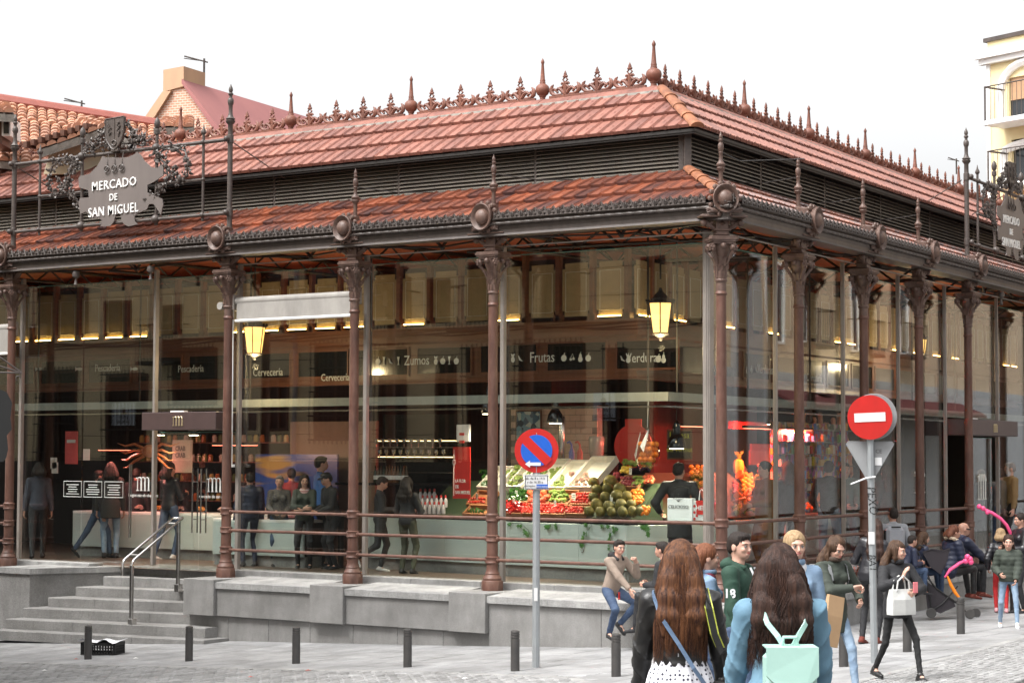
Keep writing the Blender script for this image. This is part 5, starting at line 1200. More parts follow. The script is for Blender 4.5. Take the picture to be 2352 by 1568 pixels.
zc('', m_crate, 'wooden crate of cherry tomatoes with a round printed card', 1120, 1290, 905, 1010); zc('', m_crate, 'wooden crate of tomatoes below the cherry tomatoes', 1080, 1240, 1025, 1090); zc('', m_crate, 'wooden crate of tomatoes along the counter edge', 720, 1075, 1008, 1090); zc('', m_crate, 'wooden crate of shiny red peppers', 578, 715, 985, 1085)
zc('', m_crate, 'wooden crate of purple plums above the melons', 1505, 1690, 770, 865)
pile('salad_leaves', 'dark salad head in the leftmost foam tray', 'salad', 'dark salad heads', 'pepperG', 'cabbage', .09, *ZR(370, 500, 720, 860), 6)
pile('romanesco', 'yellow green salad head in the tray beside the mullion', 'salad', 'yellow green salad heads', 'lime', 'cabbage', .085, *ZR(600, 710, 680, 860), 9); pile('mushroom_bunch', 'pale bunch in the tray behind the no parking sign', 'vegetable', 'pale bunches', 'lime', 'cabbage', .075, *ZR(760, 930, 690, 860), 12)
pile('artichoke', 'green artichoke in the foam tray', 'artichoke', 'green artichokes', 'lime', 'arti', .052, *ZR(955, 1080, 700, 875), 20)
pile('grape_net', 'netted bag of purple fruit in the foam tray', 'fruit bag', 'netted bags of purple fruit', 'grape', 'grape', .075, *ZR(1115, 1290, 730, 870), 9)
pile('small_tomato', 'small red tomato in the left end crate', 'tomato', 'small tomatoes, left crate', 'tomato', 'tomato', .032, *ZR(260, 420, 940, 1000), 16, lift=.08); pile('courgette', 'dark courgette in the lowest left crate', 'courgette', 'dark courgettes', 'pepperG', 'long', .035, *ZR(240, 420, 1030, 1080), 8)
pile('green_pepper', 'glossy green pepper in its crate', 'pepper', 'green peppers', 'pepperG', 'pepper', .052, *ZR(605, 770, 885, 985), 16, lift=.09); pile('red_pepper', 'glossy red pepper at the counter edge', 'pepper', 'red peppers', 'pepperR', 'pepper', .055, *ZR(575, 720, 985, 1080), 15, lift=.09)
pile('ribbed_tomato', 'large ribbed orange red tomato', 'tomato', 'large ribbed tomatoes', 'peach', 'tomato', .068, *ZR(775, 945, 865, 1000), 11, lift=.09); pile('cabbage', 'small green cabbage in a crate', 'cabbage', 'small cabbages', 'green', 'cabbage', .075, *ZR(955, 1110, 895, 1000), 8, lift=.08)
pile('cherry_tomato', 'small tomato in the crate with the round printed card', 'tomato', 'small tomatoes above the front row', 'tomato', 'tomato', .034, *ZR(1130, 1290, 910, 1000), 24, lift=.09)
pile('tomato', 'red tomato in the long row at the counter edge', 'tomato', 'tomatoes along the counter edge', 'tomato', 'tomato', .042, *ZR(712, 1080, 1005, 1085), 46, lift=.09); pile('vine_tomato', 'red tomato in the crate left of the melons', 'tomato', 'tomatoes left of the melons', 'tomato', 'tomato', .038, *ZR(1085, 1235, 1030, 1085), 14, lift=.09)
pile('plum', 'dark purple plum in the crate above the melons', 'plum', 'purple plums', 'plum', 'ball', .036, *ZR(1545, 1680, 780, 855), 14, lift=.09); pile('bean_heap', 'heap of green beans beside the plums', 'beans', 'green bean heaps', 'green', 'cabbage', .06, *ZR(1650, 1750, 780, 850), 6, lift=.08)
pile('peach', 'blushed peach beside the green beans', 'peach', 'blushed peaches', 'peach', 'ball', .040, *ZR(1740, 1830, 770, 835), 9, lift=.09); pile('lemon', 'yellow fruit at the top of the stand', 'lemon', 'yellow fruit at the top', 'yellow', 'ball', .045, *ZR(1545, 1640, 690, 750), 7, lift=.09)
pile('aubergine', 'black aubergine at the top of the stand', 'aubergine', 'black aubergines', 'aub', 'long', .045, *ZR(1650, 1800, 690, 740), 5, lift=.09); pile('red_apple', 'dark red apple left of the plums', 'apple', 'dark red apples', 'plum', 'ball', .04, *ZR(1480, 1540, 735, 790), 5, lift=.08); pile('leafy_bunch', 'leafy green bunch at the top of the stand', 'greens', 'leafy bunches', 'green', 'cabbage', .07, *ZR(1540, 1830, 640, 690), 8, lift=.08)
MEL = [(1330, 840, 48), (1470, 835, 60), (1355, 900, 44), (1445, 890, 48), (1545, 893, 50), (1325, 960, 44), (1428, 965, 46), (1525, 950, 52), (1610, 960, 46), (1355, 1028, 50), (1455, 1042, 48), (1560, 1032, 52), (1645, 1024, 42), (1290, 1078, 44), (1385, 1083, 44), (1480, 1085, 42), (1570, 1085, 42), (1655, 1083, 44), (1715, 1080, 36)]
for i, (x, y, r) in enumerate(MEL):
    u, v = zA(x, y); p = disp(u, v, .12); rr = r*.2746*1.02*(Vector(p)-Vector(CAM)).length/FPX
    link('melon', fr('melon', 'melon', round(rr, 2)), None, T(p) @ Matrix.Rotation(random.uniform(.5, 1.3), 4, 'X') @ RZ(random.uniform(0, 6)), label='green speckled melon in the pyramid at the right end of the stand', cat='melon', group='melons piled in a pyramid')
pile('bagged_orange', 'orange in the white printed bags right of the melons', 'orange', 'oranges beside the melons', 'orange', 'ball', .045, *ZR(1640, 1745, 890, 1010), 16, lift=.10); pile('loose_orange', 'orange at the counter edge right of the melons', 'orange', 'oranges at the counter edge', 'orange', 'ball', .045, *ZR(1710, 1800, 1035, 1090), 8, lift=.10)
def price_card(x, y, zf=zA, d_=.14, w_=.10, h_=.11, lbl='small white price card standing in the produce', rot=.15, col=m_white):
    u, v = zf(x, y); p = disp(u, v, d_) if zf is zA else Vector(RPW(u, v)); b = MB(); b.box(-w_/2, w_/2, -.004, 0, -h_/2, h_/2); e_ = obj('price_card', b, [col], None, T(p) @ RZ(-.55) @ RY(rot), label=lbl, cat='price card', group='white price cards')
    b = MB()
    for k in range(3): b.box(-w_*.36, w_*(.36-.15*(k == 2)), -.006, -.004, h_*(.25-.24*k), h_*(.33-.24*k))
    obj('print', b, [mat('ink', (.05, .12, .05), .7)], e_)
for x, y in ((355, 958), (684, 937), (665, 1000), (1010, 1022), (1480, 978), (1640, 752)): price_card(x, y)
price_card(1165, 970, w_=.16, h_=.15, rot=0)
# ivy trailing over the counter front
def ivy(path, n, lbl, leaf=.05):
    b = MB(); P_ = [Vector(p) for p in path]; e = empty('ivy', P_[0], label=lbl, cat='ivy'); b.tube([p-P_[0] for p in P_], .004, 4); obj('stem', b, [F_['pepperG']], e); lb = MB()
    lb.add([(0, 0, 0), (.5, -.05, -.1), (.35, .02, -.5), (.55, 0, -.75), (.12, -.04, -.72), (0, 0, -1.1), (-.12, -.04, -.72), (-.55, 0, -.75), (-.35, .02, -.5), (-.5, -.05, -.1), (0, -.1, -.45)], [(i, i+1, 10) for i in range(9)]+[(9, 0, 10)])
    me = lb.mesh('leaf', [mat('ivy_leaf', (.03, .12, .02), .4, col2=(.07, .2, .04), rand=.6, amt=.3)])
    for k in range(n):
        f = random.random()*(len(P_)-1); i = int(f); p = P_[i].lerp(P_[i+1], f-i)-P_[0]; link('leaf', me, e, T(p+Vector((random.uniform(-.03, .03), -.02, random.uniform(-.03, .03)))) @ RZ(random.uniform(-.9, .5)) @ RY(random.uniform(-.8, .8)) @ Matrix.Scale(random.uniform(.6, 1.3)*leaf*1.6, 4))
def cf(u, v): P = on_plane(u, v, tuple(E2), float(E2.dot(B0))-.03); return Vector(P)
ivy([cf(*zA(600, 1130)), cf(*zA(700, 1135)), cf(*zA(760, 1190)), cf(*zA(765, 1240))], 9, 'ivy hanging over the counter front at the left of the no parking post'); ivy([cf(*zA(900, 1150)), cf(*zA(1000, 1140))], 7, 'short ivy sprig on the counter edge behind the railing')
ivy([cf(*zA(1200, 1140)), cf(*zA(1290, 1150)), cf(*zA(1210, 1250)), cf(*zA(1200, 1330))], 12, 'ivy trailing down the counter front below the tomatoes'); ivy([cf(*zA(1300, 1140)), cf(*zA(1500, 1165)), cf(*zA(1440, 1230)), cf(*zA(1440, 1350))], 14, 'ivy trailing down below the melons, its tip lowest'); ivy([cf(*zA(1650, 1130)), cf(*zA(1750, 1150)), cf(*zA(1770, 1240))], 11, 'ivy at the right corner of the fruit counter')
# tiled back wall of the fruit stall with poster, fire plate and shelf things
xw0, zw0 = LP(*zA(612, 640), 5.0); xw1, zw1 = LP(*zA(1330, 150), 5.0)
e = empty('tiled_wall', label='cream tiled partition behind the fruit stall', cat='wall'); b = MB(); b.box(xw0, xw1, 5.02, 5.2, .04, zw1); obj('backing', b, [m_mort], e)
tm = MB(); tm.cbox(.004, .246, 0, .02, .004, .116, .003); tms = tm.mesh('wall_tile', [m_tilew]); nr = int((zw1-1.3)/.12)
for r in range(nr):
    x = xw0-.125*(r % 2)
    while x < xw1-.13:
        if x > xw0-.01: link('wall_tile', tms, e, T((x, 5.0, 1.3+r*.12)))
        x += .25
def wall_picture(name, x0, x1, y0, y1, d, m, lbl, cat, zf=zA, side='L', frame_m=m_shut):
    fn = LP if side == 'L' else RP; a, za_ = fn(*zf(x0, y1), d); c, zc_ = fn(*zf(x1, y0), d); b = MB(); b.cbox(a, c, d-.03, d, za_, zc_, .006); o = obj(name, b, [frame_m], None, frame(side), label=lbl, cat=cat)
    t = .03; b = MB(); b.box(a+t, c-t, d-.036, d-.03, za_+t, zc_-t); obj('print', b, [m], o); return o, a, c, za_, zc_
def vor(name, cols, scale=14):
    m = mat(name, cols[0], .5); t = m.node_tree; N = t.nodes; L = t.links; v_ = N.new('ShaderNodeTexVoronoi'); v_.inputs['Scale'].default_value = scale; co = N.new('ShaderNodeTexCoord'); cr = N.new('ShaderNodeValToRGB'); cr.color_ramp.interpolation = 'CONSTANT'
    L.new(co.outputs['Object'], v_.inputs['Vector']); sp = N.new('ShaderNodeSeparateColor'); L.new(v_.outputs['Color'], sp.inputs[0]); L.new(sp.outputs[0], cr.inputs[0])
    for i, c in enumerate(cols):
        el = cr.color_ramp.elements[i] if i < 2 else cr.color_ramp.elements.new(i/len(cols)); el.position = i/len(cols); el.color = (*c, 1)
    L.new(cr.outputs[0], N['Principled BSDF'].inputs['Base Color']); return m
wall_picture('poster', 658, 876, 185, 445, 4.94, vor('poster_blue', [(.05, .12, .2), (.15, .3, .4), (.4, .5, .5), (.03, .06, .1)], 9), 'blue patterned poster in a brown frame on the tiled wall', 'poster')
def pendant(u, v, r_px, d, lbl, side='L', m=m_blackg, power=60, ztop=3.1):
    fn = LP if side == 'L' else RP; x, z = fn(u, v, d); k = r_px*32/FPX; e = empty('pendant_lamp', label=lbl, cat='lamp'); e['group'] = 'black pendant lamps over the stalls'; e.matrix_world = frame(side) @ T((x, d, z))
    b = MB(); b.lathe([(k, -.12), (k*.98, -.08), (k*.8, .04), (k*.48, .12), (k*.40, .13), (k*.38, .26), (k*.22, .33), (.02, .36)], 20); o = obj('lamp_shade', b, [m], e, smooth=True); b = MB(); b.tube([(0, 0, .34), (0, 0, max(.4, ztop-z))], .008, 5); obj('cord', b, [m_dark], e)
    b = MB(); b.lathe([(k*.7, -.128), (k*.7, -.122)], 12); obj('bulb_glow', b, [mat('bulb_warm', (1, .9, .7), .5, emit=(1, .82, .55), estr=12)], e)
    l = bpy.data.lights.new('bulb', 'SPOT'); l.energy = power; l.color = (1, .85, .62); l.shadow_soft_size = .08; l.spot_size = math.radians(130); l.spot_blend = .6; q = bpy.data.objects.new('bulb', l); COL.objects.link(q); q.parent = e; q.location = (0, 0, -.14)
pendant(*zA(985, 240), 23, 2.9, 'black pendant lamp hanging before the cream tiled wall', power=190); pendant(1120, 935, 20, 2.9, 'black pendant lamp behind the third column', power=180); pendant(*zA(2000, 450), 26, 3.2, 'black pendant lamp before the chalkboard behind the corner glass', power=240)
pendant(445, 985, 20, 2.6, 'black pendant lamp inside the entrance doors', power=45); pendant(368, 985, 20, 2.6, 'black pendant lamp left of the entrance doors', power=45)
pendant(1770, 960, 15, 3.4, 'black pendant lamp over the fruit behind the right side glass', 'R', power=45); pendant(1860, 960, 12, 3.4, 'black pendant lamp behind the second mullion of the right side', 'R', power=40)
# metal cups, spray bottles, red fire plate, chalkboard, red disc
def sit(name, b, m, u, v, d, lbl, cat, side='L', grp=None, smooth=True):
    x, z = (LP if side == 'L' else RP)(u, v, d); return obj(name, b, [m] if not isinstance(m, list) else m, None, frame(side) @ T((x, d, z)), smooth=smooth, label=lbl, cat=cat, group=grp)
sh = MB(); x0s, zs_ = LP(*zA(1000, 632), 4.6); x1s = LP(*zA(1420, 632), 4.6)[0]; sh.cbox(x0s, x1s, 4.4, 5.0, zs_-.05, zs_, .006); sh.box(x0s, x1s, 4.5, 4.98, .04, zs_-.05); obj('work_shelf', sh, [m_blackg], None, label='black work shelf against the tiled wall', cat='shelf')
b = MB(); b.lathe([(.05, 0), (.07, .03), (.07, .85), (.05, .88)], 12); sit('cup_stack', b, m_steel, *zA(1038, 630), 4.6, 'tall stack of steel cups left on the black shelf', 'cups')
for k, (x, c) in enumerate(((1122, 'blue'), (1190, 'red'))):
    b = MB(); b.lathe([(.05, 0), (.055, .2), (.02, .28), (.02, .34)], 10); b.tube([(0, 0, .34), (-.05, 0, .40), (-.10, 0, .38)], .02, 5); sit('spray_bottle', b, mat('spray_'+c, (.05, .1, .5) if c == 'blue' else (.6, .05, .05), .4), *zA(x, 630), 4.6, 'spray bottle with a %s head on the shelf' % c, 'bottle')
b = MB(); b.lathe([(.12, 0), (.10, .06), (.08, .1), (.13, .14), (.15, .45), (.13, .5)], 12); sit('blender_jug', b, mat('jug', (.35, .3, .27), .15), *zA(1330, 632), 4.6, 'glass blender jug on the right of the shelf', 'blender')
wall_picture('red_cabinet', 1575, 1712, 260, 640, 4.5, m_red, 'tall red cabinet beside the hanging orange bag', 'cabinet', frame_m=m_red)
x, z = LP(*zA(1640, 490), 4.3); b = MB(); b.lathe([(.40, 0), (.40, .03)], 32, M=RX(math.pi/2)); obj('red_disc', b, [m_red], None, T((x, 4.3, z)), label='large flat red disc behind the hanging orange bag', cat='disc')
wall_picture('chalkboard', 1925, 2135, 350, 600, 4.0, m_black, 'dark chalkboard behind the man in the black coat', 'board')
x, z = LP(*zA(1040+990, 470), 3.98)
cb = text_mb('La casa', .16, .004, font_w=.9); obj('chalk_writing', cb, [mat('chalk_yellow', (.4, .42, .05), .8)], bpy.data.objects['chalkboard'], T((x, 3.95, z+.15))); cb = text_mb('del Vermut', .13, .004, font_w=.9); obj('chalk_writing', cb, [MATS['chalk_yellow']], bpy.data.objects['chalkboard'], T((x, 3.95, z-.1)))
# hanging net of oranges
u, v = zA(1755, 540); P = Vector((*LP(u, v, 2.35), 0)); P = Vector((P.x, 2.35, P.y)); e = empty('orange_net', P, label='hanging net bag full of oranges above the melons', cat='bag')
for k in range(30):
    a = k*2.4; rr = .15*math.sqrt((k % 10+1)/10); zz = -.12+.085*(k//8); link('orange', fr('orange', 'ball', .052), e, T((rr*math.cos(a), rr*math.sin(a), zz)))
b = MB(); b.lathe([(.02, -.26), (.16, -.22), (.215, -.08), (.20, .06), (.13, .22), (.05, .36), (.03, .42), (.05, .45)], 12); m_net = glass_mat('net_film', (.95, .9, .85), .02); obj('net', b, [m_net], e, smooth=True)
b = MB(); b.tube([(0, 0, .42), (.02, 0, .9), (0, 0, 1.05)], .006, 4); obj('cord', b, [m_white], e); b = MB(); b.add([(.05, -.2, .0), (.12, -.16, .3), (.06, -.06, .40), (-.02, -.2, .1)], [(0, 1, 2, 3)]); b.add([(-.21, -.08, -.05), (-.13, -.15, -.1), (-.08, -.1, .35), (-.1, -.05, .3)], [(0, 1, 2, 3)]); obj('bag_print', b, [m_white], e)
# right of the corner: tropical fruit display
RD = Vector(FR.to_3x3() @ Vector((0, 1, 0))); RT = Vector(FR.to_3x3() @ Vector((1, 0, 0))); RUP = (RD*.9+Vector((0, 0, .75))).normalized(); RN = RT.cross(RUP).normalized(); RN = RN if RN.z > 0 else -RN; RP0 = RW(3.4, 2.68, 1.07)
def RPW(u, v, lift=.08): return Vector(on_plane(u, v, tuple(RN), float(RN.dot(RP0))))+RN*lift
b = MB(); b.add([(3.7, 2.66, 1.03), (8.6, 2.66, 1.03), (8.6, 3.7, 1.9), (4.9, 3.7, 1.9), (3.7, 2.66, .3), (8.6, 2.66, .3), (8.6, 3.7, .3), (4.9, 3.7, .3)], [(0, 1, 2, 3), (0, 4, 5, 1), (1, 5, 6, 2), (2, 6, 7, 3), (3, 7, 4, 0)]); obj('display_stand', b, [MATS['stand_green']], None, FR, label='sloping dark stand of tropical fruit behind the right side glass', cat='display stand')
def rpile(name, lbl, cat, grp, kind, shape, r, x0, x1, y0, y1, n, lift=.08):
    nx = max(1, int((x1-x0)*.2746/(r*2.0*FPX/33))); ny = max(1, round(n/nx))
    for j in range(ny):
        for i in range(nx):
            u, v = zB(x0+(x1-x0)*(i+.5+.4*(j % 2))/(nx+.4), y1+(y0-y1)*(j+.5)/ny); p = RPW(u, v, lift)+Vector((random.uniform(-r, r)*.25, 0, random.uniform(-r, r)*.25))
            link(name, fr(kind, shape, r*random.choice((.9, 1, 1.1))), None, T(p) @ Matrix.Rotation(random.uniform(0, 6.28), 4, (random.uniform(-1, 1), random.uniform(-1, 1), 1)), label=lbl, cat=cat, group=grp)
rpile('lime', 'green fruit at the foot of the tropical display', 'lime', 'green fruit, right display', 'green', 'cabbage', .07, 450, 720, 1110, 1170, 12); rpile('papaya', 'cut orange papaya in the tropical display', 'papaya', 'cut papayas', 'papaya', 'long', .06, 450, 700, 1020, 1100, 16, .12)
rpile('yellow_fruit', 'yellow fruit in the tropical display', 'fruit', 'yellow fruit, right display', 'yellow', 'ball', .05, 520, 640, 850, 1000, 16, .1); rpile('green_bunch', 'leafy green bunch in the tropical display', 'greens', 'leafy bunches, right display', 'green', 'cabbage', .075, 560, 720, 880, 1010, 10, .09); rpile('berry_tray', 'dark red fruit low in the tropical display', 'fruit', 'dark red fruit, right display', 'plum', 'ball', .04, 450, 510, 930, 1020, 9, .1)
rpile('green_banana_hand', 'greens behind the corner mullion', 'greens', 'greens behind the corner mullion', 'green', 'cabbage', .08, 90, 240, 830, 980, 12, .1); rpile('lemon', 'yellow fruit behind the corner mullion', 'lemon', 'yellow fruit behind the corner', 'yellow', 'ball', .045, 90, 240, 790, 860, 8, .1)
rpile('mandarin', 'orange mandarin in the slanted crate behind the second column', 'mandarin', 'mandarins in the slanted crate', 'orange', 'ball', .042, 1090, 1210, 945, 1085, 34, .12); rpile('mandarin', 'mandarin at the foot of the right display', 'mandarin', 'mandarins at the foot', 'orange', 'ball', .042, 1060, 1240, 1100, 1150, 12, .1)
rpile('red_apple', 'red apple above the mandarins', 'apple', 'red apples above the mandarins', 'plum', 'ball', .045, 1060, 1300, 850, 920, 22, .12); rpile('apple', 'red apple behind the green bunches', 'apple', 'red apples, right display', 'peach', 'ball', .05, 650, 720, 780, 850, 6, .12)
u, v = zB(482, 893); P = RPW(u, v, .2); b = MB(); b.lathe([(.002, 0), (.06, .0), (.095, .004), (.105, -.02), (.09, -.08), (.002, -.11)], 20); o = obj('melon_half', b, [F_['papaya']], None, T(P) @ RZ(-.5) @ RX(math.radians(62)), smooth=True, label='halved orange melon facing the glass, right of the corner column', cat='melon')
u, v = zB(700, 850); P = RPW(u, v, .2); obj('melon_half', b, [F_['papaya']], None, T(P) @ RZ(-.5) @ RX(math.radians(50)) @ Matrix.Scale(.8, 4), smooth=True, label='halved orange melon beside the woman in the brown coat', cat='melon')
u, v = zB(484, 830); P = RPW(u, v, .2); e = empty('pineapple', P, label='pineapple standing on the tropical display', cat='pineapple'); b = MB(); b.lathe([(.03, -.16), (.09, -.12), (.105, 0), (.09, .11), (.04, .15)], 14, lobes=7, la=.08); obj('fruit', b, [F_['yellow']], e); b = MB()
for k in range(12): a = k*2.4; b.tube([(0, 0, .13), (.04*math.cos(a), .04*math.sin(a), .22), (.10*math.cos(a), .10*math.sin(a), .28+.02*(k % 3))], [.02, .016, .003], 4)
obj('leaves', b, [F_['green']], e)
u, v = zB(1130, 890); P0, P1 = RPW(*zB(1060, 830), .12), RPW(*zB(1215, 1090), .12); b = MB(); b.tube([P0, P1], .045, 4); obj('crate_edge', b, [mat('crate_pale', (.6, .42, .24), .7)], None, label='pale plank edging the slanted mandarin crate', cat='plank')
# butcher: hams and sausages under red light
e = empty('butcher_wall', label='red lit wall of the butcher stall behind the right side glass', cat='wall'); obj('wall', MB().box(9.6, 15, 5.8, 5.9, .04, 3.5), [mat('wall_pink', (.16, .06, .05), .6)], e, FR); obj('header', MB().box(8.4, 12, 3.5, 3.6, 2.75, 2.9), [mat('red_header', (.30, .02, .015), .5)], e, FR)
m_ham = mat('cured_ham', (.45, .10, .05), .4, col2=(.6, .3, .18), scale=9, amt=.9, rand=.4); hm = MB(); hm.lathe([(.02, -.45), (.10, -.40), (.14, -.25), (.13, -.08), (.06, .08), (.04, .30), (.05, .36), (.02, .42)], 12); hme = hm.mesh('ham', [m_ham], True); so = MB(); so.tube([(0, 0, .3), (.02, 0, 0), (-.01, 0, -.3), (.03, 0, -.42)], [.01, .035, .035, .01], 7); some = so.mesh('sausage', [m_ham], True)
for k in range(16):
    x = 1060+k*26; u, v = zB(x, 470+40*(k % 3)); t, z = RP(u, v, 3.9); link('ham', hme, None, FR @ T((t, 3.9+.2*(k % 2), z)) @ RZ(k*1.3) @ RX(.1*(k % 3-1)), label='cured ham hanging in the red lit butcher stall', cat='ham', group='hams hanging in the butcher stall')
for k in range(22):
    x = 1055+k*20; u, v = zB(x, 690+25*(k % 4)); t, z = RP(u, v, 3.6); link('sausage', some, None, FR @ T((t, 3.6, z)) @ RZ(k), label='sausage hanging below the hams', cat='sausage', group='sausages hanging in the butcher stall')
l = bpy.data.lights.new('red_tube', 'AREA'); 
def red_lamp(t, d, z, lbl, power=120, side='R', col=(1, .12, .07)):
    e = empty('strip_lamp', label=lbl, cat='lamp'); e.matrix_world = frame(side) @ T((t, d, z)); b = MB(); b.cbox(-.6, .6, -.06, .06, 0, .05, .01); obj('housing', b, [m_dark], e); b = MB(); b.box(-.58, .58, -.04, .04, -.008, 0); obj('tube', b, [mat('tube_red', (1, .2, .1), .5, emit=(1, .18, .10), estr=4)], e)
    l = bpy.data.lights.new('tube', 'AREA'); l.shape = 'RECTANGLE'; l.size = 1.1; l.size_y = .1; l.energy = power; l.color = col; q = bpy.data.objects.new('tube_light', l); COL.objects.link(q); q.parent = e; q.location = (0, 0, -.03); q.rotation_euler = (math.radians(38), 0, 0)
red_lamp(8.2, 2.9, 2.75, 'red strip lamp over the hanging hams', 150); red_lamp(10.4, 2.9, 2.75, 'red strip lamp over the butcher counter', 130); red_lamp(5.6, 3.0, 2.75, 'red strip lamp over the sausages beside the corner', 25)
red_lamp(-16.2, 3.0, 2.3, 'red strip lamp over the fish counter, left', 22, 'L', (1, .3, .25)); red_lamp(-12.9, 3.0, 2.4, 'warm red strip lamp over the crab stall', 22, 'L', (1, .5, .35))
for k, (x, y, w_, h_, c) in enumerate(((630, 630, 190, 120, (.8, .12, .08)), (640, 575, 180, 60, (.7, .06, .04)), (1300, 570, 75, 75, (.75, .3, .3)), (1050, 570, 80, 80, (.7, .2, .2)))):
    u0, v0 = zB(x, y+h_); u1, v1 = zB(x+w_, y); t0, z0 = RP(u0, v0, 4.2); t1, z1 = RP(u1, v1, 4.2); b = MB(); b.cbox(t0, t1, 4.2, 4.24, z0, z1, .005); obj('stall_card', b, [mat('card_red%d' % k, c, .6)], None, FR, label=('large pink lit panel beside the corner', 'red shelf of jars above the pink panel', 'pink price board among the hams', 'pink price board left of the hams')[k], cat='board')
# wares packed on racks further right: many small bright packets
rk = empty('wares_rack', label='rack crowded with bright coloured packets behind the third mullion of the right side', cat='rack'); obj('rack_back', MB().box(9.2, 13.4, 3.0, 3.05, .9, 2.9), [vor('packets', [(.6, .3, .05), (.5, .05, .04), (.1, .2, .5), (.5, .45, .4), (.35, .1, .3), (.1, .12, .1)], 9)], rk, FR)
for k in range(8): obj('rack_shelf', MB().box(9.2, 13.4, 2.85, 3.02, 1.0+k*.25, 1.015+k*.25), [m_steel], rk, FR)
for k in range(60):
    t = random.uniform(9.3, 13.3); s_ = random.randrange(7); h_ = random.uniform(.12, .2); obj('packet', MB().cbox(t-.06, t+.06, 2.88, 2.94, 1.016+s_*.25, 1.016+s_*.25+h_, .01), [mat('pack%d' % (k % 7), [(.6, .32, .05), (.55, .05, .04), (.08, .2, .5), (.6, .55, .5), (.4, .1, .3), (.1, .3, .12), (.6, .5, .05)][k % 7], .35)], rk, FR)
# bar stall left of the third column: shelves, bottles, glasses, banner
e = empty('bar_shelves', label='glass bar shelves with warm light and glasses behind the third bay', cat='shelves'); x0b, x1b = LP(858, 1100, 3.9)[0], LP(1040, 1100, 3.9)[0]
for k, y in enumerate((1015, 1028, 1052, 1085)):
    z = LP(940, y, 3.9)[1]; obj('shelf', MB().box(x0b, x1b, 3.75, 4.05, z, z+.012), [m_steel], e)
    if k in (0, 2): obj('light_strip', MB().box(x0b, x1b, 4.03, 4.04, z+.02, z+.03), [mat('gold_led', (1, .8, .4), .5, emit=(1, .68, .3), estr=3.5)], e)
obj('back_panel', MB().box(x0b, x1b, 4.2, 4.24, 1.0, 3.0), [m_blackg], e)
gl = MB(); gl.lathe([(.03, 0), (.01, .01), (.008, .06), (.035, .09), (.04, .16)], 8); glm = gl.mesh('wine_glass', [m_steel], True)
for k in range(20): z = LP(940, (1028, 1052)[k % 2], 3.9)[1]; link('wine_glass', glm, None, T((x0b+.1+(x1b-x0b-.2)*k/20, 3.85, z+.012)), label='wine glass on the bar shelves', cat='glass', group='wine glasses on the bar shelves')
m_bot = mat('bottle_glass', (.02, .03, .015), .1, rand=.5, col2=(.25, .08, .02), amt=0); bo = MB(); bo.lathe([(.035, 0), (.038, .01), (.038, .19), (.014, .25), (.013, .31), (.015, .32)], 10); bom = bo.mesh('bottle', [m_bot], True); lab = MB(); lab.lathe([(.0385, .06), (.0385, .14)], 10); labm = lab.mesh('paper_label', [m_white], True)
for k in range(12):
    z = LP(880, 1108, 3.3)[1]; x = LP(862+6.5*k, 1108, 3.3)[0]; q = link('bottle', bom, None, T((x, 3.3, z)), label='dark bottle in the row on the bar counter', cat='bottle', group='bottles on the bar counter'); link('paper_label', labm, q, Matrix.Identity(4))
obj('bar_counter', MB().cbox(x0b-.4, x1b+.3, 3.2, 3.6, LP(880, 1108, 3.3)[1]-.05, LP(880, 1108, 3.3)[1], .01), [m_blackg], None, label='black bar counter carrying the row of dark bottles', cat='counter')
# red capped squeeze bottles on the counter, fruit bowls
sq = MB(); sq.lathe([(.035, 0), (.04, .02), (.04, .13), (.02, .17), (.016, .18)], 10); sqm = sq.mesh('bottle', [mat('clear_plastic', (.55, .5, .5), .2)], True); cp = MB(); cp.lathe([(.02, .178), (.02, .215), (.008, .235)], 8); cpm = cp.mesh('cap', [m_red], True)
for k in range(16):
    x, z = LP(966+(k % 6)*10.5+5*(k//6 % 2), 1180-(k//6)*15, 3.15+.12*(k//6)); q = link('squeeze_bottle', sqm, None, T((x, 3.15+.12*(k//6), z)), label='clear drink bottle with red cap on the counter', cat='bottle', group='red capped drink bottles'); link('cap', cpm, q, Matrix.Identity(4))
a_, za_ = LP(1040, 1144, 2.95); c_, zc_ = LP(1080, 1026, 2.95); b = MB(); b.box(a_, c_, 2.95, 2.965, za_, zc_); o = obj('banner', b, [m_red], None, label='red hanging banner reading LA FLOR DE SAN MIGUEL', cat='banner')
for k, t in enumerate(('LA FLOR', 'DE', 'SAN MIGUEL')): obj('lettering', text_mb(t, .085, .003, font_w=.72, align='LEFT', bold=.001), [m_white], o, T((a_+.06, 2.945, za_+.32-.105*k)))
b = MB(); b.tube([(a_+.03, 2.94, za_+.05), (a_+.03, 2.94, zc_-.05)], .006, 4); b.tube([(a_+.03+.035*math.sin(t), 2.94, zc_-.28+.05*math.cos(t)) for t in [2*math.pi*i/12 for i in range(12)]], .005, 4, closed=True); obj('column_drawing', b, [m_white], o)
o, *_r = wall_picture('menu_poster', 165, 278, 308, 452, 2.95, m_white, 'white menu poster above the red banner', 'poster', frame_m=m_white)
for k in range(4): obj('print', MB().box(_r[0]+.08, _r[1]-.12, 2.905, 2.913, _r[3]-.2-.14*k, _r[3]-.15-.14*k), [m_red], o)
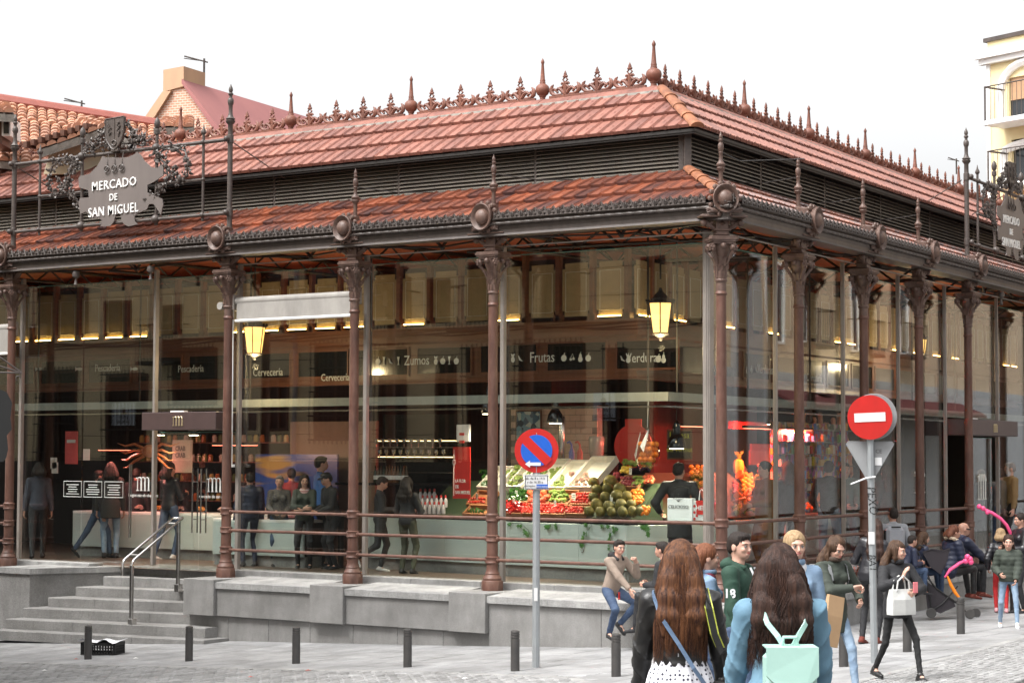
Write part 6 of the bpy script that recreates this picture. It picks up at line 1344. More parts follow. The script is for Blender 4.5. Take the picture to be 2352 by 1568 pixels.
# blue mural panel, crab, fish stall on the left
a_, za_ = LP(586, 1130, 4.4); c_, zc_ = LP(775, 1043, 4.4)
def mural():
    m = mat('mural_blue', (.02, .07, .30), .35); t = m.node_tree; N = t.nodes; L = t.links; wv = N.new('ShaderNodeTexNoise'); wv.inputs['Scale'].default_value = 1.3; co = N.new('ShaderNodeTexCoord'); mp = N.new('ShaderNodeMapping'); mp.inputs['Scale'].default_value = (.5, 1, 4); L.new(co.outputs['Object'], mp.inputs[0]); L.new(mp.outputs[0], wv.inputs['Vector']); cr = N.new('ShaderNodeValToRGB'); L.new(wv.outputs['Fac'], cr.inputs[0])
    cr.color_ramp.elements[0].position = .55; cr.color_ramp.elements[0].color = (.010, .040, .17, 1); cr.color_ramp.elements[1].position = .68; cr.color_ramp.elements[1].color = (.20, .15, .05, 1); L.new(cr.outputs[0], N['Principled BSDF'].inputs['Base Color']); return m
obj('blue_mural', MB().box(a_, c_, 4.4, 4.44, za_-.6, zc_), [mural()], None, label='large blue panel with a yellow brush stroke behind the drinkers', cat='panel')
cr_ = empty('crab_figure', label='large orange crab model hanging over the fish stall', cat='crab'); X0, Z0 = LP(344, 1035, 3.0); cr_.location = (X0, 3.0, Z0); m_crab = mat('crab_shell', (.42, .08, .02), .4, col2=(.5, .22, .1), scale=12, amt=.8)
b = MB(); b.ball((0, 0, 0), .17, 14, sc=(1.2, .6, .8)); obj('body', b, [m_crab], cr_, smooth=True)
for s_ in (-1, 1):
    for k in range(4):
        a = .5-.38*k; b = MB(); b.tube([(s_*.15, 0, .05-.05*k), (s_*.40, -.05, .14-.12*k), (s_*(.66-.02*k), -.06, .10-.15*k), (s_*(.90-.06*k), -.05, .16-.17*k)], [.034, .028, .02, .006], 7); obj('leg', b, [m_crab], cr_, smooth=True)
x0_, z0_ = LP(149, 1065, 3.4); x1_, z1_ = LP(178, 990, 3.4); o = obj('banner', MB().box(x0_, x1_, 3.4, 3.42, z0_, z1_), [mat('banner_salmon', (.75, .12, .12), .6)], None, label='salmon red banner hanging over the fish counter', cat='banner')
obj('print', MB().box(x0_+.06, x1_-.06, 3.39, 3.40, z1_-.25, z1_-.18), [m_white], o)
obj('crab_board', MB().cbox(LP(395, 1080, 3.6)[0], LP(440, 1080, 3.6)[0], 3.6, 3.63, LP(400, 1085, 3.6)[1], LP(400, 1010, 3.6)[1], .005), [mat('board_cream', (.55, .42, .33), .7)], None, label='cream board with the words CRAB CRAB behind the doors', cat='board')
x_, z_ = LP(414, 1030, 3.58); 
for k in range(2): obj('lettering', text_mb('CRAB', .14, .004, font_w=.8, bold=.003), [m_black], bpy.data.objects['crab_board'], T((x_, 3.58, z_-.14*k)))
obj('stall_wall', MB().box(-13.2, -10.9, 5.0, 5.1, .04, 2.9), [mat('wall_warm', (.22, .15, .11), .7)], None, label='warm plastered wall behind the crab stall', cat='wall')
for k in range(9):
    t = -17.4+k*.6; lum = fr('papaya' if k % 2 else 'grape', 'cabbage', .09); link('seafood_heap', lum, None, T((t, 3.6, 1.08)), label='heap of seafood on ice on the fish counter', cat='seafood', group='heaps on the fish counter')
x_, z_ = LP(300, 1210, 3.0)
# litter bin with the emblem, bar table with drinks
u, v = 591, 1268; X_, Y_ = LPZ(591, 1278, .05); e = empty('litter_bin', (X_, Y_, .04), label='steel litter bin with a green rim bag beside the second mullion', cat='bin'); b = MB(); b.lathe([(.19, 0), (.20, .02), (.20, .52)], 20); obj('body', b, [m_steel], e, smooth=True); b = MB(); b.lathe([(.205, .46), (.215, .60), (.20, .60), (.19, .5)], 20); obj('bag_rim', b, [mat('bag_green', (.05, .22, .20), .5)], e, smooth=True); b = MB(); arch_m(b, 0, .22, .16, .006, n=3, w_=.06); obj('emblem', b, [m_black], e, RZ(-.5) @ T((0, -.205, 0)))
e = empty('bar_table', (*LPZ(700, 1300, .04), .04), label='high narrow bar table with drinks behind the railing', cat='table'); obj('table_top', MB().cbox(-1.1, 1.1, -.22, .22, 1.02, 1.07, .008), [m_wood], e); obj('leg', MB().cbox(-.95, -.88, -.05, .05, 0, 1.02, .005), [m_dark], e); obj('leg', MB().cbox(.88, .95, -.05, .05, 0, 1.02, .005), [m_dark], e)
tb_ = e.location.copy()
for k, (dx, c, nm) in enumerate(((-.35, (.75, .16, .02), 'orange drink, left of the two'), (-.1, (.75, .16, .02), 'orange drink, right of the two'), (.12, (.55, .35, .1), 'beer glass with foam'))):
    b = MB(); b.lathe([(.03, 0), (.04, .01), (.045, .14)], 12); obj('drink_glass', b, [mat('drink%d' % k, c, .15)], None, T((tb_.x+dx, tb_.y-.08, tb_.z+1.07)), smooth=True, label='glass of '+nm+' on the bar table', cat='glass')
# ledge shelf of glass across the glazing
for side, segs in (('L', [(-4.3, -.7), (-7.2, -4.6), (-10.2, -7.6)]), ('R', [(.7, 3.1), (3.4, 6.2), (6.5, 9.2), (9.5, 12.0)])):
    for a, c in segs: obj('glass_shelf', MB().cbox(a, c, .62, .90, 1.13, 1.155, .003), [m_edge], hall, frame(side))

# shelves of jars and packets behind the fish counter
sh_ = empty('jar_shelves', label='dim shelves of jars behind the fish counter on the left', cat='shelves')
for k in range(4): obj('shelf', MB().box(-18, -13.4, 5.2, 5.45, 1.2+k*.42, 1.22+k*.42), [m_wood], sh_)
jm = MB(); jm.lathe([(.05, 0), (.055, .01), (.055, .12), (.04, .14), (.04, .16)], 8); jms = [jm.mesh('jar', [mat('jar%d' % q, c, .25)]) for q, c in enumerate(((.3, .1, .03), (.35, .28, .1), (.08, .12, .05), (.4, .36, .3)))]
for k in range(84): link('jar', jms[(k*7) % 4], sh_, T((-17.9+.215*(k % 21), 5.28+.04*((k*3) % 4), 1.22+.42*(k//21))))
for k, (x, y) in enumerate(((360, 1262), (368, 1294), (580, 1205))): x_, z_ = LP(x/1.68*.5742, (y/1.68+1100)*.5742, 3.2); obj('price_card', MB().cbox(x_-.1, x_+.1, 3.2, 3.21, z_-.12, z_+.12, .002), [m_white], None, label=('white notice with blue print over the fish counter', 'white notice with red print below the blue one', 'white board beside the doors over the fish counter')[k], cat='notice')
# ================================================================== people: signed-distance bodies turned into meshes
def surface_net(F, lo, h):
    """naive surface nets on a scalar grid, vectorised"""
    nx, ny, nz = F.shape; S = F < 0
    c = np.zeros((nx-1, ny-1, nz-1), np.uint8)
    for i in (0, 1):
        for j in (0, 1):
            for k in (0, 1): c += S[i:nx-1+i, j:ny-1+j, k:nz-1+k]
    act = (c > 0) & (c < 8); idx = -np.ones(act.shape, np.int32); I = np.argwhere(act); n = len(I)
    if n == 0: return np.zeros((0, 3)), []
    idx[tuple(I.T)] = np.arange(n); P = np.zeros((n, 3)); W = np.zeros(n)
    cn = [(i, j, k) for i in (0, 1) for j in (0, 1) for k in (0, 1)]
    V = {q: F[I[:, 0]+q[0], I[:, 1]+q[1], I[:, 2]+q[2]] for q in cn}
    for a in cn:
        for ax in range(3):
            if a[ax] == 0:
                b = list(a); b[ax] = 1; b = tuple(b); fa, fb = V[a], V[b]; m = (fa < 0) != (fb < 0); t = np.where(m, fa/np.where(fa-fb == 0, 1, fa-fb), 0)
                q = np.tile(np.array(a, float), (n, 1)); q[:, ax] += t; P += q*m[:, None]; W += m
    P = (P/W[:, None]+I)*h+lo; faces = []
    for ax in range(3):
        A = S.take(range(0, S.shape[ax]-1), axis=ax); B = S.take(range(1, S.shape[ax]), axis=ax); e = A != B; E = np.argwhere(e); u, v = (ax+1) % 3, (ax+2) % 3
        ok = (E[:, u] > 0) & (E[:, v] > 0) & (E[:, u] < F.shape[u]-1) & (E[:, v] < F.shape[v]-1); E = E[ok]; flip = A[tuple(E.T)]
        q = []
        for du, dv in ((-1, -1), (0, -1), (0, 0), (-1, 0)):
            G = E.copy(); G[:, u] += du; G[:, v] += dv; q.append(idx[tuple(G.T)])
        Q = np.stack(q, 1); Q[~flip] = Q[~flip][:, ::-1]; faces.append(Q)
    return P, np.concatenate(faces)
def smin(a, b, k):
    h = np.clip(.5+.5*(b-a)/k, 0, 1); return b*(1-h)+a*h-k*h*(1-h)
class SDF:
    def __init__(s, k=.02): s.pr = []; s.k = k; s.disp = None
    def cone(s, a, b, ra, rb, k=None, sub=False, sq=None): s.pr.append(('c', np.array(a, float), np.array(b, float), ra, rb, k or s.k, sub, sq)); return s
    def ell(s, c, r, k=None, sub=False, R=None): s.pr.append(('e', np.array(c, float), np.array(r, float), R, None, k or s.k, sub, None)); return s
    def plane(s, p, n, k=.01): s.pr.append(('p', np.array(p, float), np.array(n, float)/np.linalg.norm(n), None, None, k, True, None)); return s
    def mesh(s, h):
        los, his = [], []
        for q in s.pr:
            if q[6]: continue
            if q[0] == 'c': r = max(q[3], q[4])*(1.3 if q[7] is not None else 1); los.append(np.minimum(q[1], q[2])-r); his.append(np.maximum(q[1], q[2])+r)
            else: r = q[2].max() if q[3] is not None else q[2]; los.append(q[1]-r); his.append(q[1]+r)
        lo = np.min(los, 0)-3*h-.015; hi = np.max(his, 0)+3*h+.015; n = np.ceil((hi-lo)/h).astype(int)+1
        ax = [lo[i]+h*np.arange(n[i]) for i in range(3)]; F = np.full(n, .3, np.float32)
        for t, A, B, C, D, k, sub, sq in s.pr:
            if t == 'p': sl = (slice(None),)*3
            else:
                if t == 'c': m = max(C, D)*(1.3 if sq is not None else 1)+2*k+.03; l_, h_ = np.minimum(A, B)-m, np.maximum(A, B)+m
                else: m = (B.max() if C is not None else B)+2*k+.03; l_, h_ = A-m, A+m
                i0 = np.clip(((l_-lo)/h).astype(int), 0, n); i1 = np.clip(((h_-lo)/h).astype(int)+2, 0, n); sl = tuple(slice(a, b) for a, b in zip(i0, i1))
                if any(a >= b for a, b in zip(i0, i1)): continue
            X = ax[0][sl[0]][:, None, None]; Y = ax[1][sl[1]][None, :, None]; Z = ax[2][sl[2]][None, None, :]
            if t == 'c':
                ab = B-A; L2 = max(float(ab@ab), 1e-9); px, py, pz = X-A[0], Y-A[1], Z-A[2]; tt = np.clip((px*ab[0]+py*ab[1]+pz*ab[2])/L2, 0, 1)
                dx, dy, dz = px-tt*ab[0], py-tt*ab[1], pz-tt*ab[2]
                if sq is not None:      # squash: flatter along one direction
                    w_, f = sq; c_ = dx*w_[0]+dy*w_[1]+dz*w_[2]; dx = dx+c_*w_[0]*(f-1); dy = dy+c_*w_[1]*(f-1); dz = dz+c_*w_[2]*(f-1)
                d = np.sqrt(dx*dx+dy*dy+dz*dz)-(C+(D-C)*tt)
            elif t == 'e':
                px, py, pz = X-A[0], Y-A[1], Z-A[2]
                if C is not None: px, py, pz = C[0][0]*px+C[1][0]*py+C[2][0]*pz, C[0][1]*px+C[1][1]*py+C[2][1]*pz, C[0][2]*px+C[1][2]*py+C[2][2]*pz
                q = np.sqrt((px/B[0])**2+(py/B[1])**2+(pz/B[2])**2); d = (q-1)*np.minimum(B.min()*1.0, 1)*1.0*(1+.0*q)
                d = (q-1)*float(B.min())
            else: d = (X-A[0])*B[0]+(Y-A[1])*B[1]+(Z-A[2])*B[2]; d = -d
            if sub: F[sl] = -smin(-F[sl], d, k)
            else: F[sl] = smin(F[sl], d.astype(np.float32), k)
        if s.disp is not None:
            F = F+s.disp(ax[0][:, None, None], ax[1][None, :, None], ax[2][None, None, :])
        P, Q = surface_net(F, lo, h); return P, Q
def net_mesh(name, parts, mats, M=None):
    me = bpy.data.meshes.new(name); V = []; Q = []; o = 0; mi = []
    for k, pq in enumerate(parts):
        P, q = pq[0], pq[1]
        if len(P) == 0: continue
        V.append(P); Q.append(np.array(q)+o); o += len(P); mi += [pq[2] if len(pq) > 2 else 0]*len(q)
    V = np.concatenate(V); Q = np.concatenate(Q); me.vertices.add(len(V)); me.vertices.foreach_set('co', V.astype(np.float32).ravel()); me.loops.add(Q.size); me.loops.foreach_set('vertex_index', Q.astype(np.int32).ravel())
    me.polygons.add(len(Q)); me.polygons.foreach_set('loop_start', np.arange(0, Q.size, 4, dtype=np.int32)); me.polygons.foreach_set('loop_total', np.full(len(Q), 4, np.int32))
    me.update(); me.validate(); me.polygons.foreach_set('use_smooth', np.ones(len(me.polygons), bool)); [me.materials.append(m) for m in mats]
    if len(me.polygons) == len(mi): me.polygons.foreach_set('material_index', mi)
    return me
def smooth_net(P, Q, it=1):
    Q = np.array(Q)
    for _ in range(it):
        S = np.zeros_like(P); W = np.zeros(len(P))
        for a in range(4):
            b = (a+1) % 4; np.add.at(S, Q[:, a], P[Q[:, b]]); np.add.at(S, Q[:, b], P[Q[:, a]]); np.add.at(W, Q[:, a], 1); np.add.at(W, Q[:, b], 1)
        P = P*.5+.5*S/np.maximum(W, 1)[:, None]
    return P, Q
def ik(a, b, l1, l2, pole):
    a, b, pole = map(lambda q: np.array(q, float), (a, b, pole)); d = b-a; L = np.linalg.norm(d); mx = (l1+l2)*.998
    if L > mx: b = a+d/L*mx; d = b-a; L = mx
    x = (l1*l1-l2*l2+L*L)/(2*L); y = math.sqrt(max(l1*l1-x*x, 1e-8)); u = d/L; p = pole-u*(pole@u); p /= max(np.linalg.norm(p), 1e-6); return a+u*x+p*y, b
def rotm(ax, a): return np.array(Matrix.Rotation(a, 3, ax))
SKIN = mat('skin', (0.46, 0.25, 0.18), 0.5, col2=(0.38, 0.20, 0.14), scale=12, amt=.5, sub=.12); SKIN2 = mat('skin_light', (0.55, 0.33, 0.25), 0.5, col2=(0.48, 0.26, 0.19), scale=12, amt=.5, sub=.12)
LIPS = mat('lips', (0.45, 0.13, 0.11), 0.4); EYEW = mat('eye_white', (0.33, 0.31, 0.30), 0.35); IRIS = mat('iris', (0.03, 0.02, 0.015), 0.1)
def cloth(name, c, c2=None, rough=.8, scale=9, amt=.6, bump=.25, **k): return mat(name, c, rough, col2=c2, scale=scale, amt=amt, bump=bump, bscale=k.pop('bscale', 60), **k)
def hairm(name, c, c2): return mat(name, c, .6, spec=.3, col2=c2, scale=3.5, amt=1.0, stretch=(16, 16, .9), bump=.7, bscale=12, detail=4)
denim = cloth('denim_blue', (.026, .046, .095), (.055, .09, .16), scale=6, amt=.9); denimL = cloth('denim_light', (.13, .20, .30), (.24, .32, .41), scale=6, amt=.9); blackc = cloth('cloth_black', (.012, .012, .014), (.022, .022, .025)); navy = cloth('cloth_navy', (.011, .015, .038), (.02, .028, .06), rough=.5)
olive = cloth('cloth_olive', (.030, .038, .030), (.048, .06, .045)); greyc = cloth('cloth_grey', (.30, .31, .33), (.24, .25, .27)); leather = mat('leather_black', (.012, .012, .013), .40, col2=(.022, .021, .02), scale=6, bump=.8, bscale=11, amt=.8, spec=.45)
hoodg = cloth('hoodie_green', (.012, .042, .026), (.02, .06, .038)); beigec = cloth('shirt_beige', (.25, .19, .15), (.33, .26, .21)); bluej = cloth('jacket_blue', (.105, .205, .29), (.15, .27, .355), scale=3, amt=.8, bump=.5, bscale=16); brownc = cloth('coat_brown', (.17, .085, .03), (.12, .06, .02)); redc = cloth('cloth_red', (.45, .02, .02), (.35, .015, .02)); tanc = cloth('coat_tan', (.25, .16, .07), (.2, .12, .05)); whitec = cloth('cloth_white', (.6, .6, .62), (.5, .5, .52)); rustc = cloth('suede_rust', (.14, .025, .015), (.1, .02, .01)); bluel = cloth('denim_jacket', (.12, .19, .29), (.21, .30, .41), scale=5, amt=.9); puffer = mat('puffer_black', (.014, .014, .018), .35, bump=.2, bscale=30)
HB = hairm('hair_black', (.010, .007, .006), (.026, .017, .013)); HD = hairm('hair_dark_brown', (.014, .0065, .005), (.05, .022, .014)); HR = hairm('hair_auburn', (.11, .034, .015), (.20, .075, .035)); HL = hairm('hair_highlights', (.026, .009, .006), (.15, .06, .024)); HN = hairm('hair_brown', (.035, .017, .010), (.085, .045, .024)); HY = hairm('hair_blonde', (.24, .15, .075), (.40, .28, .16)); HG = hairm('hair_greying', (.18, .16, .15), (.3, .28, .27))
def person(lbl, u=None, v=None, depth=None, foot=None, floor=None, face=0.0, pose={}, top=blackc, leg=denim, shoe=blackc, hair=('short', HB), skin=SKIN, res=1.0, female=False, group=None, scale=None, coat=0.0, legw=1.0, topw=1.0, rootz=None, collar=None, shirt=None, hood=None, skirt=None, wrinkle=.008, puff=False, extra=None, beard=None, sleeves=True, child=1.0, lod=0):
    g = pose.get; lean, sidel, twist = g('lean', 0), g('side', 0), g('twist', 0); pel = np.array(g('pel', (0, 0, .93)), float)
    RT_ = rotm('Z', twist) @ rotm('X', -lean) @ rotm('Y', sidel)
    def t_(x, y, z): return pel+RT_ @ np.array((x, y, z-.93))
    sw = .155 if female else .178; sw *= topw**.5
    sh = {s: t_(s*sw, -.008, 1.372) for s in (-1, 1)}; neck0, neck1 = t_(0, -.01, 1.42), t_(0, .012, 1.51)
    hy, hp, hr_ = g('hyaw', 0), g('hpitch', 0), g('hroll', 0); HRm = RT_ @ rotm('Z', hy) @ rotm('X', -hp+lean*.0) @ rotm('Y', hr_)
    if g('headup', True): HRm = rotm('Z', twist) @ rotm('X', -lean*.3) @ rotm('Z', hy) @ rotm('X', -hp) @ rotm('Y', hr_)
    hs = child
    def h_(x, y, z): return neck1+HRm @ (np.array((x, y+.0, z-1.51))*hs)
    hipj = {s: pel+rotm('Z', twist*.4) @ np.array((s*.088, 0, -.02)) for s in (-1, 1)}
    foot_ = {-1: np.array(g('fl', (-.11, 0, .075)), float), 1: np.array(g('fr', (.11, 0, .075)), float)}
    knee = {}
    for s in (-1, 1): knee[s], foot_[s] = ik(hipj[s], foot_[s], .44, .43, g('kl' if s < 0 else 'kr', (s*.15, 1, 0)))
    hand = {-1: np.array(g('hl', (-.24, .06, .80)), float), 1: np.array(g('hr', (.24, .06, .80)), float)}; elb = {}
    for s in (-1, 1): elb[s], hand[s] = ik(sh[s], hand[s], .285, .255, g('el' if s < 0 else 'er', (s*.5, -1, -.3)))
    headtop = h_(0, 0, 1.705)
    # ---- placing
    cz, sz = math.cos(face), math.sin(face)
    if foot is not None:
        X, Y = LPZ(foot[0], foot[1], floor) if floor is not None else on_ground(foot[0], foot[1])[:2]; zz = floor if floor is not None else ground(X, Y); dep = (np.array([X, Y, zz])-CAM)@_fw; sc = scale or (foot[1]-foot[2])*dep/FPX/headtop[2]; root = Vector((X, Y, zz))
    else:
        Pt = at_depth(u, v, depth); s_g = scale or 1.0
        for _ in range(4):
            ox, oy = headtop[0]*s_g, headtop[1]*s_g; X, Y = Pt[0]-(ox*cz-oy*sz), Pt[1]-(ox*sz+oy*cz); gz = ground(X, Y) if floor is None else floor
            if scale is None: s_g = (Pt[2]-gz)/headtop[2]
        sc = s_g; root = Vector((X, Y, gz if scale is None else Pt[2]-headtop[2]*sc))
    e = empty('person', root, rz=face, label=lbl, cat='person'); e.scale = (sc, sc, sc)
    if group: e['group'] = group
    fine = res <= 1.0; hh = .0065*res; hb = .012*res
    # ---- skin body, one figure: trunk and limbs, then head and hands at a finer step
    B = SDF(.03)
    B.cone(t_(0, 0, 1.0), t_(0, .0, 1.25), .095, .10, sq=((0, 1, 0), 1.25)); B.cone(t_(-.07, 0, 1.31), t_(.07, 0, 1.31), .07, .07); B.cone(neck0, t_(0, 0, 1.47), .052, .046)
    B.ell(pel+(0, 0, -.0), (.115, .08, .09))
    for s in (-1, 1):
        lw_ = min(legw, 1)*(.80 if leg is not None else 1.0); B.cone(t_(s*.07, 0, 1.375), sh[s], .034, .030); B.cone(sh[s], elb[s], .030, .028); B.cone(elb[s], hand[s], .030, .022); B.cone(hipj[s], knee[s], .075*lw_, .048*lw_); B.cone(knee[s], foot_[s], .048*lw_, .034*(lw_*.5+.5)); ft = g('ftl' if s < 0 else 'ftr', (0, 1, -.25)); ft = np.array(ft, float)/np.linalg.norm(ft); B.cone(foot_[s]-(0, 0, .02), foot_[s]+ft*.12-(0, 0, .03), .03, .022)
    parts = [B.mesh(hb*1.25)]
    Hd = SDF(.018*hs); a_ = lambda *q: h_(*q); Rt = HRm.T.tolist(); Rl = HRm
    def E(c, r, **k): Hd.ell(h_(*c), np.array(r)*hs, R=Rl.tolist() if 0 else np.array(Rl).tolist(), **k)
    E((0, -.012, 1.612), (.074, .093, .085)); E((0, .022, 1.560), (.060, .066, .078)); E((0, .052, 1.512), (.030, .028, .022), k=.02); E((0, -.02, 1.56), (.060, .070, .07))
    Hd.cone(h_(0, .086, 1.594), h_(0, .103, 1.560), .0055*hs, .0095*hs, k=.012); E((0, .097, 1.553), (.0145, .009, .007), k=.006); E((0, .074, 1.612), (.046, .016, .010), k=.014)
    for s in (-1, 1):
        E((s*.036, .066, 1.562), (.020, .018, .02), k=.012); E((s*.0315, .097, 1.589), (.015, .011, .008), sub=True, k=.008); E((s*.0745, -.008, 1.578), (.010, .022, .032), k=.006)
    E((0, .084, 1.524), (.022, .012, .010), k=.008); E((0, .097, 1.537), (.012, .006, .006), k=.006, sub=True)
    Hd.cone(h_(0, -.02, 1.53), t_(0, -.005, 1.455), .050*hs, .053, k=.02); parts.append(smooth_net(*Hd.mesh(hh*hs), it=1) if fine else Hd.mesh(hh))
    # hands
    for s in (-1, 1):
        fd = hand[s]-elb[s]; fd /= np.linalg.norm(fd); hd = np.array(g('hdl' if s < 0 else 'hdr', fd), float); hd /= np.linalg.norm(hd); pn = np.array(g('pnl' if s < 0 else 'pnr', (-s, .2, 0)), float); pn = pn-hd*(pn@hd); pn /= max(np.linalg.norm(pn), 1e-5); lat = np.cross(hd, pn); cu = g('cl' if s < 0 else 'cr', .45); w0 = hand[s]
        # lat points to the thumb side when s fits
        th = lat if (s > 0) else -lat
        if g('thl' if s < 0 else 'thr') is not None: tv = np.array(g('thl' if s < 0 else 'thr'), float); th = lat if tv @ lat > 0 else -lat
        H_ = SDF(.007); H_.cone(w0-hd*.03, w0+hd*.01, .022, .022)
        for j, o in enumerate((.026, .009, -.009, -.026)):
            b0 = w0+hd*(.088-.003*abs(j-1))+th*o; H_.cone(w0+hd*.01+th*o*.55, b0, .015, .0115)
            L1, L2 = ((.040, .034), (.045, .038), (.042, .036), (.033, .028))[j]; a1 = cu*1.1+.05*j*cu; a2 = a1+cu*1.5; d1 = hd*math.cos(a1)+pn*math.sin(a1); d2 = hd*math.cos(a2)+pn*math.sin(a2); sp = th*(.06*(1.5-j))*(1-cu*.6)
            m1 = b0+(d1+sp)*L1; H_.cone(b0, m1, .0095, .0088, k=.004); H_.cone(m1, m1+d2*L2, .0088, .0075, k=.004)
        t0 = w0+hd*.028+th*.024+pn*.006; t1 = t0+(hd*.7+th*.7+pn*.35)*.036; H_.cone(t0, t1, .0135, .011, k=.008); H_.cone(t1, t1+(hd*.85+th*(.45-.5*cu)+pn*(.2+.4*cu))*.032, .0105, .0088, k=.004)
        parts.append(H_.mesh(.0055 if lod == 0 else .009))
    link('body', net_mesh('body', parts, [skin]), e)
    # ---- face
    if lod < 2:
        for s in (-1, 1):
            b = MB(); b.ball(h_(s*.0315, .0805, 1.589), .0115*hs, 8); b.ball(h_(s*.0315, .0893, 1.589), .0050*hs, 6, m=1)
            b.tube([h_(s*.018, .0885, 1.5945), h_(s*.032, .0915, 1.5975), h_(s*.046, .081, 1.592)], .0019*hs, 4, m=1); obj('eye', b, [EYEW, IRIS], e, smooth=True)
            b = MB(); b.tube([h_(s*.017, .0925, 1.6085), h_(s*.034, .0895, 1.6125), h_(s*.049, .077, 1.606)], [.0022*hs, .0028*hs, .0012*hs], 5); obj('eyebrow', b, [hair[1] if hair[0] != 'bald' else HN], e)
        b = MB(); b.tube([h_(-.023, .089, 1.537), h_(-.008, .0985, 1.5405), h_(.008, .0985, 1.5405), h_(.023, .089, 1.537)], [.002*hs, .0042*hs, .0042*hs, .002*hs], 6); b.tube([h_(-.018, .090, 1.534), h_(0, .098, 1.5305), h_(.018, .090, 1.534)], [.002*hs, .005*hs, .002*hs], 6); obj('lips', b, [LIPS], e, smooth=True)
    # ---- hair
    kind, hm = hair[0], hair[1]; L = hair[2] if len(hair) > 2 else .45
    if kind != 'bald':
        G = SDF(.02); hres = (.0075 if fine else .011)
        def GE(c, r, **k): G.ell(h_(*c), np.array(r)*hs, R=np.array(Rl).tolist(), **k)
        GE((0, -.020, 1.622), (.081, .097, .090) if kind == 'short' else (.086, .103, .097))
        if kind == 'short': GE((0, -.055, 1.575), (.074, .060, .06)); GE((0, .045, 1.668), (.055, .045, .030))
        def hp_(x, y, z):    # hair that hangs under gravity: starts on the head, falls along world z
            return h_(x, y, 1.58)*1.0+np.array((0, 0, z-1.58))
        if kind in ('long', 'wavy', 'bob'):
            end = 1.70-L; bk = HRm @ np.array((0, -1, 0)); bk = np.array((bk[0], bk[1], 0)); bk /= max(np.linalg.norm(bk), .1); rt_ = np.array((-bk[1], bk[0], 0))*-1
            c0 = h_(0, -.03, 1.60); sp = hair[3] if len(hair) > 3 else 1.0
            zs_ = np.linspace(c0[2], c0[2]+(end-1.60), 5)
            for s in (-1, -.35, .35, 1):
                pts = []
                for i, z in enumerate(zs_):
                    f = i/4; wv = .012*math.sin(5*f+s*2) if kind == 'wavy' else 0; pts.append(np.array((c0[0], c0[1], z))+bk*(.035+.075*min(f*1.6, 1)*(1.0-.25*abs(s))+(.012 if abs(s) > .9 else 0))+rt_*s*(.055+.045*min(f*1.5, 1)+wv)*sp)
                for p_, q_, i in zip(pts[:-1], pts[1:], range(4)): G.cone(p_, q_, .050-.003*i, (.047-.004*i)*(.55 if i == 3 else 1), k=.03)
            if g('front', True):
                for s in (-1, 1):
                    if L > .3: G.cone(h_(s*.070, -.01, 1.62), h_(s*.080, -.005, 1.50), .020*hs, .022); G.cone(h_(s*.080, -.005, 1.50), h_(s*.088, .0, 1.50)-np.array((0, 0, min(L-.28, .16))), .022, .010)
        if kind in ('tail', 'bun'):
            GE((0, -.10, 1.65), (.035, .04, .035))
        zx_ = 0
        G.ell(h_(0, .104, 1.574), np.array((.062, .062, .078))*hs, R=np.array(Rl).tolist(), sub=True, k=.012); G.ell(h_(0, .060, 1.49), np.array((.058, .060, .06))*hs, R=np.array(Rl).tolist(), sub=True, k=.01)
        hc = h_(0, -.02, 1.6); amp = .0022 if res > .8 else .0012; fr_ = 26 if kind != 'wavy' else 20; wz = 9 if kind != 'wavy' else 16
        def dsp(X, Y, Z, hc=hc): th = np.arctan2(Y-hc[1], X-hc[0]); r_ = np.sqrt((X-hc[0])**2+(Y-hc[1])**2); return (amp*np.sin(fr_*th+1.6*np.sin(wz*Z)+60*r_*0)+amp*.6*np.sin(2.3*fr_*th+2*np.sin(wz*1.7*Z+1)))*np.clip(r_/.05, 0, 1)+((.010 if res > .8 else .006)*np.sin(22*Z+3*th) if kind == 'wavy' else 0)
        G.disp = dsp; P, Q = G.mesh(hres); prt = [(P, Q)]
        link('hair', net_mesh('hair', prt, [hm]), e)
    # ---- upper clothing
    puffd = .018 if puff else 0; ease = .022*topw+puffd; hem = .86-coat; C = SDF(.035)
    def wr(X, Y, Z):
        a_1 = 1-np.abs(np.sin(17*Z+3.2*np.sin(7*X+1)+2.6*np.sin(9*Y+2))); b_1 = 1-np.abs(np.sin(24*Z-13*X+7*Y+2.4*np.sin(12*X+5*Z)))
        m_1 = .55+.45*np.sin(6*X+4*Z+2*Y); return -wrinkle*(1.1*a_1**3*m_1+.55*b_1**5*(1-m_1)-.3)+(.008*np.abs(np.sin(38*Z))*-1 if puff else 0)
    C.cone(t_(0, .0, 1.05), t_(0, .0, 1.27), .115+ease, (.112 if female else .124)+ease, sq=((0, 1, 0), 1.28)); C.cone(t_(-.070, .0, 1.31), t_(.070, .0, 1.31), .088+ease*.7, .088+ease*.7, sq=((0, 1, 0), 1.12))
    if female: [C.ell(t_(s*.07, .085, 1.27), (.06, .05, .06), k=.03) for s in (-1, 1)]
    C.cone(t_(0, 0, 1.38), t_(0, -.01, 1.445), .072, .058+.3*ease)
    hipw = (.142 if female else .132)+ease; legdir = (knee[-1]+knee[1])/2-pel; sit = legdir[1] > .25
    C.cone(t_(0, 0, 1.05), pel+(0, 0, .02), .118+ease, hipw, sq=((0, 1, 0), 1.22))
    if hem < .86 and not sit: C.cone(pel+(0, 0, .02), np.array((pel[0]*.5+.5*(foot_[1][0]+foot_[-1][0])/2, pel[1], hem)), hipw, hipw+.015, sq=((0, 1, 0), 1.2))
    if not sit: C.plane((0, 0, hem), (0, 0, -1), k=.012)
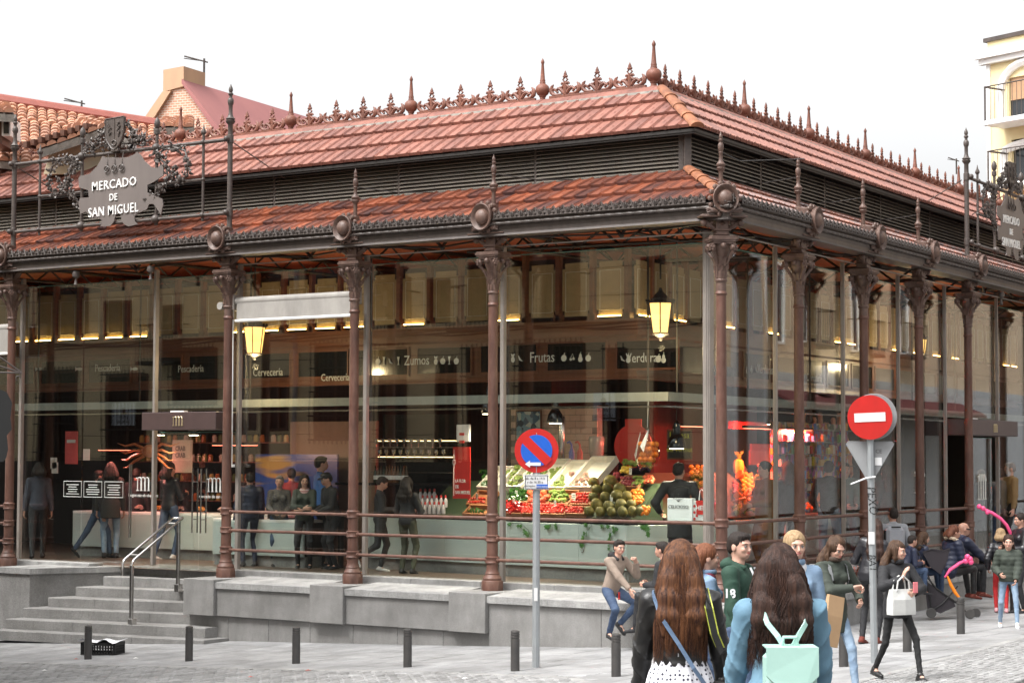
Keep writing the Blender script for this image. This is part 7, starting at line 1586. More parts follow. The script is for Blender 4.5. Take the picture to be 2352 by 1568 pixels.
    for s in (-1, 1):
        C.cone(t_(s*.05, -.003, 1.40), sh[s], .045+ease*.45, .048+ease*.6)
        if sleeves: C.cone(sh[s], elb[s], .052+ease*.75, .045+ease*.7, k=.022); C.cone(elb[s], hand[s]-(hand[s]-elb[s])*.05, .045+ease*.7, .034+ease*.5, k=.018); 
    C.ell(t_(0, .022, 1.50), (.066, .078, .068), sub=True, k=.008)
    if shirt is not None: C.cone(t_(0, .20, 1.46), t_(0, .17, hem+.28), .05, .022, sub=True, k=.01)
    for s in (-1, 1): d_ = hand[s]-elb[s]; d_ /= np.linalg.norm(d_); C.ell(hand[s]+d_*.035, (.05, .05, .05), sub=True, k=.006)
    C.disp = wr; P, Q = C.mesh(hb*.9); link('coat' if coat > .05 else 'jacket', net_mesh('jacket', [(P, Q)], [top]), e)
    if shirt is not None:
        S_ = SDF(.02); S_.cone(t_(0, .01, 1.40), t_(0, .01, hem+.1), .10, .115, sq=((0, 1, 0), 1.3)); S_.ell(t_(0, .03, 1.49), (.062, .075, .07), sub=True, k=.01); link('shirt', net_mesh('shirt', [S_.mesh(hb)], [shirt]), e)
    if collar is not None:
        K = SDF(.012); n = 14
        for k in range(n):
            a0, a1 = [math.radians(200)+math.radians(320)*q/n-math.radians(250) for q in (k, k+1)]; f0 = t_(.068*math.cos(a0-1.57), .012+.068*math.sin(a0-1.57), 1.455); f1 = t_(.068*math.cos(a1-1.57), .012+.068*math.sin(a1-1.57), 1.455); K.cone(f0+(0, 0, .012), f1+(0, 0, .012), collar[1], collar[1], sq=((math.cos((a0+a1)/2-1.57), math.sin((a0+a1)/2-1.57), 0), 1.9))
        link('collar', net_mesh('collar', [K.mesh(.008*res)], [collar[0]]), e)
    if hood is not None:
        K = SDF(.03); K.ell(t_(0, -.085, 1.44), (.12, .07, .06)); [K.cone(t_(s*.09, -.06, 1.45), t_(s*.06, .06, 1.42), .035, .025) for s in (-1, 1)]; K.ell(t_(0, .0, 1.52), (.06, .07, .07), sub=True, k=.01); K.disp = wr; link('hood', net_mesh('hood', [K.mesh(.010*res)], [hood]), e)
    # ---- legs
    if leg is not None:
        C = SDF(.02); lw = legw
        C.ell(pel+(0, -.01, -.01), (.138, .108, .105)); 
        for s in (-1, 1):
            C.cone(hipj[s], knee[s], .088*lw, .060*lw); C.cone(knee[s], foot_[s]+(knee[s]-foot_[s])*.06, .060*lw, .045*lw)
        C.disp = lambda X, Y, Z: -.006*((1-np.abs(np.sin(22*Z+4*np.sin(9*X)+3*np.sin(8*Y))))**3+.7*(1-np.abs(np.sin(31*Z+15*X-9*Y)))**4-.3)
        for s in (-1, 1): d_ = foot_[s]-knee[s]; d_ /= np.linalg.norm(d_); C.plane_ = None; C.ell(foot_[s]+d_*.055, (.06, .06, .05), sub=True, k=.005)
        link('trousers', net_mesh('trousers', [C.mesh(hb*.9)], [leg]), e)
    if skirt is not None:
        K = SDF(.03); K.cone(pel+(0, 0, .08), pel+(0, 0, -.45), .13, .24, sq=((0, 1, 0), 1.2)); K.disp = lambda X, Y, Z: .012*np.sin(14*np.arctan2(Y, X))*np.clip((.95-Z)*2, 0, 1); link('skirt', net_mesh('skirt', [K.mesh(hb)], [skirt]), e)
    for s in (-1, 1):
        ft = np.array(g('ftl' if s < 0 else 'ftr', (0, 1, -.15)), float); ft /= np.linalg.norm(ft); lat = np.cross(ft, (0, 0, 1)); upv = np.cross(lat, ft); K = SDF(.015); a0 = foot_[s]; so_ = a0-upv*.045
        K.cone(a0-upv*.0, so_-ft*.02, .042, .038); K.cone(so_-ft*.035, so_+ft*.09, .036, .038, sq=(tuple(upv), 1.15)); K.cone(so_+ft*.07, so_+ft*.165-upv*.004, .040, .030, sq=(tuple(upv), 1.3)); K.plane(so_-upv*.028, -upv, k=.006); o = link('shoe', net_mesh('shoe', [K.mesh(.009*res)], [shoe]), e)
        if lod == 0:
            K = SDF(.008); K.cone(so_-ft*.04-upv*.026, so_+ft*.165-upv*.026, .038, .034, sq=(tuple(upv), 3.2)); link('sole', net_mesh('sole', [K.mesh(.009*res)], [whitec if shoe in (whitec,) else m_black]), o)
    if beard is not None:
        pass
    e_inv = Matrix.LocRotScale(root, Matrix.Rotation(face, 3, 'Z').to_quaternion(), Vector((sc, sc, sc)))
    inf = dict(e=e, M=e_inv, hand=hand, elb=elb, sh=sh, pel=pel, knee=knee, foot=foot_, t=t_, h=h_, sc=sc, HR=HRm)
    return inf
def on_person(pi, p): return pi['M'] @ Vector(p)
# facing angles: local +y is the way the person looks; towards the camera is about face = FC
FC = math.atan2(CAM[1], CAM[0])-math.pi/2+0.0
FC = math.atan2(-_fw[1], -_fw[0])-math.pi/2                    # looks at the camera
AW = FC+math.pi                                                # looks away
RTN = FC+math.pi/2                                             # looks to the right of the picture
LFT = FC-math.pi/2
# ================================================================== street furniture
m_bol = mat('bollard_iron', (.040, .038, .037), .5, col2=(.065, .06, .056), scale=5, amt=.7, bump=.2); m_galv = mat('galvanised', (.30, .32, .33), .45, metal=.3, col2=(.24, .25, .26), scale=4, amt=.7, bump=.1); m_srd = mat('sign_red', (.46, .009, .006), .4, col2=(.38, .012, .008), scale=3, stain=.15); m_sbl = mat('sign_blue', (.01, .10, .50), .35); m_swh = mat('sign_white', (.62, .62, .62), .4, amt=.1); m_sgr = mat('sign_back', (.24, .245, .25), .5)
bo = MB(); bo.lathe([(.062, -.05), (.062, .44), (.055, .445), (.055, .452), (.063, .455), (.063, .475), (.055, .48), (.055, .487), (.063, .49), (.063, .51), (.055, .515), (.055, .522), (.062, .525), (.058, .545), (.035, .556), (.001, .56)], 20); bom_ = bo.mesh('bollard', [m_bol], True)
for (u_, v_, l_) in ((202, 1513, 'dark bollard in front of the black plastic crate'), (434, 1517, 'dark bollard before the right end of the stairs'), (680, 1523, 'dark bollard below the roller blind bay'), (936, 1531, 'dark bollard midway between stairs and sign post'),
                  (1183, 1540, 'dark bollard just left of the no parking post'), (1415, 1553, 'dark bollard in front of the seated man in the beige shirt'), (1938, 1530, 'dark bollard behind the woman looking at her watch'), (2084, 1496, 'dark bollard behind the striding woman in black'), (2207, 1455, 'dark bollard under the pushchair wheels'), (2328, 1402, 'dark bollard at the right edge behind the girls')):
    P = on_ground(u_, v_); link('bollard', bom_, None, T((P[0], P[1], ground(P[0], P[1]))) @ RZ(random.uniform(0, 6)), label=l_, cat='bollard', group='short iron bollards along the kerb')
def to_cam(P): return math.atan2(CAM[1]-P[1], CAM[0]-P[0])+math.pi/2        # turn of a thing whose front is local -Y
def disc(b, r, y0, y1, M=None, n=40, m=0): b.lathe([(r, y0), (r, y1)], n, m=m, M=(M or Matrix.Identity(4)) @ RX(math.pi/2))
# no parking post
P = on_ground(1231, 1533); dp = (P-CAM)@_fw; k_ = dp/FPX; e = empty('road_sign', P, rz=to_cam(P)+.0, label='round blue and red no parking sign on a grey post with a white time plate', cat='road sign')
zc_ = P[2]*0+(1533-1035)*k_; b = MB(); b.tube([(0, .04, -.1), (0, .04, (1533-1120)*k_), (0, .04, zc_+.25)], .052, 8); obj('post', b, [m_galv], e)
R_ = 50*k_; b = MB(); disc(b, R_, -.02, .0, T((0, 0, zc_))); b.lathe([(R_, 0), (R_+.006, 0), (R_+.006, .03), (R_, .03)], 40, M=T((0, .02, zc_)) @ RX(math.pi/2)); d0 = obj('sign_plate', b, [m_srd], e, smooth=True)
b = MB(); disc(b, R_*.73, .02, .024, T((0, 0, zc_))); obj('blue_field', b, [m_sbl], d0); b = MB(); b.box(-R_*.80, R_*.80, -.028, -.024, -.065, .065, M=T((0, 0, zc_)) @ RY(math.radians(44))); obj('red_bar', b, [m_srd], d0)
az = zc_-R_*.62; b = MB(); b.prism([(-.16, az), (-.09, az+.05), (-.09, az+.022), (.06, az+.022), (.06, az-.022), (-.09, az-.022), (-.09, az-.05)], -.034, -.029); obj('arrow', b, [m_swh], d0)
w2, h1_, h2_ = 28*k_, (1533-1090)*k_, (1533-1125)*k_; b = MB(); b.cbox(-w2, w2, -.03, -.015, h2_, h1_, .004); pl_ = obj('time_plate', b, [m_swh], e)
b = MB()
for (x0, x1, z0, z1) in ((-w2+.01, w2-.01, h1_-.018, h1_-.010), (-w2+.01, w2-.01, h2_+.010, h2_+.018), (-w2+.01, -w2+.018, h2_+.018, h1_-.018), (w2-.018, w2-.01, h2_+.018, h1_-.018)): b.box(x0, x1, -.034, -.031, z0, z1)
obj('border_line', b, [m_black], pl_)
for k, t_s in enumerate(('lab. de 8 a 14 h', 'y de 16.30 a')): obj('lettering', text_mb(t_s, .05, .002, font_w=.9), [m_black], pl_, T((-.02, -.034, h1_-.055-.052*k)))
obj('lettering', text_mb('excepto:', .045, .002), [m_black], pl_, T((-.09, -.034, h2_+.055))); obj('sticker', MB().box(.0, .16, -.036, -.032, h2_+.022, h2_+.075), [m_sbl], pl_); obj('lettering', text_mb('DESCARGA', .035, .002), [m_swh], pl_, T((.08, -.038, h2_+.04)))
obj('post_sticker', MB().box(-.03, .02, -.014, -.011, (1533-1380)*k_, (1533-1350)*k_), [m_swh], e)
# no entry post, further right, its foot hidden by the crowd
DP = 27.0; Pt = at_depth(1998, 958, DP); k_ = DP/FPX; gz_ = ground(Pt[0], Pt[1]); e = empty('road_sign', (Pt[0], Pt[1], gz_), rz=to_cam(Pt), label='round red no entry sign above the back of a triangular sign, on a scrawled post', cat='road sign')
zc_ = Pt[2]-gz_; b = MB(); b.tube([(.04, .06, -.1), (.0, .06, zc_+.15)], .046, 8); obj('post', b, [m_galv], e)
R_ = 51*k_; b = MB(); disc(b, R_, 0, .02, T((0, 0, zc_))); d0 = obj('sign_plate', b, [m_srd], e, smooth=True); b = MB(); b.box(-R_*.69, R_*.69, -.026, -.021, -R_*.20, R_*.20, M=T((0, 0, zc_)) @ RY(math.radians(-2.5))); obj('white_bar', b, [m_swh], d0)
b = MB(); disc(b, R_*.985, -.11, -.09, T((.05, .0, zc_+.01))); b.tube([(.05+R_*math.cos(t), .10, zc_+.01+R_*math.sin(t)) for t in [2*math.pi*i/30 for i in range(30)]], .014, 5, closed=True); obj('second_plate', b, [m_sgr], e)
zt_s, zb_s = zc_-56*k_, zc_-148*k_; hw = 54*k_; b = MB(); tri_ = []
for (cx_, cz_, a0) in ((-hw+.03, zt_s-.03, 90), (0, zb_s+.04, 210), (hw-.03, zt_s-.03, -30)):
    for q in range(5): t = math.radians(a0+120-q*30) if 0 else math.radians({90: 210, 210: 330, -30: 90}[a0]-q*30 if a0 != 210 else 330-q*30); 
tri_ = [(-hw+.02, zt_s), (hw-.02, zt_s), (hw, zt_s-.03), (hw-.015, zt_s-.06), (.03, zb_s+.01), (0, zb_s), (-.03, zb_s+.01), (-hw+.015, zt_s-.06), (-hw, zt_s-.03)]
b.prism(tri_[::-1], .10, .115); tp = obj('triangle_plate', b, [m_sgr], e); b = MB(); b.tube([(x, .10, z) for x, z in tri_], .006, 5, closed=True); obj('rim', b, [m_sgr], tp); obj('sticker', MB().box(.06, .15, .09, .096, zc_-110*k_, zc_-92*k_), [m_swh], tp); obj('lettering', text_mb('CE', .07, .002), [m_bol], tp, T((.11, .095, zc_-78*k_)))
b = MB(); b.tube([(-.25, -.02, zc_-148*k_-.03), (-.05, .0, zc_-139*k_), (.07, .0, zc_-136*k_)], .012, 6); obj('cable_tie', b, [m_swh], e)
for t_s, zz_, s_ in (('PEXO', zc_-190*k_, .26), ('BAT', zc_-332*k_, .22)):
    tm_ = text_mb(t_s, s_*.62, .002, font_w=.9, shear=.2); obj('graffiti', tm_, [m_black], e, T((.02, .016, zz_)) @ RY(math.radians(84)))
obj('post_sticker', MB().box(-.03, .05, .004, .010, zc_-290*k_, zc_-262*k_), [m_swh], e)
# stair handrail
e = empty('handrail', (-12.1, -1.0, 0), label='double stainless steel handrail rising up the middle of the stairs', cat='handrail')
XO = .42; YL_, YH_ = -.05, 1.18
for dx in (-.12, .12):
    z0r = .02 if dx < 0 else -.1; b = MB(); b.tube([(XO+dx, YL_-.03, z0r), (XO+dx, YL_-.03, .24), (XO+dx, YL_+.02, .31), (XO+dx, YH_-.06, .99), (XO+dx, YH_, 1.02)], .023, 10); obj('rail_pipe', b, [m_steel], e, smooth=True)
b = MB(); b.tube([(XO-.12, YH_, 1.02), (XO-.08, YH_+.05, 1.03), (XO+.08, YH_+.05, 1.03), (XO+.12, YH_, 1.02)], .023, 10); obj('rail_end', b, [m_steel], e, smooth=True)
b = MB(); b.cbox(XO+.09, XO+.15, YL_-.06, YL_, -.84, .22, .006); b.cbox(XO+.08, XO+.19, YL_-.08, YL_+.04, -.86, -.74, .004); obj('post', b, [m_steel], e); b = MB(); b.cbox(XO+.09, XO+.15, YH_-.12, YH_-.06, -.30, .97, .006); b.cbox(XO+.08, XO+.19, YH_-.15, YH_-.03, -.32, -.18, .004); obj('post', b, [m_steel], e)
for f_ in (.12, .9): b = MB(); yy = YL_+(YH_-YL_)*f_; b.tube([(XO-.12, yy, .31+.7*f_), (XO+.12, yy, .31+.7*f_)], .011, 6); obj('crossbar', b, [m_steel], e)

# black plastic crate with paper on it
P = on_ground(202, 1507); ex_c = math.radians(8); e = empty('plastic_crate', (P[0]-.05, P[1]+.38, ground(P[0], P[1]+.38)), rz=.38, label='black openwork plastic crate behind the leftmost bollard', cat='crate')
def lattice(b, M, w_, h_):
    b.box(0, w_, -.01, .01, 0, .035, M=M); b.box(0, w_, -.012, .012, h_-.045, h_, M=M)
    for k in range(13): b.box(w_*k/12-.008, w_*k/12+.008, -.006, .006, .03, h_-.04, M=M)
    for z in (.075, .12): b.box(0, w_, -.006, .006, z, z+.012, M=M)
    for x in (0, w_-.03): b.box(x, x+.03, -.012, .012, 0, h_, M=M)
for M_, w_ in ((T((-.3, -.2, 0)), .6), (T((-.3, .2, 0)), .6), (T((-.3, -.2, 0)) @ RZ(math.pi/2), .4), (T((.3, -.2, 0)) @ RZ(math.pi/2), .4)): b = MB(); lattice(b, M_, w_, .21); obj('side', b, [m_black], e)
obj('base', MB().box(-.3, .3, -.2, .2, .005, .015), [m_black], e)
b = MB(); n = 12; vs = []
for j in range(4):
    for i in range(n+1): x = -.36+.72*i/n; vs.append((x, -.22+.44*j/3, .225+.02*math.sin(i*.9+j)+.03*max(0, x-.1)*3+(.03 if j == 0 else 0)*math.sin(i)))
b.add(vs+[(x, y, z-.004) for x, y, z in vs], [(j*(n+1)+i, j*(n+1)+i+1, (j+1)*(n+1)+i+1, (j+1)*(n+1)+i) for j in range(3) for i in range(n)]+[(4*(n+1)+j*(n+1)+i, 4*(n+1)+(j+1)*(n+1)+i, 4*(n+1)+(j+1)*(n+1)+i+1, 4*(n+1)+j*(n+1)+i+1) for j in range(3) for i in range(n)])
obj('paper_sheet', b, [mat('paper_white', (.82, .82, .86), .8, amt=.1)], None, T(e.location) @ RZ(.30), smooth=True, label='crumpled white paper lying on the black plastic crate', cat='paper')
# bottle on the ground by the seated man
P = on_ground(1463, 1507); b = MB(); b.lathe([(.03, 0), (.034, .01), (.034, .19), (.022, .23), (.013, .26), (.013, .27)], 12); o = obj('water_bottle', b, [mat('clear_bottle', (.55, .58, .6), .12)], None, T((P[0], P[1], ground(P[0], P[1]))), smooth=True, label='clear plastic bottle with yellow cap standing by the granite wall', cat='bottle'); b = MB(); b.lathe([(.016, .265), (.016, .295), (.001, .296)], 10); obj('cap', b, [mat('cap_yellow', (.75, .55, .02), .4)], o); b = MB(); b.lathe([(.0345, .07), (.0345, .15)], 12); obj('paper_label', b, [m_white], o)
# hanging sign at the left border with its scroll bracket
DS = 26.0; e = empty('hanging_sign', at_depth(-10, 1060, DS), rz=to_cam(at_depth(-10, 1060, DS)), label='black shaped hanging sign cut by the left border, on a thin scroll bracket', cat='sign'); k_ = DS/FPX
b = MB(); b.prism([(-.5, 0), (.09, 0), (.13, 10*k_), (.15, 30*k_), (.13, 60*k_), (.19, 75*k_), (.17, 100*k_), (.19, 135*k_), (.12, 160*k_), (.06, 165*k_), (-.5, 168*k_)], -.03, .03); obj('sign_board', b, [m_black], e)
b = MB(); b.tube([(-.3, 0, 205*k_), (.30, 0, 205*k_)], .012, 5); b.tube([(-.2, 0, 270*k_), (.28, 0, 208*k_)], .012, 5); b.tube([(-.3, 0, 238*k_), (.28, 0, 206*k_)], .012, 5); b.tube([(.0, 0, 165*k_), (.0, 0, 205*k_)], .014, 5); b.tube([(.26+.03*math.cos(t), 0, 192*k_+.03*math.sin(t)) for t in [math.pi*i/6 for i in range(9)]], .008, 4); obj('scroll_bracket', b, [m_grey], e)
# a few scraps on the paving
for k, (u_, v_) in enumerate(((168, 1514), (305, 1512), (568, 1555), (95, 1540), (700, 1540), (1060, 1558))):
    P = on_ground(u_, v_); b = MB(); b.add([(0, 0, .004), (.05, .01, .012), (.06, .05, .006), (.01, .04, .016), (.03, .025, .022)], [(0, 1, 4), (1, 2, 4), (2, 3, 4), (3, 0, 4)]); obj('paper_scrap', b, [m_white if k % 2 else mat('scrap_red', (.4, .1, .08), .7)], None, T((P[0], P[1], ground(P[0], P[1]))) @ Matrix.Scale(1.2, 4), label=('white scrap of litter on the setts', 'small red scrap of litter on the setts')[k % 2 == 0], cat='litter', group=('white litter scraps', 'red litter scraps')[k % 2 == 0])

# ================================================================== the people
def bag_mesh(b, w_, h_, d_, taper=.9, bulge=.0):
    vs = []; n = 8
    for j, (f, z) in enumerate(((1, 0), (1.02, h_*.15), (.99, h_*.6), (taper, h_))):
        for (x, y) in ((-w_/2, -d_/2), (0, -d_/2-bulge), (w_/2, -d_/2), (w_/2, d_/2), (0, d_/2+bulge), (-w_/2, d_/2)): vs.append((x*f, y*(f if j < 3 else .5), z))
    b.add(vs, [(j*6+i, j*6+(i+1) % 6, (j+1)*6+(i+1) % 6, (j+1)*6+i) for j in range(3) for i in range(6)]+[tuple(range(6))[::-1], tuple(range(18, 24))]); return b
def held(name, lbl, cat, b, m, M, smooth=False): return obj(name, b, m if isinstance(m, list) else [m], None, M, smooth=smooth, label=lbl, cat=cat)
def PM(pi, x, y, z, rz=0.0): return pi['M'] @ T((x, y, z)) @ RZ(rz)
def strap(pi, pts, w_=.018, name='strap', m=leather, e=None, lbl=None, flat=.3):
    b = MB(); P_ = [Vector(p) for p in pts]; n = len(P_); vs = []
    # ribbon with thickness following the points, smoothed
    Q = [P_[0]]+[P_[i].lerp(P_[i+1], f) for i in range(n-1) for f in (.25, .5, .75, 1)]
    for i, p in enumerate(Q):
        d = (Q[min(i+1, len(Q)-1)]-Q[max(i-1, 0)]).normalized(); o = Vector((p.x, p.y, 0)); o = o.normalized() if o.length > .01 else Vector((0, 1, 0)); s_ = d.cross(o).normalized()*w_; o = o*.004
        vs += [tuple(p+s_+o), tuple(p-s_+o), tuple(p-s_-o), tuple(p+s_-o)]
    b.add(vs, [(i*4+k, i*4+(k+1) % 4, (i+1)*4+(k+1) % 4, (i+1)*4+k) for i in range(len(Q)-1) for k in range(4)]); return obj(name, b, [m], e or pi['e'])
def strands(pi, m, n=220, L=.5, wave=.0, seed=1, spread=1.0, r=.0032, tipvar=.12):
    rnd = random.Random(seed); b = MB(); h_ = pi['h']; HRm = pi['HR']; bk = HRm @ np.array((0, -1, 0)); rt_ = HRm @ np.array((1, 0, 0)); c = h_(0, -.02, 1.62)
    for k in range(n):
        a = rnd.uniform(-2.0, 2.0); el = rnd.uniform(.1, 1.35); lo_ = rnd.uniform(0, 1); pts = []; rr = []
        dirn = bk*math.cos(a)+rt_*math.sin(a)
        for f in np.linspace(0, 1, 5): e_ = el*(1-f)+.02; pts.append(c+dirn*(.092*math.cos(e_))*(1.04)+np.array((0, 0, 1))*(.092*math.sin(e_)))
        p = pts[-1].copy(); side = math.sin(a); end = 1.70-L+rnd.uniform(-tipvar, tipvar*.35)*(.6+abs(side)*.6); nst = 9; ph = rnd.uniform(0, 6); base = p.copy()
        for i in range(1, nst+1):
            f = i/nst; z = base[2]+(end-base[2])*f; out_ = min(f*1.8, 1); o = bk*(.012+.048*out_)*max(math.cos(a), 0)+rt_*side*(.045*out_*spread); w_ = wave*math.sin(9*f+ph+side); q = np.array((base[0], base[1], z))+o+rt_*w_+bk*w_*.5*math.cos(ph); pts.append(q)
        rr = [r*.8]*5+[r*(1-.75*(i/nst)**3) for i in range(1, nst+1)]; b.tube(pts, rr, 4, cap=False)
    o = obj('hair_strands', b, [m], pi['e'], smooth=True); o['kind'] = 'stuff'; return o
# --- foreground women, backs to the camera
p1 = person('woman seen from behind in a black leather jacket, long brown highlighted hair', 1562, 1241, 12.3, face=AW-.12, pose={'hl': (-.23, .16, .86), 'hr': (.25, .15, .84), 'cl': .8, 'cr': .8, 'el': (-.8, -1, -.2), 'er': (.8, -1, -.2), 'hyaw': .1}, top=leather, hair=('long', HL, .50, .95), female=True, topw=1.1, leg=None, skirt=None, wrinkle=.016, res=.75, coat=-.11, shoe=blackc)
def dots():
    m = mat('skirt_dotted', (.6, .6, .62), .8); t = m.node_tree; N = t.nodes; L = t.links; v_ = N.new('ShaderNodeTexVoronoi'); v_.inputs['Scale'].default_value = 42; v_.inputs['Randomness'].default_value = .15; co = N.new('ShaderNodeTexCoord'); L.new(co.outputs['Object'], v_.inputs['Vector']); cr = N.new('ShaderNodeValToRGB'); cr.color_ramp.interpolation = 'CONSTANT'; cr.color_ramp.elements[0].color = (.03, .03, .05, 1); cr.color_ramp.elements[1].position = .32; cr.color_ramp.elements[1].color = (.62, .62, .66, 1); L.new(v_.outputs['Distance'], cr.inputs[0]); L.new(cr.outputs[0], N['Principled BSDF'].inputs['Base Color']); return m
K = SDF(.03); K.cone((0, 0, 1.06), (0, 0, .90), .135, .185, sq=((0, 1, 0), 1.2)); K.cone((0, 0, .9), (0, 0, .5), .18, .26, sq=((0, 1, 0), 1.2)); K.disp = lambda X, Y, Z: .006*np.sin(16*np.arctan2(Y, X)+5*Z); link('skirt', net_mesh('skirt', [K.mesh(.012)], [dots()]), p1['e'])
strands(p1, HL, 1300, .52, .009, 3, 1.04, .0017, .13)
blst = mat('strap_blue', (.12, .18, .28), .4); strap(p1, [(-.13, .07, 1.44), (-.15, -.06, 1.42), (-.10, -.165, 1.30), (.0, -.175, 1.15), (.08, -.17, 1.02), (.14, -.13, .93), (.18, .02, .88)], .011, m=blst, e=held('shoulder_bag', 'small bag on a blue crossbody strap worn by the woman in leather', 'bag', bag_mesh(MB(), .2, .14, .07), blst, PM(p1, .19, .08, .76)) if 0 else p1['e'])
blk_y = mat('strap_black', (.015, .015, .015), .6); strap(p1, [(.10, .09, 1.42), (.135, -.03, 1.44), (.165, -.13, 1.34), (.195, -.13, 1.20), (.23, -.10, 1.10)], .024, name='camera_strap', m=blk_y); yl_ = mat('piping_yellow', (.40, .44, .07), .5)
for o_ in (-.022, .020): strap(p1, [(.10+o_, .095, 1.428), (.135+o_, -.035, 1.448), (.165+o_, -.138, 1.345), (.195+o_, -.139, 1.205), (.225+o_, -.115, 1.13)], .0009, name='strap_piping', m=yl_)
b = MB(); b.cbox(-.055, .055, -.03, .03, -.04, .04, .008); b.lathe([(.034, 0), (.034, .06), (.03, .07)], 16, M=RX(math.radians(100))); b.cbox(-.02, .02, -.03, .02, .035, .06, .006); held('camera', 'black camera hanging at the hip of the woman in the leather jacket', 'camera', b, m_black, PM(p1, .235, -.06, .90, 2.2)); b = MB(); b.tube([(.23, -.10, 1.10), (.25, -.07, 1.0), (.235, -.06, .94)], .006, 5); obj('camera_cord', b, [blk_y], p1['e'])
K = SDF(.02)
for s_ in (-1, 1): K.cone((s_*.075, -.055, 1.455), (s_*.03, -.085, 1.44), .028, .03)
link('collar', net_mesh('collar', [K.mesh(.008)], [leather]), p1['e'])
p2 = person('woman seen from behind in a light blue jacket with very long dark wavy hair', 1790, 1252, 10.7, face=AW+.05, pose={'hl': (-.22, .22, .84), 'hr': (.24, .2, .84), 'el': (-.8, -1, -.2), 'er': (.8, -1, -.2), 'lean': .05, 'hyaw': -.15}, top=bluej, hair=('wavy', HD, .45, 1.1), female=True, topw=1.18, leg=denim, wrinkle=.018, coat=.10, res=.75)
strands(p2, HD, 1300, .47, .020, 9, 1.18, .0019, .13)
mint = mat('mint_leather', (.36, .56, .50), .45, amt=.2, bump=.1); bp_ = empty('backpack', PM(p2, 0, -.225, .935).translation, rz=p2['e'].rotation_euler.z, label='mint green flap backpack worn by the woman in the blue jacket', cat='backpack'); bp_.scale = p2['e'].scale
b = MB(); b.cbox(-.125, .125, -.07, .07, -.02, .26, .022); obj('body', b, [mint], bp_); b = MB(); b.add([(-.128, -.075, .285), (.128, -.075, .285), (.128, -.078, .15), (.06, -.085, .085), (-.06, -.085, .085), (-.128, -.078, .15), (-.125, .06, .29), (.125, .06, .29)]+[(x, y-.008, z+.006) for x, y, z in [(-.128, -.075, .285), (.128, -.075, .285), (.128, -.078, .15), (.06, -.085, .085), (-.06, -.085, .085), (-.128, -.078, .15), (-.125, .06, .29), (.125, .06, .29)]],
    [(0, 1, 2, 3, 4, 5), (0, 6, 7, 1), (8, 13, 12, 11, 10, 9), (8, 9, 15, 14), (2, 1, 9, 10), (3, 2, 10, 11), (4, 3, 11, 12), (5, 4, 12, 13), (0, 5, 13, 8), (6, 0, 8, 14), (1, 7, 15, 9), (7, 6, 14, 15)]); obj('flap', b, [mint], bp_)
b = MB(); b.cbox(-.022, .022, -.102, -.09, .085, .105, .003); obj('clasp', b, [mat('brass_letter', (.7, .5, .3), .3)], bp_); b = MB(); b.tube([(-.04, .0, .285), (-.03, -.01, .335), (.03, -.01, .335), (.04, 0, .285)], .010, 8); obj('grab_handle', b, [mint], bp_)
for s_ in (-1, 1): strap(p2, [(s_*.012, -.20, 1.20), (s_*.05, -.188, 1.27), (s_*.095, -.15, 1.33), (s_*.115, -.09, 1.405), (s_*.125, .01, 1.43)], .013, name='backpack_strap', m=mint)
# --- group walking behind them
p3 = person('auburn haired woman in profile with a black choker and denim jacket', 1625, 1249, 18.6, face=RTN+.12, pose={'hl': (-.24, .05, .82), 'hr': (.22, .18, .9), 'front': False}, top=bluel, hair=('long', HR, .40, .60), skin=SKIN2, female=True, shirt=cloth('top_burgundy', (.13, .012, .03)), leg=denim, coat=.02, collar=(bluel, .02))
b = MB(); h_ = p3['h']; b.tube([tuple(np.array(p3['t'](.051*math.cos(t), .003+.053*math.sin(t), 1.470))) for t in [2*math.pi*i/18 for i in range(18)]], .006, 6, closed=True); obj('choker', b, [m_black], p3['e'])
p4 = person('young man in a dark green hooded sweatshirt, short dark hair, in profile', 1700, 1221, 18.4, face=RTN-.45, pose={'hl': (-.22, .2, .85), 'hr': (.24, .12, .82), 'hyaw': -.35}, top=hoodg, hair=('short', HB), skin=SKIN2, hood=hoodg, leg=denim, coat=.02, topw=1.15)
for s_ in (-1, 1): b = MB(); b.tube([p4['t'](s_*.045, .115, 1.42), p4['t'](s_*.05, .16, 1.33), p4['t'](s_*.035+.02, .165, 1.15), p4['t'](s_*.03+.02, .165, 1.08)], .009, 6); obj('drawstring', b, [whitec], p4['e'])
def chest_text(pi, t, z, s_, x=0, y=.178, bend=0): o = obj('lettering', text_mb(t, s_, .004, font_w=.9, bold=.002), [whitec], pi['e'], T(pi['t'](x, y, z)) @ RZ(math.pi)); return o
chest_text(p4, 'TEMPLE', 1.26, .085); chest_text(p4, 'EST', 1.16, .05); o = obj('lettering', text_mb('18', .10, .004, bold=.003), [whitec], p4['e'], T(p4['elb'][1]*.55+p4['sh'][1]*.45+np.array((.062, .0, 0))) @ RZ(math.pi/2)); 
p5 = person('fair haired woman facing the camera behind the woman with dark wavy hair', 1826, 1220, 17.6, face=FC+.1, pose={'hl': (-.20, .12, .86), 'hr': (.22, .18, .9), 'hyaw': .1}, top=bluel, hair=('tail', HY), skin=SKIN2, female=True, shirt=whitec, leg=denimL, coat=.03, collar=(bluel, .022))
b = MB(); held('paper_bag', 'brown folded paper bag carried beside the fair haired woman', 'bag', bag_mesh(b, .16, .42, .07, 1.0), mat('kraft', (.42, .27, .15), .8, amt=.4), T(at_depth(1905, 1455, 17.2)) @ RZ(FC+.5) @ RY(-.22) @ T((0, 0, -.1)))
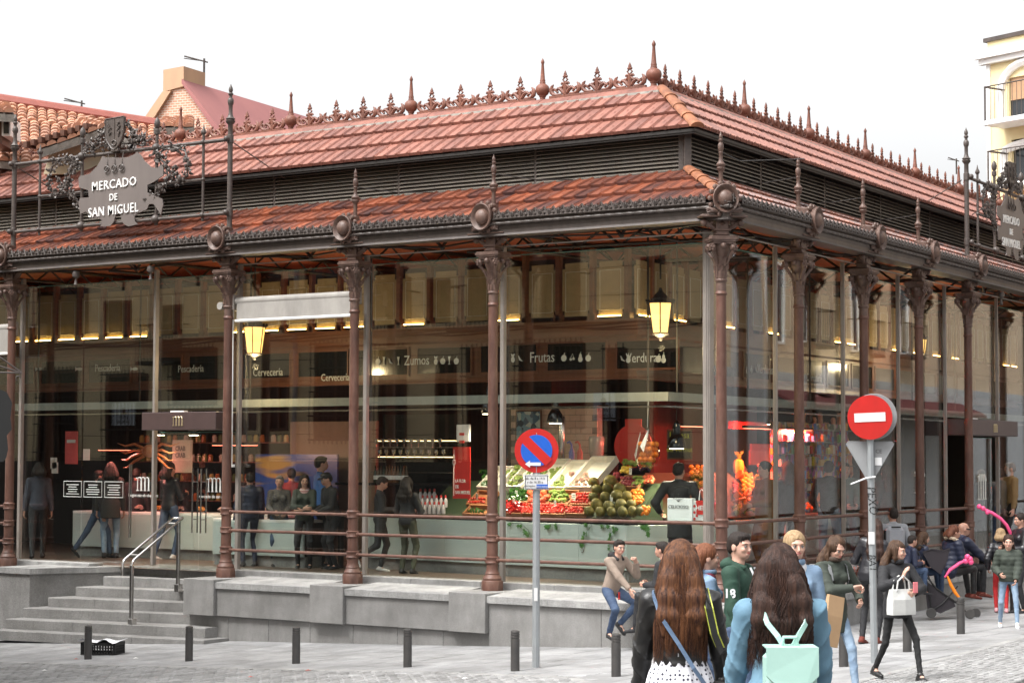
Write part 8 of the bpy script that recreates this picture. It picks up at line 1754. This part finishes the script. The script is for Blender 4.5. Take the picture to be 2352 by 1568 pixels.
p6 = person('young woman in an olive parka looking down at her wrist watch', 1928, 1236, 22.5, face=FC+.55, pose={'hr': (-.04, .30, 1.17), 'hl': (-.20, .22, 1.02), 'el': (-1, -.6, -.5), 'er': (.9, .1, -.9), 'hpitch': .42, 'hyaw': .0, 'hdr': (-1, .15, .05), 'cr': .9, 'fl': (-.10, .26, .09), 'fr': (.10, -.24, .12), 'lean': .05}, top=olive, hair=('wavy', HN, .33, .95), skin=SKIN2, female=True, leg=denimL, coat=.18, topw=1.15, legw=.85, shoe=whitec, collar=(cloth('corduroy', (.05, .03, .02)), .024), wrinkle=.011)
b = MB(); w_ = p6['hand'][1]; d_ = p6['hand'][1]-p6['elb'][1]; d_ /= np.linalg.norm(d_); b.tube([w_-d_*.02, w_], .031, 10); obj('watch', b, [mat('watch_steel', (.5, .42, .35), .3, metal=.6)], p6['e'])
g6 = empty('backpack', PM(p6, 0, -.19, 1.02).translation, rz=p6['e'].rotation_euler.z, label='grey backpack worn by the woman looking at her watch', cat='backpack'); g6.scale = p6['e'].scale; obj('body', MB().cbox(-.15, .15, -.09, .09, -.05, .38, .04), [mat('bag_grey', (.14, .145, .15), .7)], g6); 
for s_ in (-1, 1): strap(p6, [(s_*.11, -.13, 1.38), (s_*.115, -.02, 1.435), (s_*.12, .10, 1.38), (s_*.12, .14, 1.25), (s_*.15, .02, 1.08)], .020, name='backpack_strap', m=MATS['bag_grey'])
p7 = person('woman striding in a black jacket, brown hair blown across, holding a pink phone', 2062, 1243, 24.3, face=FC+.35, pose={'hl': (-.08, .27, 1.05), 'hr': (.07, .25, 1.22), 'er': (1, -.3, -.5), 'el': (-1, -.4, -.3), 'fl': (-.10, .36, .085), 'fr': (.10, -.36, .10), 'hyaw': .75, 'hpitch': .05, 'hdr': (-.25, .25, 1), 'cr': .25, 'cl': .9, 'pel': (0, 0, .88)}, top=blackc, hair=('wavy', HN, .33, .95), skin=SKIN2, female=True, leg=cloth('leggings_black', (.012, .012, .013)), coat=.12, topw=1.2, legw=.72, shoe=leather, collar=(blackc, .026), wrinkle=.012)
b = MB(); b.cbox(-.035, .035, -.005, .005, -.065, .065, .004); held('phone', 'pink phone in the hand of the striding woman', 'phone', b, mat('phone_pink', (.75, .22, .24), .35), PM(p7, -.06, .33, 1.12, .1))
b = MB(); bag_mesh(b, .34, .30, .12, .92, .02); tb = held('tote_bag', 'cream shopping bag hanging from the arm of the striding woman', 'bag', b, mat('bag_cream', (.58, .58, .56), .4, col2=(.5, .5, .48), amt=.5, bump=.3), PM(p7, .10, .27, .80, .15)); b = MB()
for y in (-.04, .04): b.tube([(-.1, y, .28), (-.08, y, .40), (.0, y, .46), (.08, y, .40), (.1, y, .28)], .010, 6)
obj('bag_handle', b, [MATS['bag_cream']], tb)
b = MB(); b.lathe([(.03, 0), (.035, .01), (.035, .20), (.02, .22)], 12); held('flask', 'dark flask with copper band at the hip of the striding woman', 'flask', b, m_black, PM(p7, -.24, -.02, .86) @ RY(.25), True)
# --- seated man at the left of the crowd
p8 = person('young man in a beige overshirt sitting on the granite ledge, looking right', 1424, 1239, float((on_plane(1424, 1239, (0, 1, 0), -1.02)-CAM)@_fw), face=FC+.80, pose={'pel': (0, 0, .72), 'lean': .26, 'fr': (.16, .10, .075), 'ftr': (.5, .8, -.1), 'fl': (-.06, .12, .20), 'ftl': (.1, .8, -.7), 'hr': (.10, .46, .74), 'hdr': (-.1, .5, -1), 'hl': (-.16, .36, 1.14), 'hdl': (.5, .1, .7), 'cl': .8, 'el': (-.5, .5, -1), 'er': (.8, -.6, -.4), 'hyaw': -.35, 'cr': .15, 'kr': (.5, 1, .2), 'kl': (-.2, 1, .2)}, top=beigec, hair=('short', HB), skin=SKIN2, hood=blackc, leg=denim, coat=.06, topw=1.05, scale=1.0, shirt=None)
b = MB(); b.box(-.015, .015, 0, .01, -.06, .03); b.ball((.0, 0, -.07), .02, 6); held('keys', 'bunch of red keys at the belt of the seated man', 'keys', b, m_red, PM(p8, .05, .20, .66))
# --- right hand group
p9 = person('man with a cropped head in a pale grey jacket, seen from behind', foot=(2052, 1400, 1166), face=AW+.15, pose={'hl': (-.2, .2, 1.0), 'hr': (.22, .2, 1.0), 'hyaw': .2}, top=greyc, hair=('short', HB), leg=denim, topw=1.1)
g9 = empty('backpack', PM(p9, -.06, -.22, .98).translation, rz=p9['e'].rotation_euler.z, label='light grey rucksack with dark side on the back of the man in grey', cat='backpack'); g9.scale = p9['e'].scale; obj('body', MB().cbox(-.17, .17, -.12, .10, -.05, .42, .06), [mat('bag_light', (.33, .34, .37), .7)], g9); obj('side_panel', MB().cbox(-.185, -.165, -.10, .08, -.04, .36, .006), [m_black], g9); obj('grab_strap', MB().cbox(-.08, .08, -.13, -.11, .40, .425, .004), [m_black], g9)
p10 = person('woman with long dark hair leaning, black jacket, behind the no entry post', 2012, 1192, 30.5, face=RTN+1.0, pose={'lean': .12, 'side': .12, 'hr': (.15, .28, 1.1), 'hl': (-.15, .25, 1.05), 'hyaw': .3}, top=puffer, hair=('long', HD, .55, .8), female=True, leg=blackc, shoe=rustc, puff=False, legw=.9)
PG = dict(res=1.25, lod=1)
def seated(lbl, u, v, dep, face, **k):
    pz = dict(pel=(0, 0, .50), lean=.22, fl=(-.10, .50, .075), fr=(.11, .44, .075), hl=(-.10, .36, .66), hr=(.10, .38, .66), kl=(-.1, 1, .6), kr=(.1, 1, .6)); pz.update(k.pop('pose', {})); return person(lbl, u, v, dep, face=face, pose=pz, **{**PG, **k})
RO = math.atan2(-SA*0+0.10, 1)-math.pi/2          # looking out from the right face, roughly +x
p11 = seated('boy with glasses sitting behind the pushchair', 2097, 1229, 34.8, RTN+.35, top=navy, hair=('short', HB), leg=denim, scale=.80, pose={'lean': .35})
b = MB(); 
for s_ in (-1, 1): b.tube([p11['h'](s_*.033+.018*math.cos(t), .102, 1.587+.014*math.sin(t)) for t in [2*math.pi*i/10 for i in range(10)]], .002, 4, closed=True)
obj('glasses', b, [m_black], p11['e'])
p12 = seated('girl with straight brown hair sitting next to the boy, behind the pushchair', 2124, 1221, 35.4, RTN+.25, top=navy, hair=('long', HN, .36, .75), female=True, leg=denim, scale=.88, skin=SKIN2)
p13 = seated('woman in a navy parka with fur trimmed hood sitting on the ledge', 2192, 1206, 36.5, RTN+.45, top=navy, hair=('bob', hairm('hair_redbrown', (.07, .02, .012), (.16, .06, .03)), .20, .85), female=True, leg=leather, shoe=rustc, scale=1.02, puff=True, pose={'hyaw': -.25, 'hpitch': -.1})
K = SDF(.02); [K.ell(p13['t'](.13*math.cos(t), -.03+.11*math.sin(t), 1.44-.03*math.sin(t)), (.035, .035, .035)) for t in [2*math.pi*i/12 for i in range(12)]]; K.disp = lambda X, Y, Z: .006*np.sin(90*X)*np.sin(80*Y)*np.sin(95*Z); link('fur_trim', net_mesh('fur', [K.mesh(.012)], [mat('fur', (.42, .33, .24), .9, amt=.6)]), p13['e'])
p14 = seated('bald man in sunglasses and navy quilted jacket sitting on the ledge', 2215, 1199, 37.3, RTN+.35, top=navy, hair=('bald', HB), leg=blackc, shoe=rustc, scale=1.06, puff=True, pose={'hl': (.02, .30, .70), 'hr': (.13, .52, .60), 'hyaw': -.2})
b = MB(); b.tube([p14['h'](-.075, .0, 1.60), p14['h'](-.06, .085, 1.595), p14['h'](0, .104, 1.592), p14['h'](.06, .085, 1.595), p14['h'](.075, 0, 1.60)], [.004, .014, .008, .014, .004], 6); obj('sunglasses', b, [m_blackg], p14['e'])
p15 = person('small blonde child in a black puffer jacket and red trousers', foot=(2300, 1407, 1214), face=AW-.2, pose={'hr': (.22, .15, 1.52), 'er': (1, -.2, -.3), 'hl': (-.26, .05, .92), 'fl': (-.10, .12, .08), 'fr': (.10, -.10, .08)}, top=puffer, hair=('bob', HY, .20, .9), leg=redc, shoe=mat('shoe_pink', (.6, .3, .32), .6), child=1.22, puff=True, legw=.85, **PG)
def balloon(lbl, pts, m, r=.035): b = MB(); b.tube(pts, [r*.5]+[r]*(len(pts)-2)+[r*.6], 8); return obj('balloon', b, [m], None, smooth=True, label=lbl, cat='balloon')
pinkb = mat('balloon_pink', (.85, .09, .25), .25); orb = mat('balloon_orange', (.9, .25, .01), .25)
hp15 = on_person(p15, p15['hand'][1]); dB = float((np.array(hp15)-CAM)@_fw); q = [AD(2324, 1229, dB), AD(2312, 1205, dB), AD(2298, 1190, dB), AD(2280, 1178, dB), AD(2262, 1170, dB), AD(2250, 1163, dB)]; balloon('long pink modelling balloon held up by the blonde child', [hp15]+q, pinkb, .03)
b = MB(); [b.ball(AD(u_, v_, dB), .045, 8) for u_, v_ in ((2258, 1167), (2268, 1176), (2249, 1163))]; obj('balloon_knot', b, [pinkb], bpy.data.objects['balloon'])
p16 = person('dark haired girl in an olive padded jacket and pale jeans, looking at the camera', foot=(2318, 1440, 1228), face=FC-.2, pose={'hl': (-.12, .28, .9), 'hr': (.16, .22, 1.0), 'fl': (-.14, .28, .08), 'fr': (.16, -.12, .08), 'lean': .12, 'kl': (-.4, 1, 0)}, top=olive, hair=('long', HD, .30, .8), leg=denimL, shoe=whitec, female=True, child=1.18, legw=.85, skin=SKIN2, puff=True, topw=1.2, **PG)
p17 = person('woman with pulled back black hair at the right edge, dark padded jacket', 2342, 1178, 36.0, face=LFT+.3, pose={'hl': (-.12, .3, 1.1), 'hr': (.1, .3, 1.1)}, top=puffer, hair=('tail', HB), female=True, leg=blackc, **PG)
p18 = seated('person half hidden between the leather jacket and the seated man', 1519, 1243, 27.2, RTN+2.6, top=blackc, hair=('short', HB), leg=blackc, scale=.95)
# pushchair
P = on_ground(2200, 1420); e = empty('pushchair', (P[0], P[1], ground(P[0], P[1])), rz=RTN+math.pi/2-.15, label='black folding pushchair with a pink balloon, in front of the seated family', cat='pushchair'); D_ = float((P-CAM)@_fw)
def PC(u_, v_, dd=0.0): q = Vector(at_depth(u_, v_, D_+dd)); return e.matrix_basis.inverted() @ q if 0 else (Matrix.Translation(Vector((P[0], P[1], ground(P[0], P[1])))) @ RZ(e.rotation_euler.z)).inverted() @ q
def tb_(name, pts, r, m=m_black, n=8): b = MB(); b.tube(pts, r, n); return obj(name, b, [m], e, smooth=True)
for dd in (-.18, .22):
    tb_('frame_tube', [PC(2095, 1262, dd), PC(2110, 1300, dd), PC(2150, 1350, dd), PC(2190, 1378, dd), PC(2228, 1412, dd)], .013); tb_('frame_tube', [PC(2115, 1278, dd), PC(2130, 1340, dd), PC(2140, 1400, dd)], .013); tb_('frame_tube', [PC(2200, 1345, dd), PC(2165, 1385, dd), PC(2138, 1402, dd)], .012)
    tb_('handle', [PC(2112, 1275, dd), PC(2103, 1258, dd), PC(2112, 1250, dd), PC(2122, 1256, dd)], .018)
def quad_cloth(name, pts, m, th=.02):
    b = MB(); P4 = [Vector(q) for q in pts]; n = len(P4)//2; vs = []
    # two edge polylines (near and far) of equal length
    A_e, B_e = P4[:n], P4[n:]
    for k in range(n): vs += [A_e[k], A_e[k].lerp(B_e[k], .5)+Vector((0, 0, -.015)), B_e[k]]
    up = Vector((0, 0, th)); b.add([tuple(v) for v in vs]+[tuple(v+up) for v in vs], [(i*3+j, i*3+j+1, (i+1)*3+j+1, (i+1)*3+j) for i in range(n-1) for j in range(2)]+[(3*n+i*3+j, 3*n+(i+1)*3+j, 3*n+(i+1)*3+j+1, 3*n+i*3+j+1) for i in range(n-1) for j in range(2)]+[(i*3, (i+1)*3, 3*n+(i+1)*3, 3*n+i*3) for i in range(n-1)]+[(i*3+2, 3*n+i*3+2, 3*n+(i+1)*3+2, (i+1)*3+2) for i in range(n-1)])
    return obj(name, b, [m], e, smooth=True)
pcm = mat('pushchair_cloth', (.03, .025, .03), .8, bump=.2)
cv = [(2120, 1268), (2140, 1262), (2165, 1266), (2182, 1260), (2176, 1285), (2160, 1318)]; quad_cloth('canopy', [PC(u_, v_, -.2) for u_, v_ in cv]+[PC(u_, v_, .24) for u_, v_ in cv], pcm); 
b = MB(); pl = [(2118, 1266), (2180, 1262), (2172, 1300), (2160, 1318), (2138, 1302)]; v_a = [PC(u_, v_, -.19) for u_, v_ in pl]; v_b = [PC(u_, v_, -.17) for u_, v_ in pl]; b.add([tuple(v) for v in v_a+v_b], [tuple(range(5)), tuple(range(5, 10))[::-1]]+[(i, (i+1) % 5, 5+(i+1) % 5, 5+i) for i in range(5)]); obj('canopy_side', b, [pcm], e)
quad_cloth('seat', [PC(2118, 1290, -.16), PC(2140, 1340, -.16), PC(2168, 1372, -.16), PC(2200, 1385, -.16)]+[PC(2118, 1290, .2), PC(2140, 1340, .2), PC(2168, 1372, .2), PC(2200, 1385, .2)], pcm, .03)
b = MB(); pl = [(2122, 1330), (2190, 1378), (2195, 1392), (2160, 1408), (2130, 1396)]; v_a = [PC(u_, v_, -.17) for u_, v_ in pl]; v_b = [PC(u_, v_, .2) for u_, v_ in pl]; b.add([tuple(v) for v in v_a+v_b], [tuple(range(5)), tuple(range(5, 10))[::-1]]+[(i, (i+1) % 5, 5+(i+1) % 5, 5+i) for i in range(5)]); obj('basket', b, [pcm], e)
for (u_, v_, dd) in ((2139, 1407, -.20), (2139, 1405, .24), (2228, 1409, -.20), (2241, 1407, .2)):
    c = PC(u_, v_, dd); b = MB(); b.lathe([(.03, -.015), (.075, -.018), (.085, -.01), (.085, .01), (.075, .018), (.03, .015)], 18, M=T(c) @ RX(math.pi/2) @ RY(0)); obj('wheel', b, [m_bol], e, smooth=True)
balloon('pink balloon twisted onto the pushchair canopy', [AD(2170, 1325, D_-.3), AD(2182, 1308, D_-.3), AD(2205, 1292, D_-.3), AD(2222, 1285, D_-.3)], pinkb, .028); b = MB(); [b.ball(AD(u_, v_, D_-.3), .05, 8) for u_, v_ in ((2218, 1288), (2228, 1283), (2222, 1278), (2230, 1290))]; obj('balloon_knot', b, [pinkb], bpy.data.objects['balloon.001'])
balloon('orange balloon hanging down the front of the pushchair', [AD(2176, 1322, D_-.32), AD(2184, 1342, D_-.32), AD(2194, 1360, D_-.32), AD(2208, 1378, D_-.32)], orb, .030)
# --- people inside the hall, seen through the glass
IN = dict(res=1.5, lod=1, floor=.04)
person('man in a black coat seen from behind between melons and corner mullion', foot=(1560, 1340, 1062), face=math.radians(20), pose={'hl': (-.30, .12, 1.0), 'hr': (.32, .1, .92), 'hyaw': -.25}, top=cloth('coat_charcoal', (.02, .021, .024)), hair=('short', HB), leg=navy, coat=.22, topw=1.2, **IN)
def paper_carrier(lbl, x0, x1, y0, y1, d, m, zf=zA):
    a, z0 = LP(*zf(x0, y1), d); c, z1 = LP(*zf(x1, y0), d); b = MB(); b.cbox(a, c, d-.05, d+.05, z0, z1, .006); o = obj('carrier_bag', b, [m], None, label=lbl, cat='bag'); b = MB(); b.tube([(a+.08, d, z1), (a+.10, d, z1+.16), ((a+c)/2, d, z1+.19), (c-.10, d, z1+.16), (c-.08, d, z1)], .008, 5); obj('handle', b, [m_black if m is m_white else m_white], o); return o, a, c, z0, z1
o, a, c, z0, z1 = paper_carrier('white paper carrier bag printed CELICIOSO resting on the glass shelf', 1935, 2145, 925, 1110, .76, m_white); obj('lettering', text_mb('CELICIOSO', .075, .003), [m_bol], o, T(((a+c)/2-.02, .70, z0+.22))); b = MB()
for k in range(-2, 3): t = k*.5; b.tube([((a+c)/2-.02, .70, z0+.30), ((a+c)/2-.02+.05*math.sin(t)+.02*math.sin(t), .70, z0+.34+.02*math.cos(t)), ((a+c)/2-.02+.11*math.sin(t), .70, z0+.30+.10*math.cos(t))], .003, 4)
b.ball(((a+c)/2-.02, .70, z0+.42), .012, 6); obj('emblem', b, [m_bol], o)
o, a, c, z0, z1 = paper_carrier('white bag with red dots and a red HEMA square beside the white carrier', 2150, 2270, 950, 1110, .78, mat('bag_white', (.6, .58, .56), .5)); obj('red_square', MB().box(a+.07, c-.02, .72, .728, z0+.1, z0+.32), [m_red], o); obj('lettering', text_mb('HEM', .10, .003, bold=.002), [m_white], o, T((a+.16, .715, z0+.2)))
for k in range(8): b = MB(); disc(b, .022, 0, .003, T((a+.03+.045*(k % 2)+(.2 if k > 5 else 0), .727, z0+.03+.05*k)), 10); obj('dot', b, [m_red], o)
person('woman in olive trousers and black jacket seen from behind at the bar', foot=(935, 1317, 1096), face=math.radians(8), pose={'hl': (-.15, .28, 1.1), 'hr': (.15, .28, 1.1)}, top=blackc, hair=('wavy', HB, .42, 1.0), female=True, leg=cloth('trousers_olive', (.05, .055, .035)), **IN)
pj = person('man in black looking at his phone, one foot kicked back', foot=(872, 1312, 1096), face=math.radians(-55), pose={'hl': (-.1, .28, 1.12), 'hr': (.1, .28, 1.12), 'hpitch': .4, 'fr': (.12, -.40, .25), 'ftr': (0, .5, -1)}, top=blackc, hair=('short', HB), leg=blackc, shoe=whitec, **IN)
b = MB(); b.cbox(-.035, .035, -.004, .004, -.06, .06, .003); held('phone', 'white phone held by the man in black behind the glass', 'phone', b, m_white, PM(pj, .03, .42, 1.16))
person('grey haired woman with glasses in a dark floral top at the bar table', foot=(640, 1300, 1092), face=FC+.2, pose={'hl': (-.1, .25, 1.0), 'hr': (.12, .28, 1.02), 'hyaw': -.3}, top=cloth('top_floral', (.02, .025, .05), (.25, .22, .15), scale=45, amt=.6), hair=('short', HG), skin=SKIN2, female=True, leg=denim, **IN)
person('dark haired woman in an olive jacket over a striped shirt at the bar table', foot=(698, 1304, 1090), face=FC+.0, pose={'hl': (.02, .28, 1.06), 'hr': (-.02, .26, 1.10), 'el': (-1, -.3, -.5), 'er': (1, -.3, -.5), 'hyaw': .15}, top=olive, shirt=mat('striped_shirt', (.6, .55, .55), .8, col2=(.3, .03, .03), scale=.6, amt=1, stretch=(0, 0, 60)), hair=('long', HB, .38, .8), skin=SKIN2, female=True, leg=blackc, **IN)
pc = person('man in a dark cap and black jacket leaning over the bar table', foot=(765, 1306, 1086), face=LFT+.5, pose={'lean': .2, 'hl': (-.1, .35, 1.0), 'hr': (.1, .32, 1.0), 'hpitch': .2}, top=blackc, hair=('short', HB), leg=blackc, topw=1.2, **IN)
K = SDF(.01); K.ell(pc['h'](0, -.01, 1.645), (.09, .105, .062)); K.cone(pc['h'](-.03, .09, 1.63), pc['h'](.03, .13, 1.625), .02, .02); link('cap', net_mesh('cap', [K.mesh(.01)], [m_black]), pc['e'])
person('man in a blue shirt seen in profile before the blue panel', foot=(735, 1300, 1048), face=RTN+.3, pose={}, top=cloth('shirt_blue', (.05, .15, .4)), hair=('short', HB), skin=SKIN2, leg=blackc, **{**IN, 'lod': 1})
person('person in a red jumper behind the bar table', foot=(668, 1290, 1075), face=AW, pose={}, top=cloth('jumper_red', (.16, .02, .03)), hair=('short', HB), leg=navy, **IN)
person('person in a dark blue padded jacket beside the second mullion', foot=(572, 1300, 1085), face=AW+.4, pose={}, top=navy, hair=('short', HB), leg=navy, puff=True, **IN)
person('woman in a black padded jacket and jeans inside the glass doors', foot=(388, 1284, 1062), face=RTN+.9, pose={'hr': (.1, .3, 1.15), 'hl': (-.1, .25, 1.1), 'fl': (-.12, -.25, .08)}, top=puffer, hair=('long', HD, .28, .9), female=True, leg=denim, shoe=whitec, **IN)
person('person with curly reddish hair leaning at the crab stall', foot=(432, 1272, 1078), face=AW+.7, pose={'lean': .15, 'fl': (-.12, -.35, .1), 'hr': (.15, .3, 1.0)}, top=blackc, hair=('wavy', HR, .20, 1.0), leg=navy, **IN)
person('stallholder in black behind the crab counter, face to the glass', foot=(462, 1262, 1040), face=FC+.1, pose={'hl': (-.12, .3, 1.05), 'hr': (.12, .3, 1.05), 'hpitch': .3}, top=blackc, hair=('short', HB), skin=SKIN2, leg=blackc, **IN)
person('woman in a grey jacket and black trousers with a shoulder bag, far left', foot=(86, 1282, 1062), face=AW+.3, pose={'fl': (-.12, -.3, .08), 'fr': (.1, .15, .08)}, top=cloth('jacket_slate', (.05, .055, .08)), hair=('bob', HB, .22, .9), female=True, leg=blackc, **IN)
person('man in a dark jacket and blue jeans walking behind the left glass', foot=(224, 1280, 1080), face=RTN+.35, pose={'fl': (-.1, -.45, .14), 'ftl': (0, .7, -.8), 'fr': (.1, .22, .08)}, top=blackc, hair=('short', HB), leg=denim, **IN)
person('woman in a long dark jacket and pale jeans behind the left glass', foot=(252, 1281, 1062), face=AW+.2, pose={'fl': (-.1, .0, .08)}, top=cloth('jacket_brownblack', (.03, .028, .026)), hair=('long', HB, .3, 1.0), female=True, leg=denimL, coat=.15, topw=1.15, **IN)
person('person in dark clothes behind the door handles', foot=(312, 1278, 1075), face=AW-.2, pose={}, top=blackc, hair=('short', HB), leg=blackc, **IN)
def inr(lbl, u, vf, vh, face, **k): return person(lbl, foot=(u, vf, vh), face=face, **{**IN, **k})
inr('woman in a brown coat with a cream bag at the tropical fruit', 1757, 1318, 1060, LFT+.4, pose={'hl': (-.1, .28, 1.05), 'hr': (.1, .28, 1.0)}, top=brownc, hair=('tail', HB), skin=SKIN2, female=True, leg=brownc, coat=.5, topw=1.1)
inr('fruit seller with a beard behind the tropical fruit', 1706, 1290, 1062, FC, pose={}, top=blackc, hair=('short', HB), leg=blackc)
inr('person in a black coat carrying a black bag beside the second mullion', 1810, 1308, 1060, AW+.3, pose={}, top=blackc, hair=('long', HN, .35, .9), leg=blackc, coat=.1)
inr('man in a black sweater and light jeans seen from behind', 1905, 1308, 1058, AW-.3, pose={'hl': (-.22, .2, .95)}, top=blackc, hair=('short', HB), leg=denimL)
inr('person in a grey green coat with a pale blue scarf', 1942, 1300, 1062, FC+.2, pose={'hl': (-.1, .28, 1.0), 'hr': (.1, .28, 1.0)}, top=cloth('coat_greygreen', (.10, .13, .11)), hair=('short', HB), skin=SKIN2, leg=navy)
inr('woman with long brown hair in dark clothes behind the no entry post', 2037, 1288, 1070, AW+.5, pose={}, top=blackc, hair=('long', HN, .45, .9), female=True, leg=blackc)
inr('man in a black coat in the right hand doorway', 2256, 1276, 1078, AW+.2, pose={}, top=blackc, hair=('short', HG), leg=blackc, coat=.15)
inr('grey haired man in a mustard jacket by the right hand doors', 2322, 1272, 1062, LFT+.2, pose={}, top=tanc, hair=('short', HG), leg=blackc, skin=SKIN2)
inr('person in a grey patterned top and jeans by the right hand doors', 2300, 1272, 1075, AW, pose={}, top=cloth('top_greypattern', (.16, .16, .18), (.08, .08, .09), scale=50, amt=1), hair=('short', HB), leg=denim)
